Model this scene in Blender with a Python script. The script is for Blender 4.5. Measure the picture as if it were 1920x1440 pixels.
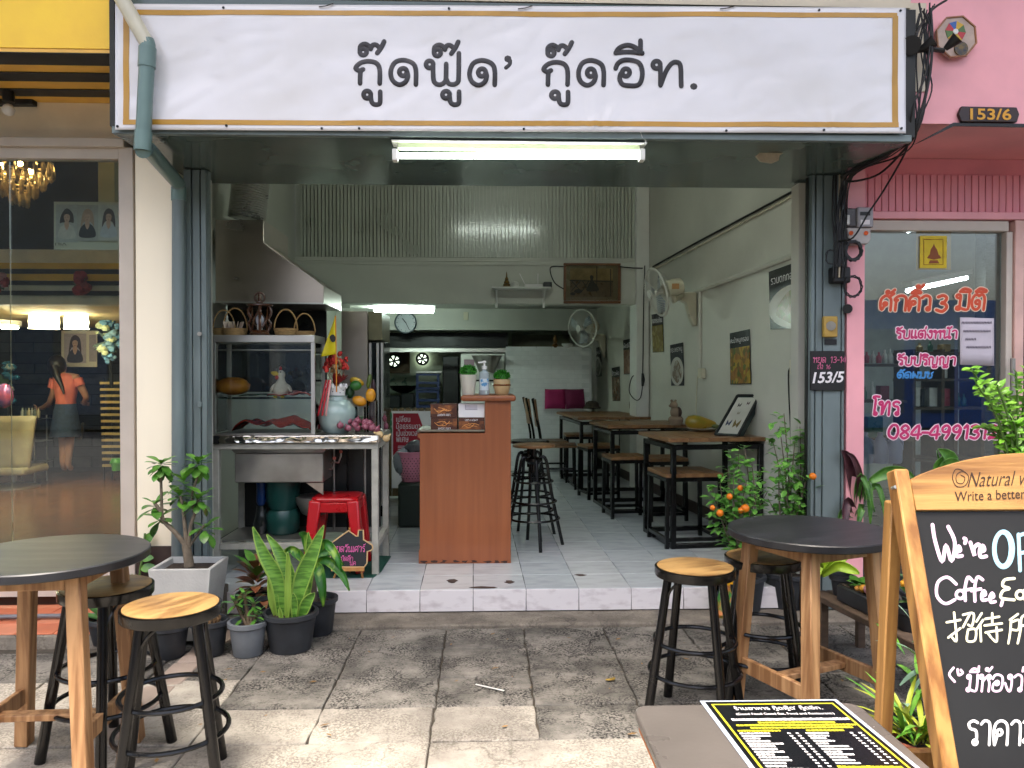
import bpy, math, random
from math import sin, cos, pi, radians, sqrt, atan2
from mathutils import Vector as V, Matrix as M, noise as NZ
random.seed(7)
S = bpy.context.scene; COL = S.collection
for o in list(bpy.data.objects): bpy.data.objects.remove(o)
rnd = random.uniform
# ------------------------------------------------------------------ camera, sky, sun, exposure
FPX = 1450.0; CH = 1.36; YAW = radians(2.0); PIT = radians(0.71)
cd = bpy.data.cameras.new('camera'); cam = bpy.data.objects.new('camera', cd); COL.objects.link(cam)
cam.location = (0, 0, CH); cam.rotation_euler = (pi/2 - PIT, 0, -YAW)
cd.sensor_width = 36; cd.lens = FPX/1920*36; cd.clip_start = .05; cd.clip_end = 800
S.camera = cam
CR = cam.rotation_euler.to_matrix()
SUN_EL, SUN_AZ = radians(75), radians(196)      # azimuth clockwise from +Y (the view direction)
W = bpy.data.worlds.new('World'); S.world = W; W.use_nodes = True
nt = W.node_tree; nt.nodes.clear()
sky = nt.nodes.new('ShaderNodeTexSky'); sky.sky_type = 'NISHITA'; sky.sun_disc = False
sky.sun_elevation = SUN_EL; sky.sun_rotation = SUN_AZ; sky.air_density = 1.0; sky.dust_density = 8.0; sky.ozone_density = 1.0
bg = nt.nodes.new('ShaderNodeBackground'); bg.inputs[1].default_value = .15
wo = nt.nodes.new('ShaderNodeOutputWorld'); nt.links.new(sky.outputs[0], bg.inputs[0]); nt.links.new(bg.outputs[0], wo.inputs[0])
sl = bpy.data.lights.new('sun', 'SUN'); sl.energy = 2.0; sl.angle = radians(13); sl.color = (1, .94, .85)
so = bpy.data.objects.new('sun', sl); COL.objects.link(so)
sd = V((sin(SUN_AZ)*cos(SUN_EL), cos(SUN_AZ)*cos(SUN_EL), sin(SUN_EL)))
so.rotation_euler = sd.to_track_quat('Z', 'Y').to_euler(); so.location = (0, -3, 9)
S.view_settings.view_transform = 'Standard'; S.view_settings.look = 'None'
S.view_settings.gamma = 1; S.view_settings.exposure = 1.72; S.view_settings.use_curve_mapping = False
S.render.engine = 'CYCLES'; S.cycles.use_denoising = True; S.cycles.max_bounces = 8; S.cycles.glossy_bounces = 3; S.cycles.transmission_bounces = 5; S.cycles.caustics_reflective = False; S.cycles.caustics_refractive = False; S.cycles.use_adaptive_sampling = True; S.cycles.adaptive_threshold = .03
S.cycles.diffuse_bounces = 4; S.cycles.transparent_max_bounces = 24; S.cycles.sample_clamp_indirect = 6
# ------------------------------------------------------------------ where a picture point lies in the place
def ray(px, py): return CR @ V(((px-960)/FPX, (720-py)/FPX, -1))
def at(px, py, Y):
    d = ray(px, py); t = Y/d.y; return V((d.x*t, Y, CH+d.z*t))
def gr(px, py, z=0):
    d = ray(px, py); t = (z-CH)/d.z; return V((d.x*t, d.y*t, z))
WA, WB = 2.4735, -.095                         # the slanting right party wall: x = WA + WB*y
def rw(px, py, off=0):
    d = ray(px, py); t = (WA-off)/(d.x-WB*d.y); return V((d.x*t, d.y*t, CH+d.z*t))
WN = V((-1, WB, 0)).normalized(); WU = V((WB, 1, 0)).normalized()
# ------------------------------------------------------------------ materials
MATS = {}
def h(s):
    s = s.lstrip('#'); c = [int(s[i:i+2], 16)/255 for i in (0, 2, 4)]
    return tuple(x/12.92 if x <= .04045 else ((x+.055)/1.055)**2.4 for x in c)
def mul(c, k): return tuple(min(1, x*k) for x in c)
def mat(name, col, rough=.5, metal=0, var=.12, scale=6, bump=.0, bscale=80, spec=.5, stretch=(1, 1, 1), col2=None, ramp=(.35, .65), detail=5, emit=0, alpha=1, trans=0, rvar=.12, coat=0, sss=0):
    if name in MATS: return MATS[name]
    m = bpy.data.materials.new(name); m.use_nodes = True; MATS[name] = m
    n = m.node_tree.nodes; L = m.node_tree.links; b = n['Principled BSDF']
    c1 = h(col) if isinstance(col, str) else col
    c2 = (h(col2) if isinstance(col2, str) else col2) if col2 else None
    tc = n.new('ShaderNodeTexCoord'); mp = n.new('ShaderNodeMapping'); mp.inputs['Scale'].default_value = stretch
    L.new(tc.outputs['Object'], mp.inputs[0])
    oi = n.new('ShaderNodeObjectInfo'); om = n.new('ShaderNodeMath'); om.operation = 'MULTIPLY'; om.inputs[1].default_value = 9.0; L.new(oi.outputs['Random'], om.inputs[0]); L.new(om.outputs[0], mp.inputs['Location'])
    nz = n.new('ShaderNodeTexNoise'); nz.inputs['Scale'].default_value = scale; nz.inputs['Detail'].default_value = detail
    L.new(mp.outputs[0], nz.inputs[0])
    rp = n.new('ShaderNodeValToRGB'); e = rp.color_ramp.elements
    e[0].position, e[1].position = ramp
    if c2: e[0].color = (*c1, 1); e[1].color = (*c2, 1)
    else: e[0].color = (*mul(c1, 1-var), 1); e[1].color = (*mul(c1, 1+var*.7), 1)
    L.new(nz.outputs[0], rp.inputs[0]); L.new(rp.outputs[0], b.inputs['Base Color'])
    mr = n.new('ShaderNodeMapRange'); mr.inputs[3].default_value = max(.02, rough-rvar); mr.inputs[4].default_value = min(1, rough+rvar)
    L.new(nz.outputs[0], mr.inputs[0]); L.new(mr.outputs[0], b.inputs['Roughness'])
    b.inputs['Metallic'].default_value = metal; b.inputs['Specular IOR Level'].default_value = spec
    if coat: b.inputs['Coat Weight'].default_value = coat; b.inputs['Coat Roughness'].default_value = .12
    if trans: b.inputs['Transmission Weight'].default_value = trans
    if sss: b.inputs['Subsurface Weight'].default_value = sss; b.inputs['Subsurface Radius'].default_value = (.02, .02, .008)
    if emit: L.new(rp.outputs[0], b.inputs['Emission Color']); b.inputs['Emission Strength'].default_value = emit
    if bump:
        n2 = n.new('ShaderNodeTexNoise'); n2.inputs['Scale'].default_value = bscale; n2.inputs['Detail'].default_value = 6
        L.new(mp.outputs[0], n2.inputs[0])
        bp = n.new('ShaderNodeBump'); bp.inputs['Strength'].default_value = bump; bp.inputs['Distance'].default_value = .01
        L.new(n2.outputs[0], bp.inputs['Height']); L.new(bp.outputs[0], b.inputs['Normal'])
    return m
def wood(name, c1, c2, axis=2, rough=.5, k=14, coat=0, bump=.15):
    st = [k, k, k]; st[axis] = .9
    m = mat(name, c1, rough, col2=c2, scale=1.6, stretch=st, ramp=(.3, .72), detail=7, bump=bump, bscale=6, coat=coat)
    return m
def glass(name, tint='#f4fbf8', refl=1.0, rough=.0, ior=1.5, alpha_k=1.0):
    if name in MATS: return MATS[name]
    m = bpy.data.materials.new(name); m.use_nodes = True; MATS[name] = m
    n = m.node_tree.nodes; L = m.node_tree.links; n.clear()
    o = n.new('ShaderNodeOutputMaterial'); mx = n.new('ShaderNodeMixShader')
    tr = n.new('ShaderNodeBsdfTransparent'); tr.inputs[0].default_value = (*h(tint), 1)
    gl = n.new('ShaderNodeBsdfGlossy'); gl.inputs['Roughness'].default_value = rough; gl.inputs[0].default_value = (1, 1, 1, 1)
    fr = n.new('ShaderNodeFresnel'); fr.inputs[0].default_value = ior
    ml = n.new('ShaderNodeMath'); ml.operation = 'MULTIPLY'; ml.inputs[1].default_value = refl; ml.use_clamp = True
    L.new(fr.outputs[0], ml.inputs[0]); L.new(ml.outputs[0], mx.inputs[0]); L.new(tr.outputs[0], mx.inputs[1]); L.new(gl.outputs[0], mx.inputs[2]); L.new(mx.outputs[0], o.inputs[0])
    return m
def emis(name, col, k):
    if name in MATS: return MATS[name]
    m = bpy.data.materials.new(name); m.use_nodes = True; MATS[name] = m
    b = m.node_tree.nodes['Principled BSDF']; c = h(col)
    b.inputs['Base Color'].default_value = (*c, 1); b.inputs['Emission Color'].default_value = (*c, 1); b.inputs['Emission Strength'].default_value = k
    return m
# ------------------------------------------------------------------ mesh collector
class MB:
    def __init__(s): s.v = []; s.f = []
    def add(s, vs, fs):
        k = len(s.v); s.v += [tuple(p) for p in vs]; s.f += [tuple(i+k for i in f) for f in fs]; return s
    BF = [(0, 3, 2, 1), (4, 5, 6, 7), (0, 1, 5, 4), (1, 2, 6, 5), (2, 3, 7, 6), (3, 0, 4, 7)]
    def box(s, x0, x1, y0, y1, z0, z1):
        x0, x1 = min(x0, x1), max(x0, x1); y0, y1 = min(y0, y1), max(y0, y1); z0, z1 = min(z0, z1), max(z0, z1)
        return s.add([(x0, y0, z0), (x1, y0, z0), (x1, y1, z0), (x0, y1, z0), (x0, y0, z1), (x1, y0, z1), (x1, y1, z1), (x0, y1, z1)], s.BF)
    def obox(s, c, sz, R=None):
        R = R or M.Identity(3); c = V(c); a, b, d = [k/2 for k in sz]
        return s.add([c+R@V(p) for p in ((-a, -b, -d), (a, -b, -d), (a, b, -d), (-a, b, -d), (-a, -b, d), (a, -b, d), (a, b, d), (-a, b, d))], s.BF)
    def bar(s, p, q, w, t, up=(0, 0, 1), w2=None, t2=None):
        p, q = V(p), V(q); d = (q-p).normalized(); up = V(up)
        if abs(d.dot(up)) > .98: up = V((0, 1, 0))
        a = d.cross(up).normalized(); b = a.cross(d).normalized(); w2 = w2 or w; t2 = t2 or t
        pts = [p-a*w/2-b*t/2, p+a*w/2-b*t/2, p+a*w/2+b*t/2, p-a*w/2+b*t/2, q-a*w2/2-b*t2/2, q+a*w2/2-b*t2/2, q+a*w2/2+b*t2/2, q-a*w2/2+b*t2/2]
        return s.add(pts, s.BF)
    def pbox(s, x0, y0, x1, y1, Y, d):              # a box whose face at depth Y is the given picture rectangle
        a = at(x0, y0, Y); b = at(x1, y1, Y); return s.box(a.x, b.x, Y, Y+d, b.z, a.z)
    def tube(s, pts, r, n=6, closed=False, cap=True):
        pts = [V(p) for p in pts]; N = len(pts)
        rs = r if isinstance(r, (list, tuple)) else [r]*N
        rings = []; a = None
        for i, p in enumerate(pts):
            if closed: d = pts[(i+1) % N]-pts[i-1]
            else: d = pts[min(i+1, N-1)]-pts[max(i-1, 0)]
            d = d.normalized() if d.length > 1e-9 else V((0, 0, 1))
            if a is None:
                u = V((0, 0, 1)) if abs(d.z) < .9 else V((1, 0, 0)); a = d.cross(u).normalized()
            else:
                a = (a-d*a.dot(d)); a = a.normalized() if a.length > 1e-6 else d.orthogonal().normalized()
            b = d.cross(a)
            rings.append([p+(a*cos(2*pi*k/n)+b*sin(2*pi*k/n))*rs[i] for k in range(n)])
        k0 = len(s.v); s.v += [tuple(p) for R in rings for p in R]
        m = N if closed else N-1
        for i in range(m):
            j = (i+1) % N
            for k in range(n):
                l = (k+1) % n; s.f.append((k0+i*n+k, k0+i*n+l, k0+j*n+l, k0+j*n+k))
        if cap and not closed:
            s.f.append(tuple(k0+k for k in reversed(range(n)))); s.f.append(tuple(k0+(N-1)*n+k for k in range(n)))
        return s
    def cyl(s, p, q, r, r2=None, n=14): return s.tube([p, q], [r, r if r2 is None else r2], n)
    def lathe(s, prof, o=(0, 0, 0), n=20, R=None):
        R = R or M.Identity(3); o = V(o); k0 = len(s.v)
        for r, z in prof:
            for k in range(n): s.v.append(tuple(o+R@V((max(r, 1e-4)*cos(2*pi*k/n), max(r, 1e-4)*sin(2*pi*k/n), z))))
        for i in range(len(prof)-1):
            for k in range(n):
                l = (k+1) % n; s.f.append((k0+i*n+k, k0+i*n+l, k0+(i+1)*n+l, k0+(i+1)*n+k))
        s.f.append(tuple(k0+k for k in reversed(range(n)))); e = k0+(len(prof)-1)*n; s.f.append(tuple(e+k for k in range(n)))
        return s
    def ell(s, c, r, n=12, m=8, R=None, jit=0):
        r = r if isinstance(r, (tuple, list)) else (r, r, r); R = R or M.Identity(3); c = V(c); k0 = len(s.v)
        for i in range(m+1):
            t = pi*i/m
            for k in range(n):
                a = 2*pi*k/n; j = 1+(rnd(-jit, jit) if 0 < i < m else 0); e = max(sin(t), 1e-3)
                s.v.append(tuple(c+R@V((r[0]*e*cos(a)*j, r[1]*e*sin(a)*j, -r[2]*cos(t)*j))))
        for i in range(m):
            for k in range(n):
                l = (k+1) % n; s.f.append((k0+i*n+k, k0+i*n+l, k0+(i+1)*n+l, k0+(i+1)*n+k))
        return s
    def prism(s, pts, d):                             # polygon swept by the vector d
        pts = [V(p) for p in pts]; d = V(d); n = len(pts)
        return s.add(pts+[p+d for p in pts], [tuple(range(n)), tuple(reversed(range(n, 2*n)))]+[(i, i+n, (i+1) % n+n, (i+1) % n) for i in range(n)])
    def poly(s, pts): return s.add(pts, [tuple(range(len(pts)))])
    def grid(s, fn, nu, nv):
        k0 = len(s.v)
        for j in range(nv+1):
            for i in range(nu+1): s.v.append(tuple(fn(i/nu, j/nv)))
        for j in range(nv):
            for i in range(nu):
                a = k0+j*(nu+1)+i; s.f.append((a, a+1, a+nu+2, a+nu+1))
        return s
    def mesh(s, name, m, ang=38):
        me = bpy.data.meshes.new(name); me.from_pydata(s.v, [], s.f); me.update()
        if m: me.materials.append(m)
        me.shade_smooth(); me.set_sharp_from_angle(angle=radians(ang)); return me
    def build(s, name, m, parent=None, bevel=0, seg=1, ang=38, kind=None, label=None, cat=None, group=None, solid=0):
        return obj(name, s.mesh(name, m, ang), parent, bevel, seg, kind, label, cat, group, solid)
LOC0 = {}
def tag(o, label=None, cat=None, group=None, kind=None):
    for k, x in (('label', label), ('category', cat), ('group', group), ('kind', kind)):
        if x: o[k] = x
    return o
def obj(name, me, parent=None, bevel=0, seg=1, kind=None, label=None, cat=None, group=None, solid=0):
    o = bpy.data.objects.new(name, me); COL.objects.link(o)
    if parent:
        o.parent = parent; p = parent; off = V((0, 0, 0))
        if p.name in LOC0: off = LOC0[p.name]
        o.matrix_parent_inverse = M.Translation(-off)
    if solid:
        md = o.modifiers.new('solid', 'SOLIDIFY'); md.thickness = solid; md.offset = 0
    if bevel:
        md = o.modifiers.new('bevel', 'BEVEL'); md.width = bevel; md.segments = seg; md.limit_method = 'ANGLE'; md.angle_limit = radians(40)
    return tag(o, label, cat, group, kind)
def thing(name, label, cat, loc=(0, 0, 0), group=None, kind=None):
    o = bpy.data.objects.new(name, None); COL.objects.link(o); o.location = loc; o.empty_display_size = .1
    LOC0[o.name] = V(loc); return tag(o, label, cat, group, kind)
def dup(root, loc, rotz, label, group=None, scale=1):
    def cp(o, par):
        c = o.copy(); COL.objects.link(c)
        if par: c.parent = par
        for ch in KIDS.get(o.name, []): cp(ch, c)
        return c
    KIDS = {}
    for o in bpy.data.objects:
        if o.parent: KIDS.setdefault(o.parent.name, []).append(o)
    r = cp(root, None); r.location = loc; r.rotation_euler = (0, 0, rotz); r.scale = (scale,)*3
    r['label'] = label
    if group: r['group'] = group
    LOC0[r.name] = V(loc); return r
def put(o, loc, rotz=0): o.location = loc; o.rotation_euler = (0, 0, rotz); return o
Rz = lambda a: M.Rotation(a, 3, 'Z')
Rx = lambda a: M.Rotation(a, 3, 'X')
Ry = lambda a: M.Rotation(a, 3, 'Y')
# ------------------------------------------------------------------ lettering
def smooth(pts, k=5, closed=False):
    if len(pts) < 3: return [tuple(p) for p in pts]
    P = [V(p) for p in pts]; out = []; n = len(P)
    rng = range(n) if closed else range(n-1)
    for i in rng:
        a = P[(i-1) % n] if (closed or i > 0) else P[i]; b = P[i]; c = P[(i+1) % n]; d = P[(i+2) % n] if (closed or i < n-2) else c
        for j in range(k):
            t = j/k; out.append(tuple(.5*(2*b+(c-a)*t+(2*a-5*b+4*c-d)*t*t+(3*b-a-3*c+d)*t**3)))
    if not closed: out.append(tuple(P[-1]))
    return out
def circ(x, y, r, n=10, ry=None): return [(x+r*cos(2*pi*i/n+.4), y+(ry or r)*sin(2*pi*i/n+.4)) for i in range(n+1)]
_lay = [0]
def ribbon(mb, pts, w, fn, nrm, lift=.0012):
    """one brush stroke: a low domed ribbon of width w (picture units) on the surface fn(x, y)"""
    pts = [V((p[0], p[1])) for p in pts]
    q = [pts[0]]
    for p in pts[1:]:
        if (p-q[-1]).length > 1e-4: q.append(p)
    pts = q; n = len(pts); _lay[0] = (_lay[0]+1) % 40; e = _lay[0]*.00002
    if n < 2: return
    L, C, Rr = [], [], []
    for i, p in enumerate(pts):
        d = (pts[min(i+1, n-1)]-pts[max(i-1, 0)])
        d = d.normalized() if d.length > 1e-6 else V((1, 0)); s_ = V((-d.y, d.x))*w/2
        L.append(p+s_); Rr.append(p-s_); C.append(p)
    nv = V(nrm); N3 = lambda p, l: fn(p.x, p.y)+nv*l
    k0 = len(mb.v)
    for i in range(n):
        mb.v += [tuple(N3(L[i], .0003+e)), tuple(N3(C[i], lift+e)), tuple(N3(Rr[i], .0003+e))]
    for i in range(n-1):
        a = k0+3*i; mb.f += [(a, a+1, a+4, a+3), (a+1, a+2, a+5, a+4)]
    for end, sg in ((0, -1), (n-1, 1)):
        d = (pts[1]-pts[0]) if end == 0 else (pts[-1]-pts[-2]); a0 = atan2(d.y, d.x)+(pi if end == 0 else 0); cpt = C[end]; b0 = len(mb.v)
        for j in range(5):
            a = a0-pi/2+pi*j/4; mb.v.append(tuple(N3(cpt+V((cos(a), sin(a)))*w/2, .0003+e)))
        for j in range(4): mb.f.append((k0+3*end+1, b0+j, b0+j+1))
O = lambda x, y, r: circ(x, y, r)
TH = {
'ก': (8, [[(1, 0), (1, 6), (2, 7)], [(1, 6.3), (0, 7.5), (2, 9.6), (4.5, 10), (6.5, 8.8), (7, 6.5), (7, 0)]]),
'ค': (8.2, [[(1.2, 0), (.6, 5), (1.5, 8.8), (4, 10), (6.3, 8.8), (7, 6), (7, 0)], O(3.3, 5.2, 1.2), [(1.2, 0), (2.4, 4.4)]]),
'ง': (6.2, [O(3.4, 8.7, 1.2), [(4.5, 8.7), (4.8, 4), (4.2, .2), (2.5, 1), (.5, 5)]]),
'ช': (8, [O(1.2, 8.8, 1.1), [(2.2, 9), (3, 7), (2, 5), (2.2, 1), (4, 0), (6, 1), (6.4, 5), (5.5, 7), (7.5, 9.6)]]),
'ญ': (10, [[(0, 7), (1.5, 9.8), (3.5, 9.5), (4.2, 7.5), (4.2, 1), (6, 0), (8, 1), (8, 10)], [(.9, 6.5), (1.2, 0)], O(5.4, -2.5, .9), [(6.2, -2.2), (7.4, -3.4), (8.4, -2)]]),
'ด': (8.4, [[(7, 0), (7, 6.5), (6.2, 9), (3.8, 10), (1.2, 8.6), (.3, 5.5), (1, 1.8), (2.8, .2), (4.4, 1.6), (4.6, 4)], O(3.4, 5, 1.2)]),
'ต': (8.4, [[(7, 0), (7, 6.5), (6.2, 9.3), (5, 10), (3.8, 9), (2.6, 10), (1, 8.6), (.3, 5.5), (1, 1.8), (2.8, .2), (4.4, 1.6), (4.6, 4)], O(3.4, 5, 1.2)]),
'ท': (8.6, [O(1.2, 8.8, 1.1), [(2.3, 8.8), (2.4, 0), (3.8, 6), (5.5, 9.8), (7, 8.5), (7.2, 0)]]),
'น': (9, [O(1.2, 8.8, 1.1), [(2.3, 8.8), (2.3, .3), (4.5, 1.4), (6.4, 1.6)], O(7.2, 1, 1), [(6.5, 2), (6.5, 10)]]),
'บ': (8.2, [O(1.2, 8.8, 1.1), [(2.3, 8.8), (2.3, .5), (6.8, .5), (6.8, 10)]]),
'ป': (8.2, [O(1.2, 8.8, 1.1), [(2.3, 8.8), (2.3, .5), (6.8, .5), (6.8, 14)]]),
'ผ': (7.8, [O(2.6, 5.5, 1.1), [(1.2, 10), (.9, 0), (3.6, 5), (6.2, 0), (6.5, 10)]]),
'ม': (8.2, [O(1.2, 8.8, 1.1), [(2.3, 8.8), (2.3, 2)], O(1.6, 1.1, 1), [(2.5, 1.2), (6.8, .6), (6.8, 10)]]),
'ย': (8, [[(4, 9), (2, 10), (1, 8), (3, 6.5), (1, 4), (1.2, .8), (6.6, .5), (6.8, 10)]]),
'ร': (6.2, [[(5, 9.2), (3, 10), (1, 8.8), (1.8, 6.8), (4.2, 6), (4.8, 4), (4.8, 2)], O(4.2, 1.1, 1)]),
'ว': (6.6, [[(0, 8.5), (2, 10), (4.6, 9), (5.2, 5.5), (5.2, 2)], O(4.4, 1.1, 1)]),
'ส': (8.6, [[(7.8, 11.5), (5.5, 9.6), (3, 10), (.6, 7.5), (.4, 3.5), (1.4, .5), (3, 3.6)], O(3.2, 4.4, 1), [(5, 9.3), (6.5, 7), (6.8, 0)]]),
'ห': (8.4, [O(1.2, 8.8, 1.1), [(2.3, 8.8), (2.3, 0)], [(2.3, 6), (5, 9), (6.4, 9.8)], O(6.2, 8.6, 1.1), [(5.6, 7.6), (6.8, 5), (6.8, 0)]]),
'อ': (8.2, [O(3.4, 5, 1.2), [(.3, 7.5), (1.5, 9.6), (4, 10), (6.5, 8.6), (7, 5), (6.2, 1), (3.5, 0), (1, 1), (1, 4), (2.3, 5.6)]]),
'ถ': (8, [[(7, 0), (7, 6.5), (6.2, 9), (3.8, 10), (1, 8), (2.2, 6.2), (1.2, 4), (1.4, 2)], O(2.2, 1.1, 1)]),
'า': (5.8, [[(.5, 8.6), (2, 10), (4, 9.4), (4.6, 7), (4.6, 0)]]),
'เ': (3.6, [[(1, 10), (1, 1.6)], O(1.9, 1, .9)]),
'แ': (7, [[(1, 10), (1, 1.6)], O(1.9, 1, .9), [(4.4, 10), (4.4, 1.6)], O(5.3, 1, .9)]),
'โ': (4.4, [[(4, 13.6), (1, 14), (0, 12.8), (1.6, 11.5), (1.6, 1.6)], O(2.5, 1, .9)]),
'ั': (0, [O(-4.6, 12.4, .8), [(-4, 12), (-2.6, 12), (-.6, 14)]]),
'ิ': (0, [[(-6.5, 11.8), (-4.6, 13.6), (-2.2, 13.2), (-1, 11.8), (-6.5, 11.8)]]),
'ี': (0, [[(-6.5, 11.8), (-4.6, 13.6), (-2.2, 13.2), (-1, 11.8), (-6.5, 11.8)], [(-1.1, 11.8), (-1.1, 15)]]),
'้': (0, [O(-4, 13.2, .7), [(-3.3, 13.4), (-2.8, 12), (-.8, 14.6)]]),
'H': (0, [O(-3, 16.2, .7), [(-2.3, 16.4), (-1.8, 15), (.2, 17.4)]]),
'่': (0, [[(-1.6, 12), (-1.3, 14.4)]]),
'ุ': (0, [O(-2.2, -2, .7), [(-1.5, -1.8), (-1.3, -4.4)]]),
'์': (0, [[(-4, 12), (-3, 13.6), (-2.2, 12.4), (-.8, 14.8)]]),
'0': (7.6, [[(4, 0), (1.2, 2), (.6, 6), (2.6, 10), (5.4, 9.6), (6.6, 5), (5.6, 1), (4, 0)]]),
'1': (4.6, [[(1, 8), (3, 10), (3, 0)]]),
'2': (7, [[(.8, 8), (3, 10), (5.5, 8.6), (5, 5.5), (.8, 0), (3, .6), (6.2, 0)]]),
'3': (7, [[(1, 9), (3.5, 10), (5.5, 8.5), (4.5, 6), (2.8, 5.3), (5, 4.6), (6, 2.5), (4, 0), (.8, 1)]]),
'4': (7.4, [[(5, 0), (5, 10), (.5, 3.2), (6.8, 3.2)]]),
'6': (7, [[(5, 10), (2, 7), (.8, 3), (3, 0), (5.6, 2), (5, 5), (1.4, 4.6)]]),
'8': (7, [[(3.3, 5.2), (1, 7.5), (3.3, 10), (5.6, 7.5), (3.3, 5.2), (.8, 2.5), (3.3, 0), (5.8, 2.5), (3.3, 5.2)]]),
'9': (7, [[(5.5, 8), (3.5, 10), (1, 8), (1.5, 5.4), (4, 5), (5.5, 8), (5.4, 4), (3.6, 0)]]),
'-': (4.6, [[(.3, 4.5), (4, 4.5)]]), ' ': (4, []),
}
def write(mb, s, x, y, u, w, fn, nrm, slant=0, sx=1, lift=.0012, rise=0):
    """hand lettering: baseline start (x, y) in picture units, u units per tenth of letter height"""
    for ch in s:
        if ch not in TH: continue
        adv, st = TH[ch]
        for pl in st:
            pts = [(x+(p[0]*sx+p[1]*slant)*u, y-p[1]*u-(x+p[0]*u)*0+0) for p in pl]
            ribbon(mb, smooth(pts, 4), w, fn, nrm, lift)
        x += adv*u*sx; y -= rise*adv*u
    return x
def strokes(name, lines, w, fn, nrm, m, parent, lift=.0012, kk=5, **kw):
    mb = MB()
    for l in lines: ribbon(mb, smooth(l, kk) if len(l) > 2 else l, w, fn, nrm, lift)
    return mb.build(name, m, parent, **kw)
def text(name, body, BL, BR, TL, m, parent, offset=0, lift=.0015, shear=0, keep=False, **kw):
    """printed lettering fitted into the parallelogram BL-BR-TL"""
    c = bpy.data.curves.new('lettering', 'FONT'); c.body = body; c.offset = offset; c.shear = shear; c.resolution_u = 3
    o = bpy.data.objects.new('lettering', c); COL.objects.link(o); bpy.context.view_layer.update()
    me = bpy.data.meshes.new_from_object(o.evaluated_get(bpy.context.evaluated_depsgraph_get()))
    bpy.data.objects.remove(o); bpy.data.curves.remove(c)
    xs = [v.co.x for v in me.vertices]; ys = [v.co.y for v in me.vertices]
    if not xs: return None
    x0, x1, y0, y1 = min(xs), max(xs), min(ys), max(ys)
    BL, BR, TL = V(BL), V(BR), V(TL); ux = BR-BL; uy = TL-BL; n = ux.cross(uy).normalized()
    if keep:
        r = (x1-x0)/(y1-y0)*uy.length/ux.length
        if r < 1: ux = ux*r
    for v in me.vertices: v.co = BL+ux*((v.co.x-x0)/(x1-x0))+uy*((v.co.y-y0)/(y1-y0))+n*lift
    me.materials.clear(); me.materials.append(m); me.name = name
    return obj(name, me, parent, **kw)
# ------------------------------------------------------------------ palette
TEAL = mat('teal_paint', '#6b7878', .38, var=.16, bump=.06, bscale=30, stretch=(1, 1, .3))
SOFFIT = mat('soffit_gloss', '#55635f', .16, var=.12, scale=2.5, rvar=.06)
CREAMP = mat('cream_paint', '#faf0d6', .55, var=.05, scale=3, stretch=(1, 1, .25), bump=.05)
BEIGE = mat('beige_paint', '#d6cbb4', .6, var=.07, scale=5, bump=.06)
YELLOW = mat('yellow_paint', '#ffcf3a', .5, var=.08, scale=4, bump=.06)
PINK = mat('pink_paint', '#f2abb2', .5, var=.10, scale=2.5, bump=.05)
PINKD = mat('pink_boards', '#e596a1', .5, var=.08, scale=4, bump=.05)
BLACK = mat('black_paint', '#161615', .45, var=.2)
DARK = mat('charcoal_paint', '#232523', .6, var=.2)
WALLG = mat('grey_wall_paint', '#c3c4ba', .55, var=.09, scale=1.6, bump=.04, bscale=40)
WALLR = mat('grey_wall_paint_old', '#c6c5ba', .5, var=.12, scale=1.3, bump=.05, bscale=25)
WHITEP = mat('white_gloss_paint', '#dcdcd6', .4, var=.05)
PLASTIC = mat('ivory_plastic', '#cfc9b2', .3, var=.04)
SKIRT = mat('skirting_brown', '#3a2b27', .5)
ALU = mat('aluminium', '#c4c2bd', .34, metal=.85, var=.05)
IVFRAME = mat('ivory_window_frame', '#c6bdb0', .45, var=.06)
STEEL = mat('brushed_steel', '#bdb2a8', .3, metal=.92, var=.10, scale=1.6, stretch=(1.2, 1.2, 2.2), rvar=.08)
STEELD = mat('dull_steel', '#aaa7a0', .36, metal=.85, var=.2, scale=5, rvar=.12)
BLKMET = mat('black_metal', '#060607', .24, var=.25, scale=14, rvar=.1, spec=.45)
BLKMAT = mat('black_satin_metal', '#101112', .5, var=.2)
BLKPL = mat('black_plastic', '#131416', .42, var=.15)
POTPL = mat('dusty_black_pot', '#2a2d31', .55, var=.25, scale=14, bump=.06)
POTGR = mat('grey_pot', '#71767a', .5, var=.16, scale=10)
SOIL = mat('potting_soil', '#3b3026', .95, var=.5, scale=60, bump=.9, bscale=120)
GLASS = glass('window_glass', refl=1.9)
GLASSC = glass('case_glass', refl=1.2, tint='#fafdfb')
CABLE = mat('black_cable', '#0c0c0c', .5)
GOLD = mat('gold_print', '#b98c34', .35, var=.06)
INK = mat('black_print', '#1d1516', .3, var=.06)
WHITEINK = mat('white_print', '#e9e6e6', .5, var=.03)
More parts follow.
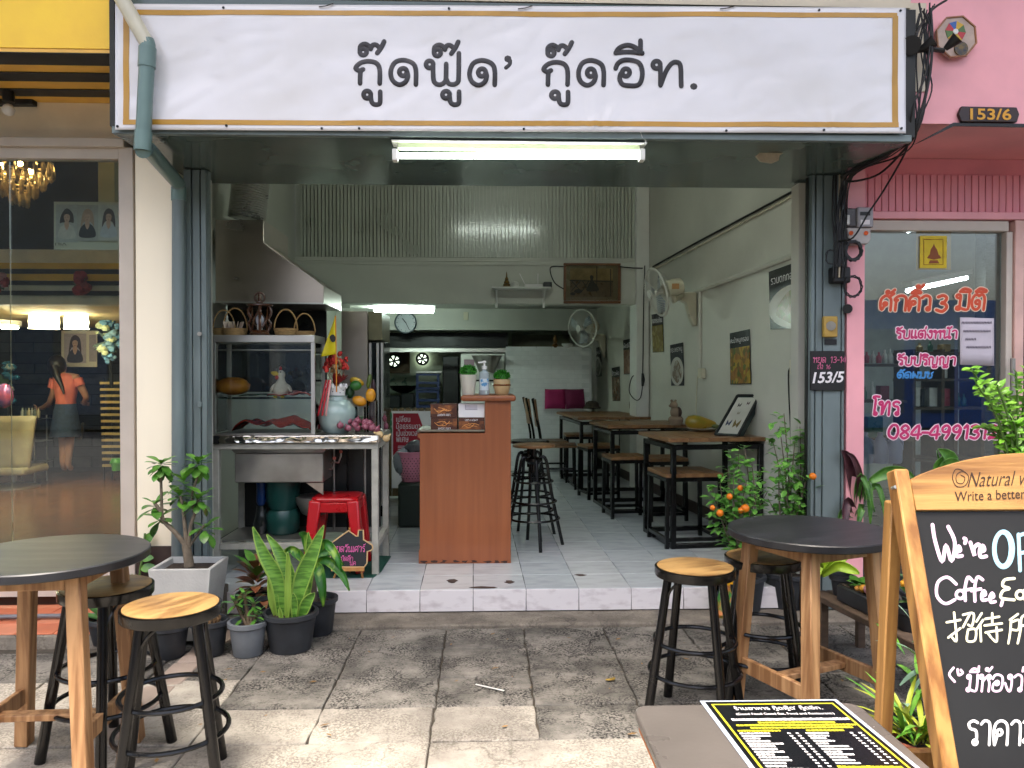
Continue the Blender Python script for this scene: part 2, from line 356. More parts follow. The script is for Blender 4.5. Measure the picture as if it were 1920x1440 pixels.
def paving(name, c1, c2, c3, cs, crack, spk):
    m = bpy.data.materials.new(name); m.use_nodes = True; n = m.node_tree.nodes; L = m.node_tree.links; b = n['Principled BSDF']
    ge = n.new('ShaderNodeNewGeometry')
    def nz(sc, d=8, r=.65):
        x = n.new('ShaderNodeTexNoise'); x.inputs['Scale'].default_value = sc; x.inputs['Detail'].default_value = d; x.inputs['Roughness'].default_value = r; L.new(ge.outputs['Position'], x.inputs[0]); return x
    def rp(src, a, bq, ca, cb):
        x = n.new('ShaderNodeValToRGB'); x.color_ramp.elements[0].position = a; x.color_ramp.elements[1].position = bq
        x.color_ramp.elements[0].color = (*ca, 1); x.color_ramp.elements[1].color = (*cb, 1); L.new(src, x.inputs[0]); return x
    def mx(f, a, bq, t='MIX'):
        x = n.new('ShaderNodeMix'); x.data_type = 'RGBA'; x.blend_type = t
        if hasattr(f, 'name'): L.new(f, x.inputs[0])
        else: x.inputs[0].default_value = f
        L.new(a, x.inputs[6]); L.new(bq, x.inputs[7]); return x.outputs[2]
    big = rp(nz(cs).outputs[0], .40, .62, h(c1), h(c2))
    sp = rp(nz(95, 5).outputs[0], .44, .56, (0, 0, 0), (1, 1, 1))
    dk = n.new('ShaderNodeRGB'); dk.outputs[0].default_value = (*h(c3), 1)
    md = rp(nz(cs*1.7, 12, .78).outputs[0], .43, .55, (0, 0, 0), (1, 1, 1))
    mm = n.new('ShaderNodeMath'); mm.operation = 'MULTIPLY'; L.new(sp.outputs[0], mm.inputs[0]); L.new(md.outputs[0], mm.inputs[1])
    m2 = n.new('ShaderNodeMath'); m2.operation = 'MULTIPLY'; m2.inputs[1].default_value = spk; L.new(mm.outputs[0], m2.inputs[0])
    col = mx(m2.outputs[0], big.outputs[0], dk.outputs[0])
    wn = nz(5, 5); ad = n.new('ShaderNodeMixRGB'); ad.blend_type = 'ADD'; ad.inputs[0].default_value = .22
    L.new(ge.outputs['Position'], ad.inputs[1]); L.new(wn.outputs[1], ad.inputs[2])
    vo = n.new('ShaderNodeTexVoronoi'); vo.feature = 'DISTANCE_TO_EDGE'; vo.inputs['Scale'].default_value = 3.1; L.new(ad.outputs[0], vo.inputs[0])
    ck = rp(vo.outputs[0], .004, .016, (1, 1, 1), (0, 0, 0))
    gate = rp(nz(1.4, 3).outputs[0], .48, .58, (0, 0, 0), (1, 1, 1))
    m3 = n.new('ShaderNodeMath'); m3.operation = 'MULTIPLY'; L.new(ck.outputs[0], m3.inputs[0]); L.new(gate.outputs[0], m3.inputs[1])
    m4 = n.new('ShaderNodeMath'); m4.operation = 'MULTIPLY'; m4.inputs[1].default_value = crack; L.new(m3.outputs[0], m4.inputs[0])
    col = mx(m4.outputs[0], col, dk.outputs[0]); L.new(col, b.inputs['Base Color'])
    b.inputs['Roughness'].default_value = .82
    hb = n.new('ShaderNodeMath'); hb.operation = 'SUBTRACT'; L.new(nz(45, 8).outputs[0], hb.inputs[0]); L.new(m4.outputs[0], hb.inputs[1])
    bp = n.new('ShaderNodeBump'); bp.inputs['Strength'].default_value = .45; bp.inputs['Distance'].default_value = .012; L.new(hb.outputs[0], bp.inputs['Height']); L.new(bp.outputs[0], b.inputs['Normal'])
    return m
PAVOLD = paving('old_paving', '#5a5751', '#908b82', '#1d1b18', 3.0, 1.0, 1.0)
PAVSUN = paving('sunlit_cement', '#878178', '#b4ada0', '#4d473e', 1.9, .45, .6)  # pale cement, with the brightness of the sunlit patch put into its colour
CEM = paving('rough_cement', '#6a6359', '#8b8376', '#3d372f', 4, .6, .5)
ROADM = mat('asphalt', '#3b3b3c', .9, var=.25, scale=30, bump=.3)
TILEM = []
for i, c in enumerate(('#c3c8cb', '#bcc2c6', '#cacdce')):
    TILEM.append(mat('marble_tile_%d' % i, c, .13, col2=mul(h(c), .84), scale=7, stretch=(1, 2.5, 1), ramp=(.45, .68), detail=9, rvar=.05))
RISERM = mat('white_marble_tile', '#dcd8d9', .22, col2='#c2bbbd', scale=11, stretch=(1, 1, 2.2), ramp=(.5, .72), detail=9, rvar=.05)
TERRA = mat('terracotta_tile', '#c4714f', .55, var=.12, scale=9, bump=.05)
TERRA2 = mat('terracotta_tile_pale', '#cf8463', .55, var=.12, scale=9, bump=.05)
# ------------------------------------------------------------------ ground, road, pavement
MB().poly([(-400, -400, -.16), (400, -400, -.16), (400, 400, -.16), (-400, 400, -.16)]).build('ground', ROADM, kind='structure', label='dark ground sheet under the whole street')
MB().box(-40, 40, -9, -.9, -.20, -.10).build('road', ROADM, kind='structure', label='grey asphalt road in front of the shops')
PV = thing('pavement', 'cracked grey concrete pavement slabs in front of the open restaurant', None, (0, 2, 0), kind='structure')
MB().box(-12, 12, -.9, 4.6, -.15, -.012).build('bedding', mat('joint_dirt', '#474138', .95, var=.4, scale=30), PV)
def slab(x0, x1, y0, y1, m, name='paving_slab', z=0, j=.005, gap=.0035):
    n = 5; P = []
    cs = [(x0+gap, y0+gap), (x1-gap, y0+gap), (x1-gap, y1-gap), (x0+gap, y1-gap)]
    for a, b in zip(cs, cs[1:]+cs[:1]):
        for k in range(n):
            t = k/n; P.append((a[0]+(b[0]-a[0])*t+rnd(-j, j), a[1]+(b[1]-a[1])*t+rnd(-j, j)))
    dz = rnd(-.003, .003); tx, ty = rnd(-.006, .006), rnd(-.006, .006); cx, cy = (x0+x1)/2, (y0+y1)/2
    pts = [V((p[0], p[1], z+dz+(p[0]-cx)*tx+(p[1]-cy)*ty)) for p in P]
    mb = MB(); mb.prism([p-V((0, 0, .05)) for p in pts], (0, 0, .05)); return mb.build(name, m, PV, bevel=.004)
cols = [-2.75, -2.36, -1.94, -1.51, -1.085, -.66, -.205, .203, .634, 1.06, 1.49, 1.92, 2.35, 2.8]
rows = [2.86, 3.16, 3.47, 3.84, 4.14]
for i in range(len(cols)-1):
    for j in range(len(rows)-1):
        if cols[i] < -1.7 and j >= 3: continue
        m = PAVSUN if (j == 0 and cols[i] < .2) or (cols[i] < -1.1 and j < 2) else PAVOLD  # paler slabs follow the sunlit patch, darker ones the shaded rows
        slab(cols[i], cols[i+1], rows[j], rows[j+1], m)
xs = [-2.75, -1.94, -1.085, -.205, .634, 1.49, 2.35, 3.0]
ys = [.2, .86, 1.5, 2.04, 2.5, 2.86]
for i in range(len(xs)-1):
    for j in range(len(ys)-1): slab(xs[i], xs[i+1], ys[j], ys[j+1], PAVSUN if xs[i] < .6 else PAVOLD, gap=.003, j=.002)  # the paler colour paints the sunlit side here too
for i in range(5):                                        # the narrow pinkish band by the pots
    slab(-1.5+i*.015, -1.36+i*.015, 2.9+i*.26, 3.15+i*.26, mat('pinkish_paver', '#9b8c80', .8, var=.15, bump=.3), 'band_paver', z=.004)
MB().box(-1.6, 2.9, 4.13, 4.40, -.05, .022).build('cement_ledge', CEM, PV, bevel=.01)
mb = MB()                                                 # leaf litter and twigs: far too small to count
for k in range(60):
    x, y = rnd(-1.2, 1.6), rnd(2.2, 4.05); a = rnd(0, 6.28); s_ = rnd(.004, .012)
    mb.poly([(x+s_*cos(a+q)*(2 if q in (0, pi) else .7), y+s_*sin(a+q)*(1.4 if q in (0, pi) else .7), .006+rnd(0, .004)) for q in (0, pi/2, pi, 3*pi/2)])
mb.build('litter', mat('dry_leaf', '#8a6a3e', .8, var=.4, scale=20), kind='stuff', label='small dry leaf scraps scattered over the pavement')
strip = MB().bar(gr(892, 1283, .006), gr(945, 1295, .006), .006, .003); strip.build('drinking_straw', WHITEP, label='thin pale blue straw lying on the dark paving slabs', cat='straw')
lf = MB()
a = gr(1146, 1276, .008)
for k in range(3): lf.ell(a+V((.012*k-.012, .006*k, .004)), (.016, .008, .005), 8, 4, Rz(.6*k), .15)
lf.build('dry_leaf', mat('curled_leaf', '#8d7431', .7, var=.3, scale=60), label='curled yellowish dry leaf on the dark paving by the bar stool', cat='leaf')
# ------------------------------------------------------------------ the restaurant's shophouse
ZF = .15; ZC = at(960, 258, 3.69).z; YC = 3.69; YW = 4.35
RB = thing('restaurant_shophouse', 'open-fronted shophouse with teal pillars and a white banner over it', 'shophouse', (0, 4.35, 0))
cx0, cx1 = at(213, 258, YC).x, at(1706, 258, YC).x
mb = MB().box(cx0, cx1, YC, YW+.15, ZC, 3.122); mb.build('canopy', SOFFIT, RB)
MB().box(cx0-.004, cx1+.004, YC-.012, YC+.02, ZC-.004, ZC+.03).build('canopy_trim', TEAL, RB, bevel=.003)
MB().box(cx0-.012, cx0+.01, YC-.01, YC+.05, ZC+.03, 3.12).build('canopy_edge', DARK, RB)
MB().box(cx1-.03, cx1+.022, YC-.006, YC+.10, ZC+.02, 3.12).build('canopy_edge', DARK, RB)
MB().box(cx0+.002, cx1-.002, YC-.004, YW+.3, 3.128, 7.5).build('upper_wall', BEIGE, RB)
MB().box(-2.0, 2.15, 1.55, YC+.06, 6.0, 6.15).build('shade_slab', BEIGE, RB)  # unseen slab added to keep the sun off the shop front
MB().box(-2.0, 2.15, 1.55, 1.67, 6.154, 7.0).build('shade_slab_upstand', BEIGE, RB)  # unseen edge of the added shading slab
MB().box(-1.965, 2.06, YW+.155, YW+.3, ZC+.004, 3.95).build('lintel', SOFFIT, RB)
def pillar(px0, px1, splits):
    a = at(px0, 700, YW-.05).x; b = at(px1, 700, YW-.05).x
    P_ = MB().box(a, b, YW-.03, YW+.02, .02, ZC-.003).build('pillar', TEAL, RB, bevel=.004)
    e = [a]+[at(s, 700, YW-.05).x for s in splits]+[b]
    for u, w in zip(e, e[1:]): MB().box(u+.003, w-.003, YW-.052, YW-.028, .03, ZC-.006).build('pillar_board', TEAL, P_, bevel=.003)
    return P_
PL = pillar(345, 389, (361, 377)); PR = pillar(1519, 1584, (1528, 1542, 1577))
MB().box(at(389, 700, YW).x+.002, at(394, 700, YW).x, YW-.02, YW+.01, .15, ZC-.01).build('shutter_track', BLACK, RB)
MB().box(at(1510, 700, YW).x, at(1519, 700, YW).x-.002, YW-.02, YW+.01, .15, ZC-.01).build('shutter_track', BLACK, RB)
jx = at(1511, 700, YW).x
MB().box(jx, 2.056, YW+.11, YW+.22, .15, ZC-.01).build('door_jamb', WALLR, RB)
ja = at(396, 700, YW+.16).x
MB().box(-1.96, ja, YW+.165, YW+.185, .15, ZC-.01).build('door_jamb', WALLR, RB)
MB().box(at(1490, 700, YW-.02).x+.02, at(1527, 700, YW-.02).x, YW-.10, YW-.055, .02, at(1500, 1085, YW-.1).z).build('pillar_base', WHITEP, RB, bevel=.006)
for cx, cy in ((374, 626),):
    MB().cyl(at(cx, cy, YW-.075), at(cx, cy, YW-.05), .012, n=10).build('shutter_lock', STEELD, PL)
MB().pbox(370, 753, 378, 764, YW-.065, .012).build('shutter_bolt', TEAL, PL, bevel=.002)
# inner walls, beam, ceiling
wp = lambda Y, off=0: V((WA-off+WB*Y, Y, 0))
a, b = wp(YW+.225), wp(12.8)
MB().prism([(a.x, a.y, .1), (b.x, b.y, .1), (b.x, b.y, 3.95), (a.x, a.y, 3.95)], (.06, 0, 0)).build('right_wall', WALLR, RB)
a, b = wp(4.7, .016), wp(8.0, .016)
MB().prism([(a.x, a.y, .15), (b.x, b.y, .15), (b.x, b.y, .25), (a.x, a.y, .25)], (.013, 0, 0)).build('skirting', SKIRT, RB)
a, b = wp(8.35, .016), wp(10.2, .016)
MB().prism([(a.x, a.y, .15), (b.x, b.y, .15), (b.x, b.y, .25), (a.x, a.y, .25)], (.013, 0, 0)).build('skirting', SKIRT, RB)
MB().box(-2.01, -1.97, YW+.3, 12.8, .1, 3.95).build('left_wall', WALLG, RB)
YB = 8.05; zb0, zb1 = at(900, 570, YB).z, at(900, 490, YB).z
MB().box(-1.965, wp(YB).x, YB, YB+.22, zb0, zb1).build('beam', WALLG, RB, bevel=.006)
cxa = at(1193, 700, YB-.05).x
MB().prism([(cxa, YB-.05, .15), (wp(YB-.05, .004).x, YB-.05, .15), (wp(YB+.26, .004).x, YB+.26, .15), (cxa-.01, YB+.26, .15)], (0, 0, 3.79)).build('column', WHITEP, RB, bevel=.006)
MB().box(-1.97, 2.06, YW+.3, YB+.3, 3.95, 4.02).build('ceiling', WALLG, RB)
MB().box(-1.97, 1.8, YB+.225, 12.8, 2.24, 2.32).build('rear_ceiling', WALLG, RB)
# slatted panel over the beam
zt = at(900, 343, YB).z; x0, x1 = at(560, 400, YB).x, at(1192, 400, YB).x
MB().box(-1.965, wp(YB).x, YB+.06, YB+.09, zb1+.001, 3.949).build('panel_backing', WALLG, RB)
for z_, hh in ((zb1+.02, .045), (zt+.02, .035)): MB().box(x0-.05, x1+.05, YB+.02, YB+.058, z_-hh/2, z_+hh/2).build('panel_rail', WALLG, RB, bevel=.003)
mb = MB(); N = 92; w = (x1-x0)/N
for i in range(N): mb.box(x0+i*w+.004, x0+(i+1)*w-.004, YB+.032, YB+.0585, zb1+.045, zt)
mb.build('slat_panel', mat('slat_paint', '#b4b8ab', .3, var=.06, scale=3, coat=.7), RB, kind='stuff')
for a_, b_ in ((572, 718), (726, 880), (890, 1035), (1042, 1188)):
    MB().pbox(a_, 322, b_, 335, YB+.05, .008).build('transom_pane', mat('dark_pane', '#0c1114', .1), RB)
# far wall of the dining room and the kitchen behind it
YK = 10.3; zk = at(900, 619, YK).z
MB().box(-1.965, wp(YK).x, YK, YK+.1, zk, 2.236).build('rear_lintel', WALLG, RB)
MB().box(-1.965, at(716, 600, YK).x, YK+.002, YK+.1, .15, zk-.002).build('rear_wall', WALLG, RB)
MB().box(at(1113, 600, YK).x, wp(YK).x, YK+.004, YK+.1, .15, zk-.002).build('rear_wall', WALLR, RB)
MB().box(-1.965, wp(12.8).x, 12.7, 12.8, .1, 2.236).build('kitchen_wall', mat('kitchen_wall_paint', '#b9bfae', .5), RB)
MB().box(at(716, 648, YK+.1).x, at(950, 648, YK+.1).x, YK+.105, YK+.14, at(800, 660, YK+.1).z, at(800, 653, YK+.1).z).build('kitchen_rail', ALU, RB)
# floor of pale marble tiles
FL = thing('shop_floor', 'pale marble tile floor and step of the open restaurant', None, (0, 5, .15), kind='structure')
MB().box(-1.965, 2.04, YW, 12.7, -.05, ZF-.007).build('floor_bed', mat('dark_grout', '#3a3a3a', .9), FL)
tw = .2985; xr = at(887.7, 1105, YW).x; sk = -.0145
shared = {}
for i in range(-6, 8):
    for j in range(18):
        y0 = YW+j*.305; y1 = y0+.302
        xa = xr+i*tw; xb = xa+tw-.003
        if xa > WA+WB*y0+.01 or xb < -1.98: continue
        k = 3*((i+j) % 2); key = (i*7+j*3) % 3
        s0, s1 = sk*(y0-YW), sk*(y1-YW)
        mb = MB().prism([(xa+s0, y0, 0), (xb+s0, y0, 0), (xb+s1, y1, 0), (xa+s1, y1, 0)], (0, 0, .008))
        o = mb.build('floor_tile', TILEM[key], FL, bevel=.0015); o.location = (0, 0, ZF-.008+rnd(-.0004, .0004))
for i in range(-6, 7):
    xa = xr+i*tw; xb = xa+tw-.003
    if xa > 1.82: continue
    MB().box(max(xa, -1.6), min(xb, 1.84), YW-.012, YW-.001, .028, ZF-.002).build('riser_tile', RISERM, FL, bevel=.0015)
CHIP = mat('broken_tile_core', '#4a3a33', .9, var=.3, scale=40)
for cx_, cy_, rx, ry in ((848, 1089, 10, 4), (955, 1091, 9, 3), (905, 1102, 26, 3), (1088, 1078, 12, 2)):
    c = gr(cx_, cy_, ZF+.001); p = []
    for k in range(11):
        a_ = 2*pi*k/11; q = gr(cx_+rx*cos(a_)*rnd(.6, 1.2), cy_+ry*sin(a_)*rnd(.6, 1.2), ZF+.0012); q.y = max(q.y, YW+.002); p.append(q)
    MB().prism(p, (0, 0, .0008)).build('tile_chip', CHIP, FL)
# ------------------------------------------------------------------ banner
BN = thing('shop_banner', 'long white vinyl banner with gold border and black Thai lettering above the entrance', 'banner', tuple(at(960, 245, 3.67)))
def bpt(px, py):
    p = at(px, py, 3.668); u = px/1920*9; v = py/1440*9
    d = NZ.noise((u*.9, v*1.4, 0))*.010+NZ.noise((u*1.6+v*2.4, v*1.2-u*.9, 3))*.006+abs(NZ.noise((u*3+v*4, v*2.4-u*1.5, 7)))*.0045
    edge = min(1, min(px-215, 1699-px, (py-6)*1.3, (252-py)*1.3)/28); d *= max(.15, edge)
    for cx, k in ((1115, 1), (730, .5), (1560, .6), (1010, .5)):                  # puckers running up from the fixings
        dx = px-cx; dy = 252-py
        if 4 < dy < 110: d += k*.0060*cos(dx/(dy*.16+5)*2.1)*math.exp(-abs(dx)/(26+dy*.55))*math.exp(-dy/55)
    return V((p.x, p.y-.006-max(-.006, d), p.z))
def lerp2(u, v):
    x = 217+u*1480; top = 8+u*8; bot = 244+u*7; sag = 3*sin(u*pi*4)*(1-v)
    return bpt(x, bot+(top-bot)*v+sag*.0)
MB().grid(lerp2, 230, 44).build('banner_sheet', mat('white_vinyl', '#e0dfe2', .16, col2='#d6d4d3', scale=2.2, ramp=(.45, .75), rvar=.04, spec=.8), BN, ang=180, solid=.001)
bn = V((0, -1, 0))
def bstrip(pts, w, name, m):
    q = []
    for a, b in zip(pts, pts[1:]):
        k = max(2, int(max(abs(b[0]-a[0]), abs(b[1]-a[1]))/9))
        q += [(a[0]+(b[0]-a[0])*i/k, a[1]+(b[1]-a[1])*i/k) for i in range(k)]
    q.append(pts[-1]); mb = MB(); k0 = 0
    for i, p in enumerate(q):
        d = V(q[min(i+1, len(q)-1)])-V(q[max(i-1, 0)]); d.normalize(); s_ = V((-d.y, d.x))*w/2
        for e in (-1, 0, 1): mb.v.append(tuple(bpt(p[0]+s_.x*e, p[1]+s_.y*e)+bn*.0026))
    for i in range(len(q)-1):
        a = 3*i; mb.f += [(a, a+1, a+4, a+3), (a+1, a+2, a+5, a+4)]
    mb.build(name, m, BN, ang=180)
bstrip([(244, 24), (1680, 31)], 9.5, 'border_strip', GOLD); bstrip([(232, 230), (1683, 235)], 9.5, 'border_strip', GOLD)
bstrip([(238, 20), (238, 233)], 11, 'border_strip', GOLD); bstrip([(1676, 32), (1677, 238)], 11, 'border_strip', GOLD)
Z2 = lambda pts, dx=0, dy=0: [(480+(x+dx)/4, (y+dy)/4) for x, y in pts]
Z3 = lambda pts: [(960+x/4, y/4) for x, y in pts]
KO = [[(783, 632), (787, 545), (806, 527)], [(787, 542), (750, 520), (785, 480), (845, 465), (905, 480), (930, 530), (930, 632)]]
SU = [circ(836, 715, 27), [(862, 725), (868, 765), (885, 785), (915, 787), (932, 770), (933, 692)]]
MT = [circ(806, 394, 25), [(781, 390), (786, 352), (820, 336), (852, 352), (862, 372)], [(862, 368), (876, 344), (900, 340), (922, 356), (930, 374)], [(910, 402), (940, 360), (962, 314)]]
DO = [[(1200, 638), (1200, 530), (1175, 478), (1105, 455), (1040, 477), (1012, 545), (1027, 610), (1075, 640), (1120, 622), (1140, 580), (1134, 545)], circ(1105, 546, 28)]
FO = [circ(1303, 487, 27), [(1328, 495), (1332, 600), (1352, 632), (1385, 638), (1415, 620), (1425, 590), (1427, 484)], [(1425, 590), (1445, 630), (1485, 638), (1514, 620), (1520, 580), (1522, 404)]]
OO = [circ(852, 548, 28), [(775, 518), (792, 482), (832, 458), (890, 456), (948, 476), (974, 530), (970, 600), (944, 640), (890, 646), (830, 638), (807, 600), (812, 562), (828, 542)]]
SI = [[(775, 405), (800, 368), (860, 346), (920, 362), (975, 405)], [(775, 402), (880, 396), (975, 405)], [(960, 312), (962, 392)]]
TT = [circ(1082, 490, 28), [(1110, 500), (1113, 642)], [(1114, 640), (1150, 545), (1190, 485), (1230, 470), (1262, 500), (1268, 648)]]
def dot(x, y, r): return [(x-r*.02, y), (x+r*.02, y)]
gl = [Z2(l) for l in KO], [Z2(l) for l in SU], [Z2(l) for l in MT], [Z2(l) for l in DO], [Z2(l) for l in FO], [Z2(l, 555, 5) for l in MT], [Z2(l, 590, 0) for l in SU], [Z2(l, 590, 5) for l in DO], \
    [Z2(l, 1405, 8) for l in KO], [Z2(l, 1405, 4) for l in SU], [Z2(l, 1405, 8) for l in MT], [Z2(l, 1405, 4) for l in DO], [Z3(l) for l in OO], [Z3(l) for l in SI], [Z3(l) for l in TT]
for g in gl: strokes('letter', g, 9, lambda x, y: bpt(x, y)+bn*.0018, bn, INK, BN, .002)
strokes('letter', [Z2([(1905, 458), (1902, 488), (1874, 515)])], 8, bpt, bn, INK, BN, .0028)
strokes('letter', [[(951.6, 112), (952.4, 112)]], 14, bpt, bn, INK, BN, .003)
strokes('letter', [[(1300, 162.5), (1301, 162.5)]], 14, bpt, bn, INK, BN, .003)
for cx, cy in ((420, 16), (842, 18), (1534, 21), (1686, 22), (222, 238), (426, 237), (604, 242), (674, 242), (982, 243), (1361, 246), (1543, 245), (1688, 242)):
    p = bpt(cx, cy); MB().cyl(p, p+V((0, -.006, 0)), .006, n=8).build('fixing_nail', BLKMET, BN)
for cx, cy in ((612, 15), (984, 19), (1361, 20)):
    MB().tube([bpt(cx-13, cy)+bn*.006, bpt(cx, cy-1)+bn*.009, bpt(cx+14, cy-6)+bn*.006], .0025, 5).build('tie_wire', BLKMET, BN)
# ------------------------------------------------------------------ canopy lamp
LT = thing('canopy_tube_lamp', 'lit white fluorescent tube lamp hanging under the front edge of the canopy', 'lamp', tuple(at(972, 290, 3.74)))
YL = 3.74
a, b = at(735, 267, YL), at(1210, 279, YL)
MB().box(a.x, b.x, YL-.05, YL+.06, b.z+.012, a.z).build('housing', WHITEP, LT, bevel=.004)
MB().box(a.x+.03, b.x-.03, YL-.02, YL+.03, b.z-.012, b.z+.011).build('ballast_tray', mat('lamp_ballast', '#c9d3b0', .4), LT)
for px in (735, 1200):
    MB().pbox(px, 278, px+10, 300, YL-.03, .05).build('end_socket', WHITEP, LT, bevel=.003)
TUBE = emis('tube_light', '#f4fff4', 10)
MB().cyl(at(748, 292, YL-.012), at(1198, 293, YL-.012), .0135, n=12).build('tube', TUBE, LT)
MB().tube([at(1201, 248, YL-.06), at(1204, 258, YL-.06), at(1211, 264, YL-.05), at(1210, 272, YL-.05)], .003, 5).build('flex', WHITEP, LT)
mb = MB().prism([at(1417+1440-1440, 292, 3.82)]*0 or [at(x, y, 3.9) for x, y in ((1417, 293), (1428, 283), (1446, 279), (1477, 283), (1462, 291), (1460, 301), (1447, 306), (1426, 303))], (0, .008, 0))
mb.build('dry_leaf', mat('pale_leaf', '#b5aa92', .7, var=.15, scale=40), label='pale curled leaf stuck to the dark canopy soffit', cat='leaf')
# ------------------------------------------------------------------ drain pipe down the corner
DP = thing('drain_pipe', 'cream and teal rain pipe crossing the banner end and running down the pillar', 'pipe', tuple(at(335, 1060, 4.25)))
YP = 3.60; r = .033
p0, p1 = at(196, -60, YP-.05), at(277, 84, YP)
MB().cyl(p0, p1, r, n=16).build('cream_pipe', mat('cream_pvc', '#cfccb8', .35), DP)
PT = mat('teal_pvc', '#66807c', .35, var=.06)
p2 = at(268, 268, YP); p3 = at(335, 345, YW-.10); p4 = at(334, 1085, YW-.10)
MB().tube([p1+V((-.006, 0, .02)), p1, p1+(p2-p1)*.05, p2], r*1.02, 16).build('pipe_run', PT, DP)
for q in (.03, .88): c = p1+(p2-p1)*q; e = (p2-p1).normalized(); MB().cyl(c, c+e*.09, r*1.15, n=16).build('pipe_collar', PT, DP)
d2 = (p3-p2).normalized()
MB().tube([p2+(p1-p2).normalized()*.01, p2+V((0, .005, -.035)), p2+d2*.06, p3], r*1.1, 16).build('pipe_run', PT, DP)
MB().tube([p3-d2*.02, p3+V((0, 0, -.04)), p3+V((0, 0, -.1)), p4], r*1.05, 16).build('pipe_run', TEAL, DP)
MB().cyl(p3+V((0, 0, -.02)), p3+V((0, 0, -.09)), r*1.18, n=16).build('pipe_collar', PT, DP)
# ------------------------------------------------------------------ yellow salon shophouse
SB = thing('salon_shophouse', 'yellow and black fronted hair salon with a large glass window beside the cream pillar', 'shophouse', (-2.6, 4.4, 0))
YS = 4.42; ex = cx0-.03; zs = at(100, 98, 3.76).z
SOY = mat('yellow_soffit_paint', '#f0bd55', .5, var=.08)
MB().box(-6, ex, 3.76, 4.5, zs+.02, 7.5).build('upper_wall', YELLOW, SB)
MB().box(-6, -2.02, 1.55, 3.755, 6.0, 6.15).build('shade_slab', BEIGE, SB)  # added shading slab carried on over the salon, out of view
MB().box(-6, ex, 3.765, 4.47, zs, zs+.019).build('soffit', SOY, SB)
for y0, y1 in ((3.755, 3.90), (4.0, 4.118), (4.233, 4.339)): MB().box(-6, ex-.008, y0, y1, zs-.008, zs-.001).build('soffit_bar', BLACK, SB, bevel=.004)
MB().box(-6, at(65, 190, 4.42).x, 4.40, 4.449, at(0, 197, 4.42).z, at(0, 184, 4.42).z).build('soffit_bar', BLACK, SB, bevel=.004)
zl0, zl1 = at(0, 259, 4.45).z, zs
SALC = mat('salon_cream', '#eee2c6', .55, var=.06)
MB().box(-6, -2.03, 4.45, 4.56, zl0, zl1-.001).build('lintel', SALC, SB)
MB().box(-6, at(236, 268, 4.39).x, 4.36, 4.449, at(0, 276, 4.39).z, at(0, 259, 4.39).z).build('window_drip', IVFRAME, SB, bevel=.004)
WF = MB().box(-6, at(229, 280, YS).x, YS-.03, YS+.04, at(0, 299, YS).z, at(0, 277.5, YS).z).build('window_frame', IVFRAME, SB, bevel=.003)
fx0, fx1 = at(229, 700, YS).x+.001, at(257, 700, YS).x
MB().box(fx0, fx1, YS-.035, YS+.05, .1, at(0, 277, YS).z).build('frame_post', IVFRAME, WF, bevel=.004)
MB().box(-6, fx0-.001, YS-.03, YS+.04, .12, at(0, 1058, YS).z).build('frame_sill', IVFRAME, WF)
gz0, gz1 = at(0, 1058, YS).z+.001, at(0, 299, YS).z-.001
MB().box(at(18.5, 500, YS).x, fx0-.002, YS, YS+.008, gz0, gz1).build('window_pane', GLASS, SB)
MB().box(-6, at(18, 500, YS).x, YS, YS+.008, gz0, gz1).build('window_pane', GLASS, SB)
pc0, pc1 = at(257.5, 700, 4.32).x, at(327, 700, 4.32).x
MB().box(pc0, pc1, 4.31, 4.46, at(0, 1026, 4.31).z, 2.6).build('cream_pillar', CREAMP, SB)
MB().box(pc0-.002, pc1+.01, 4.30, 4.46, .05, at(0, 1026, 4.31).z-.001).build('pillar_plinth', SKIRT, SB)
MB().box(-1.985, cx0+.3, 4.30, 4.36, .0, .19).build('cement_step', CEM, SB)
# terrace of terracotta tiles
TR = thing('salon_terrace', 'low ledge of terracotta tiles below the salon window', None, (-2.6, 4, 0), kind='structure')
zt_ = .065; ye = gr(60, 1189, zt_).y
MB().box(-6, -1.62, ye, 4.44, -.05, zt_-.008).build('terrace_edge', CEM, TR, bevel=.008)
for i in range(9):
    for j in range(4):
        x0 = -3.3+i*.19; y0 = ye+.01+j*.165
        if x0 > -1.75: continue
        MB().box(x0, x0+.186, y0, min(y0+.161, 4.38), zt_-.009, zt_).build('terrace_tile', TERRA if (i*5+j*3) % 4 else TERRA2, TR, bevel=.003)
MB().cyl(gr(-80, 1158, .085), gr(212, 1153, .085), .012, n=10).build('ground_conduit', mat('grey_pvc', '#6b6d72', .4), label='long grey conduit pipe lying on the terracotta tiles', cat='pipe')
# salon room
BW = 10.2
MB().box(-6.6, -2.06, YS+.05, BW+.2, -.05, .10).build('salon_floor_bed', mat('salon_grout', '#5a3d2c', .8), SB)
SFT = mat('salon_floor_tile', '#8a5c42', .22, var=.15, scale=3, rvar=.08)
for i in range(14):
    for j in range(18):
        x0 = -6.3+i*.3; y0 = YS+.06+j*.32
        if x0 > -2.35 or x0 < -(y0)*.66-.3: continue
        MB().box(x0, x0+.296, y0, y0+.316, .1, .106).build('salon_floor_tile', SFT, SB)
MB().box(-2.07, -2.04, YS+.05, BW, .1, 3.9).build('salon_side_wall', mat('salon_pale_wall', '#c9cbb4', .6), SB)
MB().box(-6.9, -6.8, YS+.05, BW, .1, 3.9).build('salon_side_wall', DARK, SB)
MB().box(-6.8, -2.06, YS+.05, BW, 3.9, 3.98).build('salon_ceiling', SALC, SB)
YM = 6.6; za, zb_ = at(0, 571, YM).z, at(0, 468, YM).z
MB().box(-6.6, at(184, 400, YM).x, YM+.02, YM+.1, zb_, 3.89).build('loft_panel', DARK, SB)
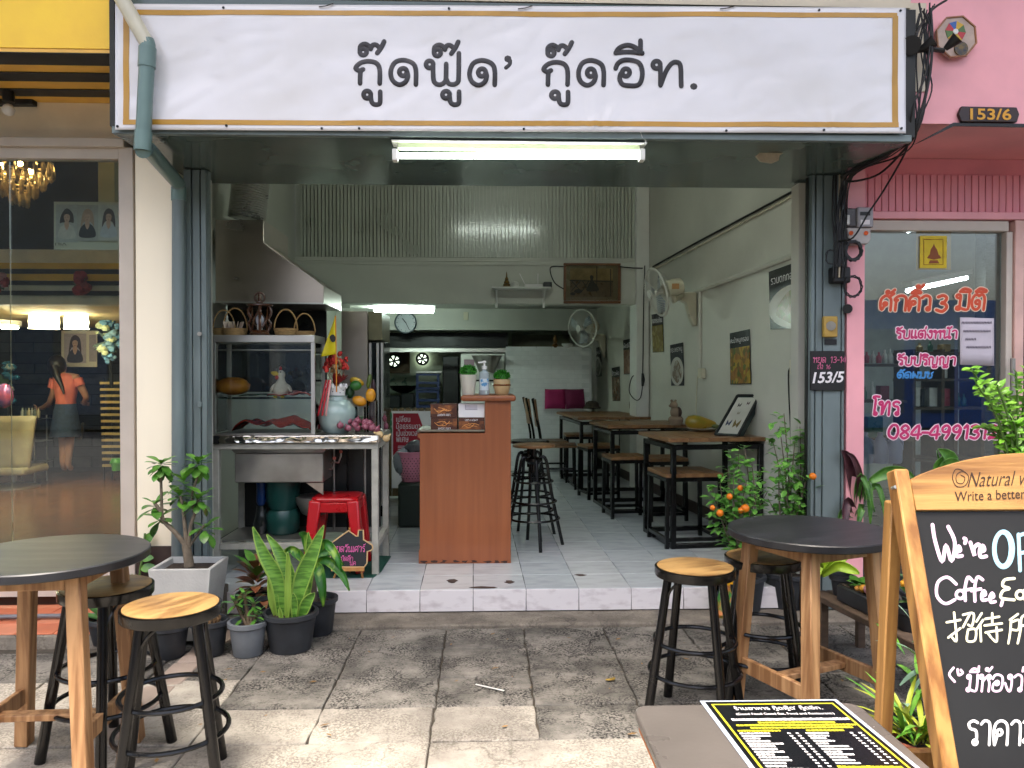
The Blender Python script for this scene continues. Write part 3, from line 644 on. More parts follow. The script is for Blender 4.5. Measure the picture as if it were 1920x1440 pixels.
MB().box(at(184, 400, YM).x+.002, at(215, 400, YM).x, YM, YM+.12, zb_, 3.89).build('loft_post', mat('salon_greenish', '#b7bda0', .6), SB)
WS = mat('salon_white', '#d5d6c4', .5); YST = mat('salon_yellow', '#d3ae35', .4); 
MB().box(-6.6, -2.08, YM-.02, YM+.14, za, zb_).build('loft_beam', WS, SB)
for y0, y1, m_ in ((494, 505, YST), (505.5, 514, BLACK), (514.5, 527, YST), (527.5, 535, BLACK), (546, 554, BLACK)):
    MB().box(-6.6, -2.085, YM-.05+.004*(m_ is YST), YM-.021, at(0, y1, YM).z, at(0, y0, YM).z).build('beam_stripe', m_, SB)
MB().box(-6.6, -2.08, YM+.145, BW, za+.02, za+.08).build('rear_ceiling', mat('salon_warm_ceiling', '#d9c595', .6), SB)
DBR = [mat('dark_brick_%d' % i, c, .6, var=.3, scale=12, bump=.3) for i, c in enumerate(('#2e302f', '#383a38', '#262827'))]
MB().box(-6.8, -2.07, BW, BW+.1, .1, za+.02).build('rear_wall', mat('brick_joint', '#141515', .9), SB)
bz0 = .16; bh = .135
bm = [MB().box(0, .47, -.02, 0, 0, bh-.012).mesh('brick', m_) for m_ in DBR]
for r_ in range(17):
    for c_ in range(6):
        x = at(-40, 700, BW).x+c_*.48+(r_ % 2)*.24; o = obj('brick', bm[(r_*5+c_*3) % 3], SB); o.location = V((x+rnd(-.01, .01), BW-rnd(.001, .012), bz0+r_*bh))
# salon things
def flat_poster(name, label, px0, py0, px1, py1, Y, figs, paper='#cfcdb8', skew=0, cat='poster'):
    t = thing(name, label, cat, tuple(at((px0+px1)/2, py1, Y)))
    q = [at(px0, py0, Y), at(px1, py0+skew, Y), at(px1, py1+skew, Y), at(px0, py1, Y)]
    MB().prism(q, (0, .006, 0)).build('sheet', mat('poster_paper_'+paper[1:], paper, .4, var=.04), t)
    k = 1
    for nm, col, pts in figs:
        P_ = [at(x, y, Y)+V((0, -.0012*k, 0)) for x, y in (smooth(pts, 4, True) if len(pts) > 4 else pts)]
        MB().prism(P_, (0, .0008, 0)).build(nm, mat('print_'+col[1:], col, .4, var=.1, scale=40), t); k += 1
    return t
def portrait(x, y, s, bgc, hair, top, long_=1, face='#c9a48c', w=20, hh=30):
    f = [('print_panel', bgc, [(x-w*s, y-hh*s), (x+w*s, y-hh*s), (x+w*s, y+hh*s*1.25), (x-w*s, y+hh*s*1.25)])]
    f.append(('printed_hair', hair, [(x-9*s, y-14*s), (x, y-23*s), (x+10*s, y-14*s), (x+12*s, y+10*s*long_), (x+6*s, y+2*s), (x-7*s, y+2*s), (x-13*s, y+12*s*long_)]))
    f.append(('printed_face', face, [(x-5*s, y-10*s), (x, y-13*s), (x+5*s, y-10*s), (x+4.5*s, y-2*s), (x, y+3*s), (x-4.5*s, y-2*s)]))
    f.append(('printed_top', top, [(x-14*s, y+30*s), (x-13*s, y+14*s), (x-4*s, y+5*s), (x+4*s, y+5*s), (x+13*s, y+14*s), (x+14*s, y+30*s)]))
    f.append(('printed_neck', face, [(x-3*s, y), (x+3*s, y), (x+4*s, y+8*s), (x, y+16*s), (x-4*s, y+8*s)]))
    f.append(('printed_lips', '#7c3a34', [(x-2*s, y-2.3*s), (x+2*s, y-2.3*s), (x, y-1*s)]))
    for e in (-2.3, 2.3): f.append(('printed_eye', '#2a211d', [(x+(e-1.2)*s, y-7*s), (x+(e+1.2)*s, y-7.4*s), (x+e*s, y-6*s)]))
    return f
YPo = 4.9
figs = portrait(126, 415, 1.05, '#b5b6b0', '#2b2422', '#c9c7bd', .2)+portrait(166, 415, 1.0, '#b0afa6', '#b3957f', '#1c1c20', 1.1)+portrait(207, 415, 1.0, '#c6c5bb', '#41322e', '#c2c6cc', 1.3)
P_ = flat_poster('hair_poster', 'wide poster of three hair models hung high behind the salon glass', 101, 378, 228, 468, YPo, figs, skew=1)
text('poster_print', 'ΠIΛ', at(106, 461, YPo)+V((0, -.012, 0)), at(127, 461, YPo)+V((0, -.012, 0)), at(106, 456, YPo)+V((0, -.012, 0)), INK, P_)
Y2 = 9.6
flat_poster('hair_poster', 'smaller poster of a long haired model on the dark salon brick wall', 115, 620, 182, 688, Y2, portrait(141, 650, .95, '#b3a7a8', '#40322c', '#39363b', 1.4, w=22, hh=26)+[('print_panel', '#a59a9c', [(168, 628), (181, 628), (181, 678), (168, 678)])], paper='#d8d0bb')
# wall lamp with four lit shades
WL = thing('wall_lamp', 'gold wall lamp with four glowing frilled glass shades', 'lamp', tuple(at(110, 590, 8.0)))
SHADE = emis('lit_shade', '#ffe9c0', 7); BRASS = mat('pale_brass', '#cdb98c', .3, metal=.7)
MB().ell(at(109, 585, 8.0), (.07, .03, .05)).build('mount', BRASS, WL)
for px, py in ((68, 603), (97, 604), (134, 604), (152, 604)):
    c = at(px, py, 7.9); a = at(109, 582, 7.95); top = c+V((0, 0, .09))
    MB().tube([tuple(p) for p in smooth([a, (a+top)/2+V((0, 0, .05)), top+V((0, 0, .04)), top], 5)], .008, 6).build('arm', BRASS, WL)
    mb = MB().lathe([(.03, .085), (.06, .07), (.07, 0), (.064, -.05), (.072, -.07)], c, 14); mb.build('shade', SHADE, WL)
# chandelier
CHD = thing('chandelier', 'crystal chandelier with warm bulbs hanging behind the salon glass', 'chandelier', tuple(at(40, 300, 5.4)))
CRY = mat('amber_crystal', '#d8c6a0', .1, trans=.55, var=.25, scale=30)
mesh_c = MB().lathe([(.001, -.06), (.014, -.045), (.018, 0), (.008, .04), (.001, .05)], n=6).mesh('crystal', CRY)
cc = at(36, 322, 5.4)
for tier, (rad, zz, n_) in enumerate(((.2, .02, 22), (.15, -.05, 18), (.1, -.12, 13), (.05, -.18, 7))):
    MB().tube([cc+V((rad*cos(2*pi*k/20), rad*sin(2*pi*k/20), zz+.05)) for k in range(20)], .006, 5, closed=True).build('tier_ring', BRASS, CHD)
    for k in range(n_):
        o = obj('crystal', mesh_c, CHD); a = 2*pi*k/n_+tier; o.location = cc+V((rad*cos(a), rad*sin(a), zz+rnd(-.01, .01)))
MB().cyl(cc+V((0, 0, .05)), V((cc.x, cc.y, 3.89)), .01, n=8).build('rod', BRASS, CHD)
for dx, dy in ((.06, -.1), (-.1, -.03), (.02, .1)): MB().ell(cc+V((dx, dy, .03)), .02).build('bulb', emis('warm_bulb', '#ffce8a', 45), CHD)
BL = thing('salon_bulb_spot', 'small round white bulb in a black holder under the yellow soffit', 'bulb', tuple(at(16, 190, 4.2)))
MB().cyl(at(16, 172, 4.25), at(16, 191, 4.25), .03, n=10).build('holder', BLKMAT, BL)
MB().ell(at(16, 206, 4.25), .032, 14, 10).build('globe', WHITEP, BL)
SLT = thing('salon_tube_lamp', 'glowing strip lamp under the warm rear ceiling of the salon', 'lamp', tuple(at(10, 608, 7.4)))
MB().bar(at(-60, 600, 7.0), at(32, 606, 8.2), .09, .05).build('housing', WHITEP, SLT)
MB().cyl(at(-60, 610, 7.0), at(31, 614, 8.2), .02).build('tube', emis('salon_tube', '#fff3d2', 42), SLT)
# flowers
def flowers(name, label, px, py, Y, spread, cols, n, stem=None, vase=None):
    t = thing(name, label, 'flowers', tuple(at(px, py+40, Y)))
    c = at(px, py, Y); k = spread*Y/FPX
    ms = [MB().ell((0, 0, 0), (.035, .035, .03), 8, 5, jit=.3).mesh('blossom', mat('petal_'+q[1:], q, .6, var=.25, scale=30)) for q in cols]
    for i in range(n):
        o = obj('blossom', ms[i % len(ms)], t); a, b, e = rnd(0, 6.28), rnd(-1, 1), rnd(.2, 1)
        o.location = c+V((cos(a)*e*k*sqrt(1-b*b), sin(a)*e*k*.5, b*k*(1.5 if stem else 1))); o.scale = (rnd(.6, 1.5),)*3
    g = MB()
    for i in range(14):
        a = rnd(0, 6.28); d = V((cos(a), -.3, sin(a)))*k*rnd(.8, 1.3); leaf(g, c, d, V((0, -1, 0)), d.length, .03)
    g.build('foliage', mat('leaf_dull', '#3f5540', .6), t)
    if stem: MB().tube([c, c+V((0, 0, -.25)), c+V((.01, 0, -.5))], .02, 6).build('stem', BLKMAT, t)
    return t
def leaf(mb, base, d, up, L, Wd, bend=.2, seg=4, fold=.15, ov=1.0):
    base = V(base); d = V(d).normalized(); up = V(up); s_ = d.cross(up)
    s_ = s_.normalized() if s_.length > 1e-5 else d.orthogonal().normalized(); u = s_.cross(d).normalized(); k0 = len(mb.v)
    for i in range(seg+1):
        t = i/seg; w = Wd/2*(sin(pi*min(1, t**ov*.92+.06))**.75)*(1 if t < 1 else .05)
        c = base+d*(L*t*(1-.15*bend*t))-u*(bend*L*t*t*.5)
        mb.v += [tuple(c-s_*w+u*fold*w), tuple(c), tuple(c+s_*w+u*fold*w)]
    for i in range(seg):
        a = k0+3*i; mb.f += [(a, a+1, a+4, a+3), (a+1, a+2, a+5, a+4)]
    return mb
flowers('rose_bunch', 'dark red artificial roses pinned to the striped salon beam', 151, 532, 6.45, 14, ['#7d1f2a', '#952a33'], 16)
flowers('rose_bunch', 'pale pink artificial flowers at the edge of the striped salon beam', 2, 532, 6.45, 14, ['#c08a92', '#8a2028'], 14)
flowers('flower_spray', 'tall spray of blue and cream flowers in front of the salon poster', 207, 640, 8.8, 26, ['#5a86a2', '#7ea3b5', '#c8d2a8', '#5f8fae'], 46, stem=1)
flowers('flower_spray', 'blue flowers in the dark corner by the salon chair', 14, 720, 9.2, 24, ['#2f6f88', '#9aa7a0', '#3b7f9a'], 22, stem=1)
# slatted rack
SR = thing('slatted_rack', 'pale wooden slat rack standing at the back of the salon', 'rack', tuple(at(205, 885, 9.3)))
for k in range(14):
    y = 716+k*11.9; a, b = at(187+k*.35, y, 9.3), at(228, y+4.6, 9.3); MB().box(a.x, b.x, 9.3, 9.33, b.z, a.z).build('slat', mat('pale_slat', '#b39a5c', .6, var=.15), SR)
for px in (192, 207, 224): a, b = at(px, 708, 9.34), at(px+3, 890, 9.34); MB().box(a.x, b.x, 9.335, 9.37, .106, a.z).build('upright', BLKMAT, SR)
# salon chair, trolley, broom
SCH = thing('salon_chair', 'ivory padded salon chair seen from behind on a chrome foot', 'chair', tuple(gr(15, 905, .106)))
cq = at(10, 830, 8.6)
MB().grid(lambda u, v: cq+V(((u-.5)*.62*(1-.25*(1-v)), -.05*cos((u-.5)*3)+.05, (v-.5)*.58)), 10, 8).build('backrest', mat('ivory_leather', '#b8ab84', .4), SCH, solid=.06, ang=80)
MB().box(cq.x-.25, cq.x+.25, 8.5, 9.0, cq.z-.35, cq.z-.27).build('seat', mat('ivory_leather', '#b8ab84', .4), SCH, bevel=.03, seg=3)
MB().cyl((cq.x, 8.75, .12), (cq.x, 8.75, cq.z-.3), .03).build('column', STEELD, SCH); MB().lathe([(.25, .106), (.25, .125), (.05, .16)], (cq.x, 8.75, 0), 20).build('base', STEELD, SCH)
TRL = thing('wire_trolley', 'thin metal wire trolley beside the salon chair', 'trolley', tuple(gr(50, 880, .106)))
for px in (40, 64): a, b = at(px, 780, 9.0), at(px, 880, 9.0); MB().cyl((a.x, 9, .11), a, .008, n=6).build('post', STEELD, TRL); MB().cyl((a.x, 9.25, .11), (a.x, 9.25, a.z), .008, n=6).build('post', STEELD, TRL)
for py in (786, 828, 868):
    a, b = at(38, py, 9.0), at(76, py, 9.0); MB().box(a.x, b.x, 8.99, 9.26, a.z-.006, a.z).build('tray', STEELD, TRL)
for k in range(6): a = at(42+6*k, 776, 9.1); MB().lathe([(.02, -.04), (.022, .03), (.008, .05), (.008, .07)], a, 8).build('bottle', mat('salon_bottle_%d' % (k % 3), ('#8a8a7a', '#4c5a50', '#a89a70')[k % 3], .3), label=('first', 'second', 'third', 'fourth', 'fifth', 'sixth')[k]+' small bottle from the chair on the wire trolley top tray', cat='bottle', group='bottles on the wire trolley')
MB().cyl(gr(152, 873, .11), at(155, 794, 9.9), .016, n=8).build('broom_stick', mat('white_stick', '#b9b6a2', .5), label='white broom stick leaning by the dark brick wall', cat='broom')
MB().ell(at(8, 742, 8.2), (.09, .07, .13), 14, 10).build('balloon', mat('pink_foil', '#b8566c', .18, metal=.3, col2='#3e5c9a', scale=9), label='shiny pink and blue foil balloon at the salon window edge', cat='balloon')
TBL = MB().lathe([(.055, 0), (.06, .05), (.08, .09), (.06, .14)], at(220, 882, 9.0), 12).build('bucket', mat('lime_plastic', '#4fae2b', .35), label='small lime green bucket at the foot of the slat rack', cat='bucket')
# woman seen from behind
def skin_body(name, chain, edges, radii, m, parent, sub=2):
    me = bpy.data.meshes.new(name); me.from_pydata(chain, edges, []); o = bpy.data.objects.new(name, me); COL.objects.link(o)
    if parent: o.parent = parent; o.matrix_parent_inverse = M.Translation(-LOC0[parent.name])
    sk_ = o.modifiers.new('skin', 'SKIN'); sk_.use_smooth_shade = True
    lay = me.skin_vertices[0] if me.skin_vertices else None
    if lay is None:
        return o
    for i, r_ in enumerate(radii): lay.data[i].radius = (r_, r_) if not isinstance(r_, tuple) else r_
    lay.data[0].use_root = True
    sb = o.modifiers.new('sub', 'SUBSURF'); sb.levels = sub; sb.render_levels = sub
    me.materials.append(m); return o
def loft(mb, rings, n=16):
    """rings: (centre, half width vec, half depth vec)"""
    k0 = len(mb.v)
    for c, a, b in rings:
        for k in range(n): t = 2*pi*k/n; mb.v.append(tuple(V(c)+V(a)*cos(t)+V(b)*sin(t)))
    for i in range(len(rings)-1):
        for k in range(n):
            l = (k+1) % n; mb.f.append((k0+i*n+k, k0+i*n+l, k0+(i+1)*n+l, k0+(i+1)*n+k))
    mb.f.append(tuple(k0+k for k in reversed(range(n)))); e = k0+(len(rings)-1)*n; mb.f.append(tuple(e+k for k in range(n)))
    return mb
YWm = 9.2; wf = gr(126, 884, .106); hc = at(109, 692, YWm)
YWm = 9.2
PW = thing('person', 'person in a coral top and denim skirt standing with their back to the salon glass', 'person', (hc.x+.05, YWm, .106))
X = lambda px, py, dy=0: at(px, py, YWm)+V((0, dy, 0))
SKIN = mat('skin', '#b58466', .5, var=.08, sss=.1); CORAL = mat('coral_cotton', '#d8745f', .8, var=.1, bump=.2); DENIM = mat('denim', '#3c4a5f', .9, var=.2, scale=30, bump=.2); HAIR = mat('dark_hair', '#1c1411', .45, var=.3, scale=30, stretch=(6, 6, 1))
mb = MB()
# one continuous body: torso, neck, head, arms and legs grown as closed lofts from shared joints
ax = lambda w, d: (V((w, 0, 0)), V((0, d, 0)))
pel, wai, che, sho, nek = X(124, 772), X(123, 752), X(124, 725), X(124, 708), X(116, 702)
verts = [pel, wai, che, sho, nek, X(112, 690, .02), X(109, 676, .03),
         X(107, 708), X(101, 738, .0), X(84, 757, .1), X(62, 766, .2), X(48, 768, .26),
         X(142, 708), X(152, 728, .02), X(158, 745, .05), X(146, 756, .14), X(136, 756, .2),
         X(118, 790), X(119, 832), X(118, 872), X(116, 882, .08),
         X(131, 790), X(130, 832), X(127, 872), X(128, 882, .08)]
edges = [(0, 1), (1, 2), (2, 3), (3, 4), (4, 5), (5, 6), (3, 7), (7, 8), (8, 9), (9, 10), (10, 11), (3, 12), (12, 13), (13, 14), (14, 15), (15, 16), (0, 17), (17, 18), (18, 19), (19, 20), (0, 21), (21, 22), (22, 23), (23, 24)]
rad = [.11, .095, .11, .09, .045, .075, .07, .055, .045, .036, .028, .022, .055, .045, .036, .028, .024, .078, .052, .036, .03, .078, .052, .036, .03]
body = skin_body('body', verts, edges, rad, SKIN, PW)
def ringp(px0, px1, py, dep): a, b = X(px0, py), X(px1, py); return ((a+b)/2, (b-a)/2, V((0, dep, 0)))
t_ = loft(MB(), [ringp(105, 141, 764, .125), ringp(107, 140, 750, .12), ringp(103, 145, 725, .135), ringp(101, 147, 711, .12), ringp(108, 140, 704, .10), ringp(114, 130, 700, .07)]); t_.build('top', CORAL, PW, ang=80)
for s_, e_, r_ in ((X(105, 711), X(100, 728), .068), (X(144, 711), X(150, 724), .064)): MB().tube([s_, (s_+e_)/2, e_], [r_, r_*.95, r_*.9], 12).build('sleeve', CORAL, PW, ang=80)
loft(MB(), [ringp(96, 150, 818, .17), ringp(99, 147, 795, .16), ringp(103, 143, 772, .14), ringp(106, 141, 757, .128)]).build('skirt', DENIM, PW, ang=80)
hh_ = MB().ell(X(108, 685, -.02), (.10, .10, .125), 14, 10); hh_.build('hair', HAIR, PW, ang=80)
MB().tube([X(110, 690, -.08), X(118, 705, -.13), X(128, 722, -.15), X(134, 738, -.16)], [.06, .04, .022, .01], 8).build('hair_tail', HAIR, PW, ang=80)
for bx, by, s_ in ((44, 768, -1), (138, 757, 1)):
    for k in range(4): p = X(bx, by, .26 if s_ < 0 else .2); MB().tube([p+V((0, 0, .012*k-.02)), p+V((.03*s_, .03, .012*k-.025)), p+V((.055*s_, .05, .012*k-.035))], [.009, .008, .006], 6).build('finger', SKIN, PW)
    MB().tube([p+V((0, 0, .02)), p+V((.02*s_, .0, .04)), p+V((.04*s_, .02, .045))], [.01, .009, .007], 6).build('thumb', SKIN, PW)
# ------------------------------------------------------------------ pink beauty shop
PB = thing('beauty_shophouse', 'pink painted shophouse with lettered glass front beside the teal pillar', 'shophouse', (3, 4.4, 0))
YPK = 3.79; zp = at(1850, 233, YPK).z; xp = cx1+.03
MB().box(xp, 7.2, YPK, 4.5, zp, 7.5).build('upper_wall', PINK, PB)
MB().box(2.17, 7.2, 1.55, YPK-.005, 6.0, 6.15).build('shade_slab', BEIGE, PB)  # added shading slab carried on over the pink front, out of view
MB().box(xp-.002, xp+.10, YPK-.008, YPK-.001, at(0, 150, YPK).z, 3.2).build('bare_plaster', BEIGE, PB)
MB().prism([at(x, y, YPK-.010) for x, y in ((1712, 272), (1790, 236), (1920, 238), (1990, 240), (1990, 233), (1787, 230), (1770, 240), (1722, 268))], (0, .008, 0)).build('wall_crack', BLACK, PB)
YG = 4.42
x0 = at(1584.5, 700, YG-.1).x
MB().box(x0, at(1617, 700, YG-.1).x, YG-.12, YG+.06, 0, zp-.001).build('pink_jamb', PINK, PB)
MB().box(x0+.002, 7.2, YG-.02, YG+.06, at(0, 318, YG).z, zp-.002).build('panel_backing', PINKD, PB)
xb = at(1612, 700, YG-.03).x; bw = 13.4*4.4/FPX
for k in range(36): MB().box(xb+k*bw, xb+(k+1)*bw-.004, YG-.036, YG-.021, at(0, 387, YG).z, at(0, 312, YG-.03).z).build('panel_board', PINKD, PB, bevel=.002)
MB().box(at(1617, 700, YG-.1).x+.001, 7.2, YG-.06, YG+.05, at(0, 402, YG).z, at(0, 387.5, YG).z).build('pink_rail', PINK, PB, bevel=.004)
PF = MB().box(at(1617.5, 700, YG).x, at(1884, 400, YG).x, YG-.04, YG+.05, at(0, 424, YG).z, at(0, 403, YG).z).build('window_frame', IVFRAME, PB, bevel=.005)
MB().box(at(1876, 700, YG).x, at(1888, 700, YG).x, YG-.045, YG+.05, .1, at(0, 424.5, YG).z).build('frame_post', IVFRAME, PF, bevel=.004)
MB().box(at(1889, 700, YG).x, at(1906, 700, YG).x, YG-.06, YG+.05, .1, at(0, 403, YG).z).build('frame_post', mat('pale_pink_post', '#dfb7ab', .5), PF, bevel=.004)
MB().cyl(at(1897, 777, YG-.075), at(1897, 777, YG-.061), .018, n=14).build('door_lock', STEELD, PF)
MB().tube([at(1899, 672, YG-.10), at(1899, 775, YG-.10)], .014, 10).build('door_handle', STEELD, PF)
gz = at(0, 424, YG).z-.002
MB().box(at(1618, 700, YG).x, at(1875.5, 700, YG).x, YG, YG+.008, .15, gz).build('window_pane', GLASS, PB)
MB().box(at(1907, 700, YG).x, 7.1, YG, YG+.008, .15, at(0, 403, YG).z).build('window_pane', GLASS, PB)
MB().box(at(1585, 700, YG).x, 7.2, YG-.03, YG+.06, 0, .148).build('sill', CEM, PB)
PWL = mat('shop_grey_wall', '#9fa29c', .6); STN = mat('slate_stone', '#3d3e3c', .7, var=.4, scale=14, stretch=(1, 1, 5), bump=.5)
MB().box(2.13, 7.6, YG+.07, 8.2, .02, .14).build('shop_floor_bed', mat('shop_grey_floor', '#5d5f60', .3), PB)
MB().box(2.125, 2.16, YG+.07, 8.2, .14, 3.4).build('inner_wall', PWL, PB)
MB().box(2.16, 7.6, 8.1, 8.2, .14, 3.4).build('inner_wall', PWL, PB)
MB().box(2.16, 7.6, YG+.07, 8.2, 2.95, 3.05).build('inner_ceiling', WHITEP, PB)
MB().box(at(1842, 500, 6.6).x, 4.9, 6.55, 6.7, .14, 2.94).build('stone_pier', STN, PB)
for k in range(26): MB().box(at(1842, 500, 6.6).x-.01, 4.4, 6.53+rnd(0, .02), 6.56, 1.4+k*.06, 1.4+k*.06+.052).build('slate_strip', STN, PB)
PT2 = thing('shop_tube_lamp', 'lit fluorescent tube on the beauty shop ceiling behind the glass', 'lamp', tuple(at(1760, 530, 6.2)))
MB().bar(at(1700, 541, 5.6)+V((0, 0, .03)), at(1815, 516, 6.6)+V((0, 0, .03)), .07, .04).build('housing', WHITEP, PT2)
MB().cyl(at(1702, 545, 5.6), at(1812, 521, 6.6), .016).build('tube', emis('cool_tube', '#eef8ff', 14), PT2)
# shelf with bottles and boxes
SHF = thing('display_shelf', 'dark wooden shelf unit with goods behind the beauty shop glass', 'shelf', tuple(at(1790, 870, 5.6)))
WSH = wood('dark_shelf_wood', '#4a3a2a', '#5e4a34', 0)
YSH = 5.5
for px0, px1, py in ((1620, 1700, 682), (1620, 1700, 750), (1620, 1720, 822), (1712, 1830, 660), (1712, 1830, 710), (1712, 1840, 763), (1712, 1840, 860)):
    a, b = at(px0, py, YSH), at(px1, py+5, YSH); MB().box(a.x, b.x, YSH, YSH+.28, b.z, a.z).build('shelf_board', WSH, SHF)
for px in (1711, 1765, 1790, 1840): a, b = at(px, 655, YSH+.01), at(px+4, 960, YSH+.01); MB().box(a.x, b.x, YSH+.005, YSH+.27, .14, a.z).build('upright', WSH, SHF)
GC = ['#b04858', '#d8d4cc', '#c24a58', '#3f6f58', '#17181a', '#ded9d2', '#7d2738', '#8a8f92', '#a98b55', '#2f5f4e']
def goods(kind, label, px, py, w, hh, col, Y=5.55):
    c = at(px, py, Y); s_ = Y/FPX; t = None
    if kind == 'box':
        MB().obox(c+V((0, .04, hh*s_/2)), (w*s_, .07, hh*s_)).build('goods_box', mat('goods_'+col[1:], col, .4, var=.15, scale=20), bevel=.002, label=label, cat='box', group='boxes on the display shelf')
    else:
        r_ = w*s_/2; H = hh*s_
        MB().lathe([(r_*.9, 0), (r_, H*.1), (r_, H*.6), (r_*.4, H*.78), (r_*.4, H)], c+V((0, .04, 0)), 10).build('goods_bottle', mat('goods_'+col[1:], col, .3, var=.15, scale=20), label=label, cat='bottle', group='bottles on the display shelf')
GN = ['rosy', 'pale white', 'red', 'dark green', 'black', 'cream', 'wine red', 'grey', 'tan', 'deep green']
SHN = {681: 'top shelf near the pink jamb', 749: 'second shelf near the pink jamb', 762: 'shelf above the dark gap', 821: 'lowest shelf near the pink jamb', 659: 'top shelf of the tall unit', 709: 'middle shelf of the tall unit'}
cnt = {}
for i, (k, px, py, w, hh, c) in enumerate([('b', 1630, 681, 10, 22, 0), ('b', 1642, 681, 9, 24, 1), ('b', 1653, 681, 10, 21, 2), ('b', 1664, 681, 9, 26, 1), ('b', 1674, 681, 9, 28, 1), ('b', 1626, 749, 9, 24, 3), ('b', 1641, 749, 8, 34, 5), ('x', 1660, 749, 17, 26, 6), ('x', 1722, 762, 12, 36, 5), ('x', 1730, 762, 10, 34, 4), ('x', 1752, 762, 18, 36, 5), ('x', 1774, 762, 18, 34, 0), ('b', 1802, 762, 9, 26, 3), ('b', 1813, 762, 9, 24, 9), ('x', 1642, 821, 30, 40, 9), ('b', 1730, 659, 12, 16, 8), ('b', 1750, 659, 10, 20, 3), ('x', 1776, 659, 16, 14, 8), ('x', 1735, 709, 22, 24, 7), ('x', 1770, 709, 16, 20, 5)]):
    key = (k, c, py); cnt[key] = cnt.get(key, 0)+1; od = ('', 'second ', 'third ')[cnt[key]-1]
    goods('box' if k == 'x' else 'bottle', od+('%s carton' if k == 'x' else '%s cosmetic bottle') % GN[c]+' on the '+SHN[py]+' behind the glass', px, py, w, hh, GC[c])
for px, jn in ((1622, 'pale lilac plastic jug closest to the pink jamb'), (1650, 'middle one of three pale lilac plastic jugs behind the glass'), (1676, 'pale lilac plastic jug furthest from the pink jamb')):
    c = at(px, 868, 5.3); r_ = .045
    t = thing('plastic_jug', jn, 'jug', tuple(c), group='lilac jugs behind the glass'); JM = mat('lilac_plastic', '#8b8fae', .35)
    MB().lathe([(.05, 0), (.055, .02), (.055, .12), (.03, .17), (.018, .19), (.018, .215)], c, 14).build('body', JM, t)
    MB().tube([c+V((.03, 0, .17)), c+V((.06, 0, .15)), c+V((.058, 0, .09))], .009, 6).build('handle', JM, t)
# lettering on the glass
GL = thing('window_lettering', 'orange, pink and blue Thai lettering and phone number painted on the beauty shop glass', 'lettering', tuple(at(1750, 830, YG)))
gp = lambda x, y: at(x, y, YG-.002); gn = V((0, -1, 0))
ORG, MAG, BLU, PALE, PPINK = mat('orange_vinyl', '#d9512b', .4, var=.05), mat('magenta_vinyl', '#c8316b', .4, var=.05), mat('blue_vinyl', '#3b86c4', .4, var=.05), mat('cream_vinyl', '#f0d3b8', .5, var=.04), mat('pale_pink_vinyl', '#efd3dc', .5, var=.04)
for s_, x, y, u, sx, w, m_, o_ in (('สักคิHว', 1648, 582, 2.75, 1.14, 5.4, ORG, PALE), ('3', 1752, 584, 3.0, 1.2, 6, ORG, PALE), ('มิติ', 1790, 581, 2.9, 1.22, 5.4, ORG, PALE),
        ('รับแต่งหน้า', 1678, 634, 1.45, 1.36, 3.4, MAG, PPINK), ('รับปริญญา', 1681, 684, 1.45, 1.4, 3.4, MAG, PPINK), ('ตัดผมช', 1681, 709, 1.15, 1.45, 3, BLU, None),
        ('โทร', 1634, 778, 2.5, 1.1, 4.6, MAG, PPINK), ('084-4991312', 1663, 822, 2.45, 1.19, 4.8, MAG, PPINK)):
    if o_: a = MB(); write(a, s_, x, y, u, w+3.6, gp, gn, .12, sx, .0006); a.build('lettering_outline', o_, GL)
    a = MB(); write(a, s_, x, y, u, w, lambda p, q: gp(p, q)+gn*.0012, gn, .12, sx, .0016); a.build('lettering_word', m_, GL)
YC2 = thing('talisman_cloth', 'yellow cloth print of a seated figure taped inside the beauty shop glass', 'cloth print', tuple(at(1751, 510, YG+.02)))
MB().pbox(1718, 433, 1783, 506, YG+.011, .002).build('backing', mat('tape_brown', '#b48a3e', .4), YC2)
MB().pbox(1725, 442, 1775, 503, YG-.003, .002).build('cloth', mat('talisman_yellow', '#d9be22', .6, var=.08, scale=20), YC2)
RB_ = mat('red_brown_ink', '#8a4a1c', .6); tf = lambda x, y: at(x, y, YG-.0035)
strokes('print_border', [[(1732, 449), (1768, 449), (1768, 496), (1732, 496), (1732, 449)]], 1.2, tf, gn, RB_, YC2, kk=1)
for nm, pts in (('print_figure', [(1743, 478), (1745, 468), (1749, 462), (1751, 457), (1753, 462), (1757, 468), (1760, 478)]), ('print_figure', [(1738, 484), (1742, 478), (1761, 478), (1765, 484), (1751, 487)]), ('print_figure', [(1741, 494), (1744, 488), (1758, 488), (1761, 494)])):
    MB().prism([tf(x, y) for x, y in pts], (0, -.001, 0)).build(nm, RB_, YC2)
NT = thing('paper_notice', 'white handwritten paper notice taped to the beauty shop glass', 'notice', tuple(at(1832, 683, YG-.01)))
MB().grid(lambda u, v: at(1800+u*63, 684-v*89+u*2, YG-.006)+V((0, -.004*abs(sin(u*5)), 0)), 10, 4).build('sheet', mat('white_paper', '#c9c2cb', .7, var=.04), NT, solid=.0006)
PEN = mat('grey_pen', '#6b6472', .7)
for k, (x0_, x1_, y) in enumerate(((1803, 1860, 607), (1806, 1860, 623), (1810, 1834, 638), (1812, 1858, 653))):
    l = []; x = x0_
    while x < x1_-4: l.append([(x, y), (x+1.2, y-4), (x+2.6, y-1), (x+3.6, y-4.5), (x+3.8, y)]); x += 5.2
    strokes('handwriting', l, .9, lambda p, q: at(p, q, YG-.012), gn, PEN, NT, .0004)
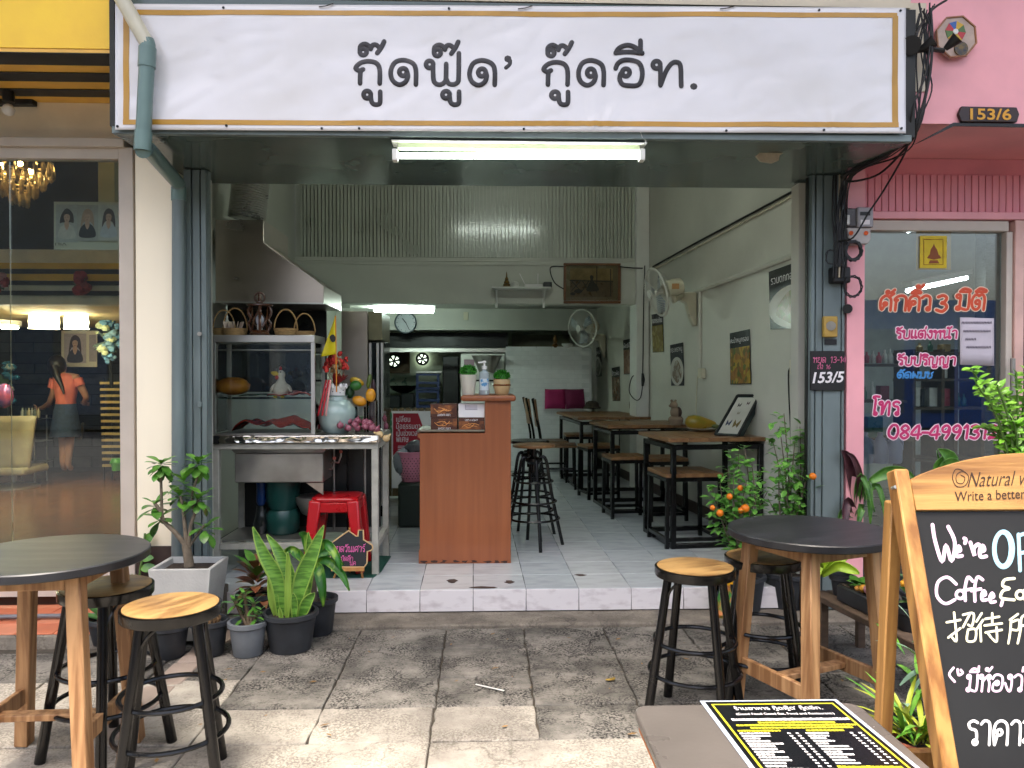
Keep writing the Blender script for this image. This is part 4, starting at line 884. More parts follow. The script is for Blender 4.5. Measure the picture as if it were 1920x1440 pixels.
# house number plate, mirror, meter, cables
NP = thing('house_number_plate', 'dark wooden house number plate with gold digits 153/6 on the pink wall', 'number plate', tuple(at(1855, 228, YPK)))
MB().prism([at(x, y, YPK-.02) for x, y in ((1803, 199), (1907, 201), (1912, 214), (1907, 229), (1803, 228), (1797, 213))], (0, .018, 0)).build('plate', mat('dark_plate', '#2a1410', .4), NP, bevel=.003)
q = lambda x, y: at(x, y, YPK-.0215)
text('digits', '153/6', q(1819, 224.5), q(1896, 225.5), q(1819, 203), mat('gold_paint', '#d59a1c', .35), NP, offset=.02)
BG = thing('bagua_mirror', 'faded octagonal bagua mirror hung on the pink wall', 'mirror', tuple(at(1795, 105, YPK)))
oc = at(1793, 69, YPK-.03); r0 = .105
R8 = [oc+V((r0*cos(a), 0, r0*sin(a))) for a in [pi/8+.1+k*pi/4 for k in range(8)]]
MB().prism(R8, (0, .02, 0)).build('board', mat('faded_board', '#b9a497', .6, var=.15, scale=20), BG, bevel=.003)
MB().tube([p+V((0, -.002, 0)) for p in R8], .005, 5, closed=True).build('rim', mat('copper_rim', '#9c6a45', .4), BG)
mc = oc+V((-.005, -.001, .025))
for k, c in enumerate(('#2f5fa8', '#b5323a', '#4f6f3a', '#c7a02e', '#c7a02e', '#b5323a', '#4f6f3a', '#c7a02e')):
    a0, a1 = pi/2-.1+k*pi/4, pi/2-.1+(k+1)*pi/4
    MB().prism([mc+V((.015*cos(a0), 0, .015*sin(a0))), mc+V((.052*cos(a0), 0, .052*sin(a0))), mc+V((.052*cos(a1), 0, .052*sin(a1))), mc+V((.015*cos(a1), 0, .015*sin(a1)))], (0, -.002, 0)).build('trigram_wedge', mat('wedge_'+c[1:], c, .5, var=.1), BG)
MB().cyl(mc, mc+V((0, -.004, 0)), .013, n=14).build('centre_disc', WHITEP, BG)
MB().cyl(oc+V((.022, -.002, -.06)), oc+V((.022, -.008, -.06)), .034, n=18).build('emblem', mat('emblem_paint', '#6e5a2a', .5, col2='#2b3440', scale=50), BG)
FLD = thing('flood_lamps', 'two black spot lamps on a bent bracket over the bagua mirror', 'spot lamp', tuple(at(1740, 95, 3.7)))
for a_, b_, w_ in (((1724, 95), (1752, 76), .035), ((1772, 92), (1796, 70), .035)): MB().cyl(at(*a_, 3.70), at(*b_, 3.66), .012, w_*.9, n=12).build('lamp_head', BLKMAT, FLD)
MB().tube([at(1712, 88, 3.72), at(1722, 95, 3.70), at(1745, 92, 3.70), at(1770, 95, 3.70)], .012, 8).build('bracket', BLKMAT, FLD)
MB().cyl(at(1708, 85, 3.72), at(1708, 85, 3.66), .045, n=16).build('round_cover', BLKMAT, FLD)
YJ = YG-.16
MT_ = thing('electric_meter', 'glass fronted electric meter on the pink jamb', 'meter', tuple(at(1612, 450, YJ)))
MB().pbox(1587, 390, 1612, 425, YJ-.02, .05).build('meter_body', mat('meter_dark', '#4f4b4c', .3), MT_, bevel=.006, seg=2)
MB().pbox(1608, 388, 1638, 426, YJ-.035, .06).build('meter_case', mat('meter_case', '#9a979b', .18, var=.1), MT_, bevel=.006, seg=2)
MB().pbox(1613, 397, 1632, 404, YJ-.038, .002).build('register', BLKPL, MT_)
MB().pbox(1614, 412, 1631, 421, YJ-.038, .002).build('meter_tag', WHITEINK, MT_)
MB().pbox(1586, 402, 1594, 421, YJ-.03, .02).build('seal', WHITEP, MT_, bevel=.004)
TB = thing('meter_terminal_box', 'pale terminal box with two orange caps under the electric meter', 'terminal box', tuple(at(1610, 458, YJ)))
MB().prism([at(x, y, YJ-.02) for x, y in ((1588, 427), (1633, 427), (1633, 448), (1628, 457), (1598, 458), (1591, 445))], (0, .06, 0)).build('box', mat('terminal_grey', '#b8b2ad', .4), TB, bevel=.004)
for px in (1596, 1624): MB().cyl(at(px, 437, YJ-.03), at(px, 437, YJ-.02), .012, n=10).build('orange_cap', mat('orange_cap', '#e2602a', .4), TB)
def wire(label, pts, r_=.005, Y=None, name='cable', m_=None, grp='cables on the pink corner'):
    P_ = [at(p[0], p[1], p[2] if len(p) > 2 else (Y or YJ)) for p in pts]
    return MB().tube([tuple(p) for p in smooth(P_, 6)], r_, 6).build(name, m_ or CABLE, label=label, cat='cable', group=grp)
wire('black cable dropping from the top corner past the bagua mirror', [(1775, 0, 3.7), (1748, 18, 3.68), (1725, 50, 3.68), (1716, 75, 3.68)], .006)
wire('black cable looping down from the roof corner to the meter', [(1745, 15, 3.66), (1748, 80, 3.66), (1742, 150, 3.66), (1720, 240, 3.68), (1700, 275, 3.8), (1650, 325, 4.1), (1600, 340, 4.2), (1580, 336, 4.22)], .006)
wire('thin black cable slanting across the pink soffit to the meter', [(1730, 20, 3.66), (1745, 60, 3.66), (1735, 140, 3.66), (1712, 200, 3.66), (1702, 270, 3.75), (1690, 300, 3.9), (1655, 360, 4.1), (1628, 400, 4.15), (1600, 445, 4.16), (1572, 452, 4.22)], .005)
wire('thick black cable along the sloping edge of the canopy', [(1704, 262, 3.72), (1660, 290, 3.9), (1620, 310, 4.1), (1578, 332, 4.24)], .012)
for k, x in enumerate((1563, 1568, 1574, 1580, 1585)):
    wire(('first', 'second', 'third', 'fourth', 'fifth')[k]+' of five vertical cables running down beside the teal pillar', [(x, 328, 4.25), (x-2+k % 3, 400, 4.23), (x+2, 460, 4.23), (x-1, 520, 4.23)], .005+.002*(k % 2), m_=CABLE if k != 2 else mat('cream_cable', '#b6aa90', .5))
random.seed(31)
for k in range(9):
    x0_ = 1716+rnd(-8, 20); xm = 1722+rnd(-12, 18)
    wire(('first', 'second', 'third', 'fourth', 'fifth', 'sixth', 'seventh', 'eighth', 'ninth')[k]+' thin wire in the tangle between the banner end and the pink wall', [(x0_+rnd(0, 40), 5+rnd(0, 30), 3.7), (xm, 90+rnd(-20, 20), 3.70), (xm+rnd(-10, 12), 170, 3.70), (1716+rnd(-8, 8), 245+rnd(-10, 10), 3.72), (1660+rnd(-10, 30), 292, 3.92), (1590+rnd(-10, 10), 330, 4.2), (1570+rnd(-4, 16), 380+rnd(0, 60), 4.22), (1566+rnd(-4, 20), 500, 4.22)], rnd(.003, .006))
def coil(label, px, py, r_, n_, rr=.004):
    P_ = []
    for k in range(n_*14):
        a = 2*pi*k/14; q_ = r_*(1+.12*sin(k*1.7)); c = at(px, py, YJ-.03); P_.append(c+V((q_*cos(a), .004*sin(k*.7), q_*sin(a)*1.15)))
    MB().tube(P_, rr, 5).build('cable_coil', CABLE, label=label, cat='cable coil', group='coiled cables')
coil('thick coil of black cable hanging under the terminal box', 1600, 470, .045, 4, .007)
coil('thin tangled cable coil below the black junction box', 1599, 537, .05, 4, .003)
coil('small loose cable loop beside the teal pillar', 1560, 482, .035, 2, .003)
JB = MB().pbox(1562, 500, 1596, 530, YJ-.02, .07); JB.build('junction_box', BLKMAT, bevel=.01, seg=2, label='black junction box tangled with cables on the pink jamb', cat='junction box')
MB().cyl(at(1589, 579, YG-.125), at(1589, 579, YG-.15), .027, n=16).build('pipe_stub', BLKMAT, label='round black pipe opening in the pink jamb', cat='pipe')
YBX = thing('switch_box', 'yellow fronted switch box with a round dial on the teal pillar', 'switch box', tuple(at(1558, 635, YW-.06)))
MB().pbox(1545, 593, 1571, 632, YW-.085, .03).build('box', mat('mustard_plastic', '#b39243', .45), YBX, bevel=.004)
MB().cyl(at(1558, 611, YW-.095), at(1558, 611, YW-.085), .026, n=18).build('dial', STEELD, YBX)
MB().pbox(1547, 636, 1569, 646, YW-.06, .006).build('label_plate', BLKMAT, YBX)
BD = thing('pillar_board_sign', 'black chalk sign with pink writing and white 153/5 on the teal pillar', 'sign', tuple(at(1552, 732, YW-.06)))
MB().pbox(1520, 658, 1584, 732, YW-.07, .012).build('board', mat('chalkboard', '#17181a', .7, var=.2), BD, bevel=.002)
bp_ = lambda x, y: at(x, y, YW-.0712)
PCH = mat('pink_chalk', '#cf6d92', .9, var=.1); WCH = mat('white_chalk', '#e8e4e6', .9, var=.1)
a = MB(); write(a, 'หยุด', 1524, 680, 1.0, 1.1, bp_, bn, .1, 1.0, .0006); write(a, '13-14', 1556, 680, 1.1, 1.1, bp_, bn, .1, 1.0, .0006); write(a, 'ถึง', 1532, 692, .8, .9, bp_, bn, .1, 1.0, .0006); write(a, '16', 1548, 692, .8, .9, bp_, bn, .1, 1.0, .0006); a.build('chalk_writing', PCH, BD)
text('digits', '153/5', bp_(1523, 719), bp_(1583, 717), bp_(1523, 698), WCH, BD, offset=.025, shear=.2)
# ================================================================== inside the restaurant
DKW = wood('table_top_wood', '#6d4a2c', '#8f6a42', 1, .4)
def bottle_profile(r, H): return [(r*.92, 0), (r, H*.05), (r, H*.6), (r*.35, H*.8), (r*.35, H)]
# -------------------------------------------------- dining tables along the wall
def dining_table(label, fl, bl, width, hgt=.77):
    A = gr(*fl, ZF); B = gr(*bl, ZF); u = (B-A); Lg = u.length; u.normalize(); v = V((u.y, -u.x, 0))
    t = thing('dining_table', label, 'table', tuple(A), group='dining tables along the wall')
    c = [A, A+v*width, A+v*width+u*Lg, A+u*Lg]; zt = ZF+hgt; Z = lambda p, z: V((p.x, p.y, z))
    for p in c: MB().bar(Z(p, ZF), Z(p, zt-.05), .035, .035, up=u).build('leg', BLKMET, t, bevel=.003)
    for i in range(4):
        p, q = c[i], c[(i+1) % 4]
        e = (q-p).normalized()*.018
        MB().bar(Z(p+e, ZF+.018), Z(q-e, ZF+.018), .034, .034).build('base_rail', BLKMET, t, bevel=.003)
        MB().bar(Z(p+e, zt-.066), Z(q-e, zt-.066), .034, .034).build('top_rail', BLKMET, t, bevel=.003)
    n = 5; w = (width+.1)/n
    for k in range(n):
        o = A-v*.05-u*.04+v*(k*w); MB().prism([Z(o+v*.0015, zt-.028), Z(o+v*(w-.0015), zt-.028), Z(o+v*(w-.0015)+u*(Lg+.08), zt-.028), Z(o+v*.0015+u*(Lg+.08), zt-.028)], (0, 0, .028)).build('plank', DKW, t, bevel=.003)
    return A, u, v, zt
T1 = dining_table('dining table with the papaya and the butterfly case on it', (1262, 1029), (1211, 997), .64)
T2 = dining_table('dining table with the clay bear ornament on it', (1148, 963), (1116, 942), .66)
T3 = dining_table('rear dining table in front of the pink cushions', (1090, 922), (1052, 894), .72)
def box_stool(label, px, py, h_=.52, s_=.33, ang=.1):
    D = (CH-ZF-h_)*FPX/(py-702); x = at(px, py, D).x
    t = thing('dining_stool', label, 'stool', (0, 0, 0), group='square dining stools'); a = s_/2-.02
    for sx in (-1, 1):
        for sy in (-1, 1): MB().bar((sx*a*1.04, sy*a*1.04, 0), (sx*a, sy*a, h_-.03), .026, .026).build('leg', BLKMET, t)
    for i in range(4):
        p = [(-a, -a), (a, -a), (a, a), (-a, a)][i]; q = [(a, -a), (a, a), (-a, a), (-a, -a)][i]
        MB().bar((p[0]*1.03, p[1]*1.03, .06), (q[0]*1.03, q[1]*1.03, .06), .024, .024).build('stretcher', BLKMET, t)
    MB().box(-s_/2, s_/2, -s_/2, s_/2, h_-.055, h_-.028).build('seat_frame', BLKMET, t)
    for k in range(3): w = s_/3; MB().box(-s_/2+k*w+.001, -s_/2+(k+1)*w-.001, -s_/2, s_/2, h_-.0275, h_).build('seat_plank', DKW, t, bevel=.003)
    put(t, (x, D, ZF), ang); return t
box_stool('square stool pushed under the table with the papaya', 1283, 883, s_=.42)
box_stool('square stool standing before the table with the clay bear', 1172, 854)
box_stool('square stool under the inner end of the bear ornament table', 1243, 857)
box_stool('square stool close to the curved back chairs', 1122, 834, ang=.2)
box_stool('rearmost square stool near the white partition', 1085, 813, ang=0)
def back_chair(label, px, D):
    t = thing('curved_chair', label, 'chair', (0, 0, 0), group='curved back dining chairs')
    for sy in (-.17, .17):
        MB().tube(smooth([(-.2, sy, 0), (-.18, sy, .45), (-.22, sy, .72), (-.27, sy*.9, .95)], 4), .013, 8).build('back_leg', BLKMET, t)
        MB().cyl((.18, sy, 0), (.17, sy, .44), .013, n=8).build('front_leg', BLKMET, t)
    MB().box(-.2, .2, -.2, .2, .44, .465).build('seat', DKW, t, bevel=.01)
    MB().grid(lambda u, v: V((-.235-.035*v-.03*cos((u-.5)*3)+.03, (u-.5)*.36, .66+.28*v)), 8, 4).build('backrest', DKW, t, solid=.016, ang=80)
    MB().bar((-.19, 0, .2), (.18, 0, .2), .02, .02).build('stretcher', BLKMET, t)
    put(t, (at(px, 800, D).x, D, ZF), rnd(-.1, .1)); return t
back_chair('nearer of two curved wooden back chairs beside the rear table', 1046, 8.25)
back_chair('further of two curved wooden back chairs beside the rear table', 1028, 8.75)
def screw_stool(label, px, D, wood_=True):
    t = thing('screw_stool', label, 'bar stool', (0, 0, 0), group='black screw stools beside the counter'); H = .72
    MB().lathe([(.10, H-.02), (.148, H-.02), (.15, H-.005), (.145, H), (.02, H)], n=24).build('seat', DKW if wood_ else BLKMET, t)
    MB().cyl((0, 0, H-.2), (0, 0, H-.02), .016, n=10).build('screw', BLKMET, t)
    MB().lathe([(.04, H-.14), (.06, H-.12), (.06, H-.1), (.03, H-.09)], n=14).build('hub', BLKMET, t)
    for k in range(4):
        a = pi/4+k*pi/2+.2; e = V((cos(a), sin(a), 0)); MB().tube(smooth([e*.05+V((0, 0, H-.09)), e*.09+V((0, 0, H-.12)), e*.13+V((0, 0, H*.5)), e*.21], 4), .012, 8).build('leg', BLKMET, t)
    for z, r_ in ((.2, .178), (.32, .157), (.46, .132)): MB().tube([(r_*cos(2*pi*k/24), r_*sin(2*pi*k/24), z) for k in range(24)], .008, 6, closed=True).build('ring', BLKMET, t)
    put(t, (at(px, 830, D).x, D, ZF), rnd(0, 1)); return t
screw_stool('black screw stool with a brown wooden seat right by the counter', 1001, 5.43)
screw_stool('all black screw stool half hidden behind the wooden seated one', 992, 5.76, False)
# -------------------------------------------------- things on the tables
zt1 = ZF+.77+.001
def on(px, py, z): return gr(px, py, z)
pl = on(1318, 808, zt1)
MB().lathe([(.05, 0), (.09, .006), (.125, .022), (.12, .024), (.06, .012)], pl, 28).build('plate', mat('white_china', '#c9c5b8', .2), label='white plate under the papaya on the dining table', cat='plate')
PP = thing('papaya', 'yellow papaya fruit lying on the white plate', 'papaya', tuple(pl+V((0, 0, .02))))
mb = MB()
prof = [(.002, -.13), (.02, -.128), (.042, -.11), (.056, -.07), (.054, -.02), (.042, .03), (.03, .075), (.022, .1), (.012, .112), (.002, .115)]
mb.lathe(prof, pl+V((-.01, 0, .062)), 18, Ry(pi/2+.1)@Rz(0)); mb.build('fruit', mat('papaya_skin', '#9a7a1e', .3, col2='#6d7a2a', scale=7, ramp=(.45, .7)), PP, ang=80)
MB().ell(pl+V((.1, -.01, .035)), (.05, .03, .018), R=Ry(.2)).build('green_end', mat('papaya_green', '#5a6330', .4), PP)
BC = thing('butterfly_case', 'framed butterfly specimen case leaning on the wall above the dining table', 'display case', tuple(on(1365, 806, zt1)))
q4 = [at(1341, 805, 5.52), at(1384, 807, 5.40), at(1424, 742, 5.52), at(1383, 742, 5.64)]
q4[0].z = q4[1].z = zt1+.002
nn = (q4[1]-q4[0]).cross(q4[3]-q4[0]).normalized()
if nn.y > 0: nn = -nn
MB().prism(q4, -nn*.06).build('case', mat('case_teal', '#1c3230', .4), BC)
inn = lambda u, v, l=.001: q4[0]+(q4[1]-q4[0])*u+(q4[3]-q4[0])*v+((q4[2]-q4[3])-(q4[1]-q4[0]))*u*v+nn*l
MB().prism([inn(.08, .05), inn(.92, .05), inn(.92, .95), inn(.08, .95)], nn*.001).build('mount_card', mat('mount_card', '#b9b8ac', .35), BC)
for a, b in (((0, 0), (1, 0)), ((1, 0), (1, 1)), ((1, 1), (0, 1)), ((0, 1), (0, 0))): MB().bar(inn(*a, .004), inn(*b, .004), .014, .012, up=nn).build('frame_bar', BLKMAT, BC)
for u, v, s_, c in ((.3, .3, .1, '#2d3550'), (.66, .28, .13, '#6a5a28'), (.35, .75, .07, '#3a3833'), (.7, .8, .06, '#5a3f45'), (.5, .55, .05, '#777060')):
    m_ = MB()
    for sg in (-1, 1):
        m_.poly([inn(u, v, .004), inn(u+sg*s_, v+s_*.9, .004), inn(u+sg*s_*1.1, v+s_*.2, .004), inn(u+sg*s_*.8, v-s_*.7, .004), inn(u+sg*.1*s_, v-s_*.3, .004)])
    m_.build('butterfly', mat('wing_'+c[1:], c, .6, var=.4, scale=90), BC)
BR = thing('clay_bear', 'small clay bear ornament sitting in a pot on the middle table', 'ornament', tuple(on(1267, 796, zt1)))
c = on(1267, 797, zt1); CLAY = mat('pale_clay', '#94806a', .8, var=.15); CLAYD = mat('brown_clay', '#3f2c25', .8)
MB().lathe([(.045, 0), (.062, .03), (.066, .055), (.05, .075)], c, 18).build('pot', CLAY, BR)
MB().ell(c+V((-.005, 0, .11)), (.045, .04, .055)).build('torso', CLAY, BR, ang=80); MB().ell(c+V((-.02, -.01, .175)), (.035, .035, .033)).build('head', CLAY, BR, ang=80)
MB().ell(c+V((.02, .005, .11)), (.035, .042, .05)).build('waistcoat', CLAYD, BR, ang=80); MB().ell(c+V((-.05, -.015, .168)), (.016, .016, .013)).build('muzzle', CLAY, BR, ang=80)
for dx in (-.035, .0): MB().ell(c+V((dx, .01, .21)), .011).build('ear', CLAY, BR, ang=80)
for dx, ln in ((1060-909, 0),): pass
HT = MB().lathe([(.1, 0), (.11, .01), (.085, .03), (.075, .07), (.04, .09), (.001, .095)], at(1110, 766, 9.1), 18); HT.build('basket_hat', mat('dark_wicker', '#3b3428', .9, var=.4, scale=60, bump=.6), label='dark woven hat on the far end of the rear table', cat='hat')
MB().ell(at(1189, 760, 8.35)+V((0, .03, 0)), (.05, .05, .09)).build('gourd', mat('dry_gourd', '#6e6248', .7), label='dried gourd at the column end of the rear table', cat='gourd')
CUS = mat('magenta_cotton', '#8e1550', .85, var=.08, bump=.2); CUS2 = mat('plum_cotton', '#6a1440', .85, var=.08, bump=.2)
for px, py, m_, yaw, lab in ((1041, 748, CUS, -.1, 'bright magenta cushion leaning on the white partition'), (1078, 748, CUS2, .25, 'darker plum cushion beside the bright magenta one')):
    c = at(px, py, 9.3); R = Rz(yaw)@Rx(-.25)
    mb = MB()
    for sg in (-1, 1):
        mb.grid(lambda u, v: c+R@V(((u-.5)*.25, sg*.055*(max(0, (1-(2*u-1)**4)*(1-(2*v-1)**4)))**.7, (v-.5)*.24*(1+.04*abs(2*u-1)**3))), 10, 10)
    mb.build('cushion', m_, ang=80, label=lab, cat='cushion', group='cushions on the rear bench')
# -------------------------------------------------- partition, posters, fans, cables
PTN = thing('partition_panel', 'tall white panel with faint brick pattern standing behind the rear table', 'partition', tuple(at(1028, 880, 9.6)))
a, b = at(948, 652, 9.6), at(1109, 882, 9.6)
MB().box(a.x, b.x, 9.6, 9.64, ZF+.01, a.z).build('panel_core', mat('white_foam', '#c9cccc', .6, var=.04), PTN)
bm_ = MB().box(0, .186, -.004, 0, 0, .053).mesh('brick', mat('white_foam_brick', '#d6d8d8', .55, var=.05, scale=9))
nr = int((a.z-ZF)/.057)
for r_ in range(nr):
    for c_ in range(7):
        x = a.x+.004+c_*.19-(r_ % 2)*.095
        if x < a.x or x+.186 > b.x: continue
        o = obj('brick', bm_, PTN); o.location = (x, 9.5985, ZF+.02+r_*.057)
FOODS = [('#c2b3a0', '#6b3524', '#7d8d5a'), ('#3d6b2a', '#a0522a', '#b8a83a'), ('#c8c4b8', '#5e463a', '#8a7a62'), ('#8d7f3a', '#5d4a1e', '#a89a58'), ('#b09078', '#5e3826', '#94745a'), ('#a89a88', '#55382a', '#7a5a44'), ('#9a9a94', '#6a6660', '#b0aea4')]
def food_mat(i):
    nm = 'food_print_%d' % i
    if nm in MATS: return MATS[nm]
    m = bpy.data.materials.new(nm); m.use_nodes = True; MATS[nm] = m; n = m.node_tree.nodes; L = m.node_tree.links; b = n['Principled BSDF']
    ge = n.new('ShaderNodeNewGeometry'); vo = n.new('ShaderNodeTexVoronoi'); vo.inputs['Scale'].default_value = 26
    nz = n.new('ShaderNodeTexNoise'); nz.inputs['Scale'].default_value = 9; L.new(ge.outputs['Position'], nz.inputs[0])
    ad = n.new('ShaderNodeMixRGB'); ad.blend_type = 'ADD'; ad.inputs[0].default_value = .12; L.new(ge.outputs['Position'], ad.inputs[1]); L.new(nz.outputs[1], ad.inputs[2]); L.new(ad.outputs[0], vo.inputs[0])
    sp = n.new('ShaderNodeSeparateColor'); L.new(vo.outputs['Color'], sp.inputs[0]); rp = n.new('ShaderNodeValToRGB'); rp.color_ramp.interpolation = 'B_SPLINE'
    e = rp.color_ramp.elements; cs = FOODS[i]; e[0].color = (*h(cs[0]), 1); e[1].color = (*h(cs[2]), 1); k = e.new(.5); k.color = (*h(cs[1]), 1)
    L.new(sp.outputs[0], rp.inputs[0]); L.new(rp.outputs[0], b.inputs['Base Color']); b.inputs['Roughness'].default_value = .22; return m
POSTK = mat('poster_black', '#12141a', .2, var=.1)
def food_poster(label, q, i, word, plate=True):
    t = thing('food_poster', label, 'poster', tuple(rw(*q[3])), group='food posters on the dining room wall')
    TLp, TRp, BRp, BLp = [rw(*p, .004) for p in q]
    MB().prism([TLp, TRp, BRp, BLp], WN*.003).build('sheet', POSTK, t)
    f = lambda u, v, l=.004: TLp+(TRp-TLp)*u+(BLp-TLp)*v+((BRp-BLp)-(TRp-TLp))*u*v+WN*l
    MB().prism([f(.02, .30, .0036), f(.98, .30, .0036), f(.98, .985, .0036), f(.02, .985, .0036)], WN*.0006).build('picture', mat('poster_ground_%d' % (i % 3), ('#2a2c31', '#8b8f96', '#20242c')[i % 3], .2) if plate else food_mat(i), t)
    if plate:
        MB().poly([f(.5+.52*cos(a), .66+.34*sin(a), .0052) for a in [2*pi*k/28 for k in range(28)] if True]).build('plate_print', mat('plate_print', '#c3bfb6', .2, var=.05), t)
        MB().poly([f(.52+.36*cos(a)*(1+.12*sin(3*a)), .67+.25*sin(a)*(1+.1*cos(4*a)), .0060) for a in [2*pi*k/30 for k in range(30)]]).build('food_print', food_mat(i), t)
    if word: text('headline', word, f(.05, .24), f(.95, .24), f(.05, .09), WHITEINK, t, lift=.001)
food_poster('glossy poster of a salad plate cut off by the door jamb', [(1442, 510), (1540, 474), (1540, 612), (1445, 618)], 0, 'รวมตกทอดกระเทียม')
food_poster('poster of crispy pork with green kale', [(1369, 625), (1406, 617), (1409, 720), (1370, 721)], 1, 'คะน้าหมูกรอบ', False)
food_poster('poster of a white oval plate above the bear ornament', [(1257, 647), (1281, 642), (1283, 723), (1259, 723)], 2, 'กระเพราหมู')
food_poster('poster of fried yellow food under the wall fan', [(1222, 590), (1243, 586), (1245, 660), (1224, 661)], 3, 'ทอดกระเทียม', False)
food_poster('poster of noodles just beyond the column', [(1169, 638), (1186, 634), (1187, 701), (1170, 702)], 4, 'ผัดซีอิ๊ว', False)
food_poster('low poster beyond the column above the rear table', [(1147, 690), (1162, 687), (1163, 752), (1149, 752)], 5, 'ข้าวผัด', False)
food_poster('greyish poster half behind the far wall fan', [(1114, 653), (1127, 650), (1128, 705), (1116, 706)], 6, 'ราดหน้า')
def wall_fan(label, c, n, mount, r_=.2, motor=None):
    t = thing('wall_fan', label, 'fan', tuple(mount), group='white wall fans'); n = V(n).normalized()
    up = V((0, 0, 1)); a = n.cross(up).normalized(); b = a.cross(n).normalized(); c = V(c); FW = mat('fan_white', '#c9c8bf', .3, var=.03)
    ring = lambda rad, off: [c+n*off+(a*cos(2*pi*k/36)+b*sin(2*pi*k/36))*rad for k in range(36)]
    MB().tube(ring(r_, 0), .009, 6, closed=True).build('rim', FW, t)
    mb = MB()
    for k in range(44):
        an = 2*pi*k/44; d = a*cos(an)+b*sin(an)
        mb.tube([c+d*r_*.18+n*.06, c+d*r_*.7+n*.055, c+d*r_], .0013, 4); mb.tube([c+d*r_*.2-n*.07, c+d*r_*.75-n*.06, c+d*r_], .0013, 4)
    mb.build('guard_wires', FW, t, kind='stuff')
    MB().tube([c+n*.055, c+n*.07], .035, 16).build('badge', FW, t)
    for k in range(3):
        an = 2*pi*k/3+.4; d = a*cos(an)+b*sin(an); e = n.cross(d)
        MB().add([c+d*.03-e*.02+n*.01, c+d*.17-e*.07+n*.025, c+d*.18+e*.03, c+d*.1+e*.06-n*.02, c+d*.03+e*.02-n*.01], [(0, 1, 2, 3, 4)]).build('blade', mat('fan_blade', '#8f989c', .3), t, solid=.003)
    MB().cyl(c-n*.05, c+n*.02, .02, n=10).build('shaft', FW, t)
    mc_ = c-n*.15
    MB().tube([c-n*.065, c-n*.08, c-n*.16, c-n*.22, c-n*.235], [.04, .068, .075, .066, .03], 18).build('motor', PLASTIC, t)
    MB().tube([mc_-V((0, 0, .05)), mc_-V((0, 0, .11)), mount+V((-.12, -.02, .1))], .025, 10).build('neck', PLASTIC, t)
    pr = [(0, 0, .12), (-.17, 0, .12), (-.17, 0, .07), (-.09, 0, .03), (-.06, 0, -.08), (-.02, 0, -.17), (0, 0, -.17)]
    MB().prism([mount+V(p)+V((0, -.05, 0)) for p in pr], V((0, .1, 0))).build('bracket', PLASTIC, t, bevel=.015, seg=3)
    MB().prism([mc_+n*.0+V((-.03, -.073, -.02)), mc_+V((.03, -.073, -.02)), mc_+V((.03, -.073, .025)), mc_+V((-.03, -.073, .025))], V((0, -.004, 0))).build('motor_sticker', mat('orange_sticker', '#b98a5a', .5), t)
mp_ = rw(1306, 575); wall_fan('large white wall fan above the middle dining table', at(1232, 548, 6.45), (-.95, -.13, -.28), mp_-V((.01, 0, 0)), .205)
mp2 = rw(1136, 645); wall_fan('smaller looking white wall fan beyond the column', at(1092, 615, 8.75), (-.74, -.62, -.12), mp2-V((.01, 0, 0)), .21)
def wcable(label, pts, r_=.006, m_=None, off=.012, cat='cable', name='wall_cable'):
    P_ = [rw(p[0], p[1], off) for p in pts]; MB().tube([tuple(p) for p in (smooth(P_, 5) if len(P_) > 2 else P_)], r_, 6).build(name, m_ or CABLE, label=label, cat=cat)
wcable('black cable rising along the upper dining room wall', [(1224, 500), (1300, 458), (1400, 405), (1495, 354)], .008)
wcable('pale cable just under the black one on the upper wall', [(1224, 506), (1310, 461), (1400, 413), (1495, 362)], .007, PLASTIC)
wcable('white conduit trunking sloping up the dining room wall', [(1280, 556), (1320, 541), (1400, 512), (1495, 476)], .02, WALLR, cat='trunking', name='trunking')
wcable('vertical white trunking below the wall fan', [(1313, 545), (1312, 695)], .016, WALLR, cat='trunking', name='trunking')
wcable('thin grey cable dropping behind the papaya', [(1308, 705), (1305, 760), (1308, 800)], .004, PLASTIC)
wcable('black cable from the socket by the door jamb', [(1489, 686), (1479, 695), (1479, 740), (1482, 800), (1484, 900)], .005)
s0 = rw(1320, 700); MB().obox(s0+WN*.02, (.04, .085, .085), Rz(.095)).build('wall_socket', PLASTIC, bevel=.006, label='white wall socket under the vertical trunking', cat='socket')
s0 = rw(1491, 688); MB().obox(s0+WN*.012, (.025, .07, .10), Rz(.095)).build('wall_socket', PLASTIC, bevel=.006, label='wall socket at the door jamb with a black plug', cat='socket')
YK1 = YB-.065
def fcable(label, pts, r_=.006, Y=YK1, m_=None):
    P_ = [at(p[0], p[1], Y) for p in pts]; MB().tube([tuple(p) for p in smooth(P_, 5)], r_, 6).build('hanging_cable', m_ or CABLE, label=label, cat='cable')
fcable('black cable hanging down the white column to a plug', [(1209, 498), (1207, 560), (1206, 640), (1205, 700)], .006)
fcable('black cable looping below the column plug to the rear table', [(1205, 722), (1201, 745), (1192, 750), (1180, 735), (1183, 712), (1188, 704)], .005)
fcable('black cable running along the beam behind the framed photograph', [(1057, 500), (1035, 500), (1032, 510), (1040, 530), (1057, 542)], .006, YB-.012)
fcable('black cable joining the framed photograph and the column', [(1162, 500), (1180, 502), (1205, 503)], .007, YB-.06)
MB().tube([at(1205, 700, YK1), at(1206, 712, YK1), at(1205, 724, YK1)], [.012, .02, .012], 8).build('cable_plug', BLKPL, label='black plug hanging on the cable by the column', cat='plug')
fcable('thin pale cable pinned along the top of the beam', [(560, 492), (700, 496), (850, 497), (1050, 498)], .004, YB-.008, WALLG)
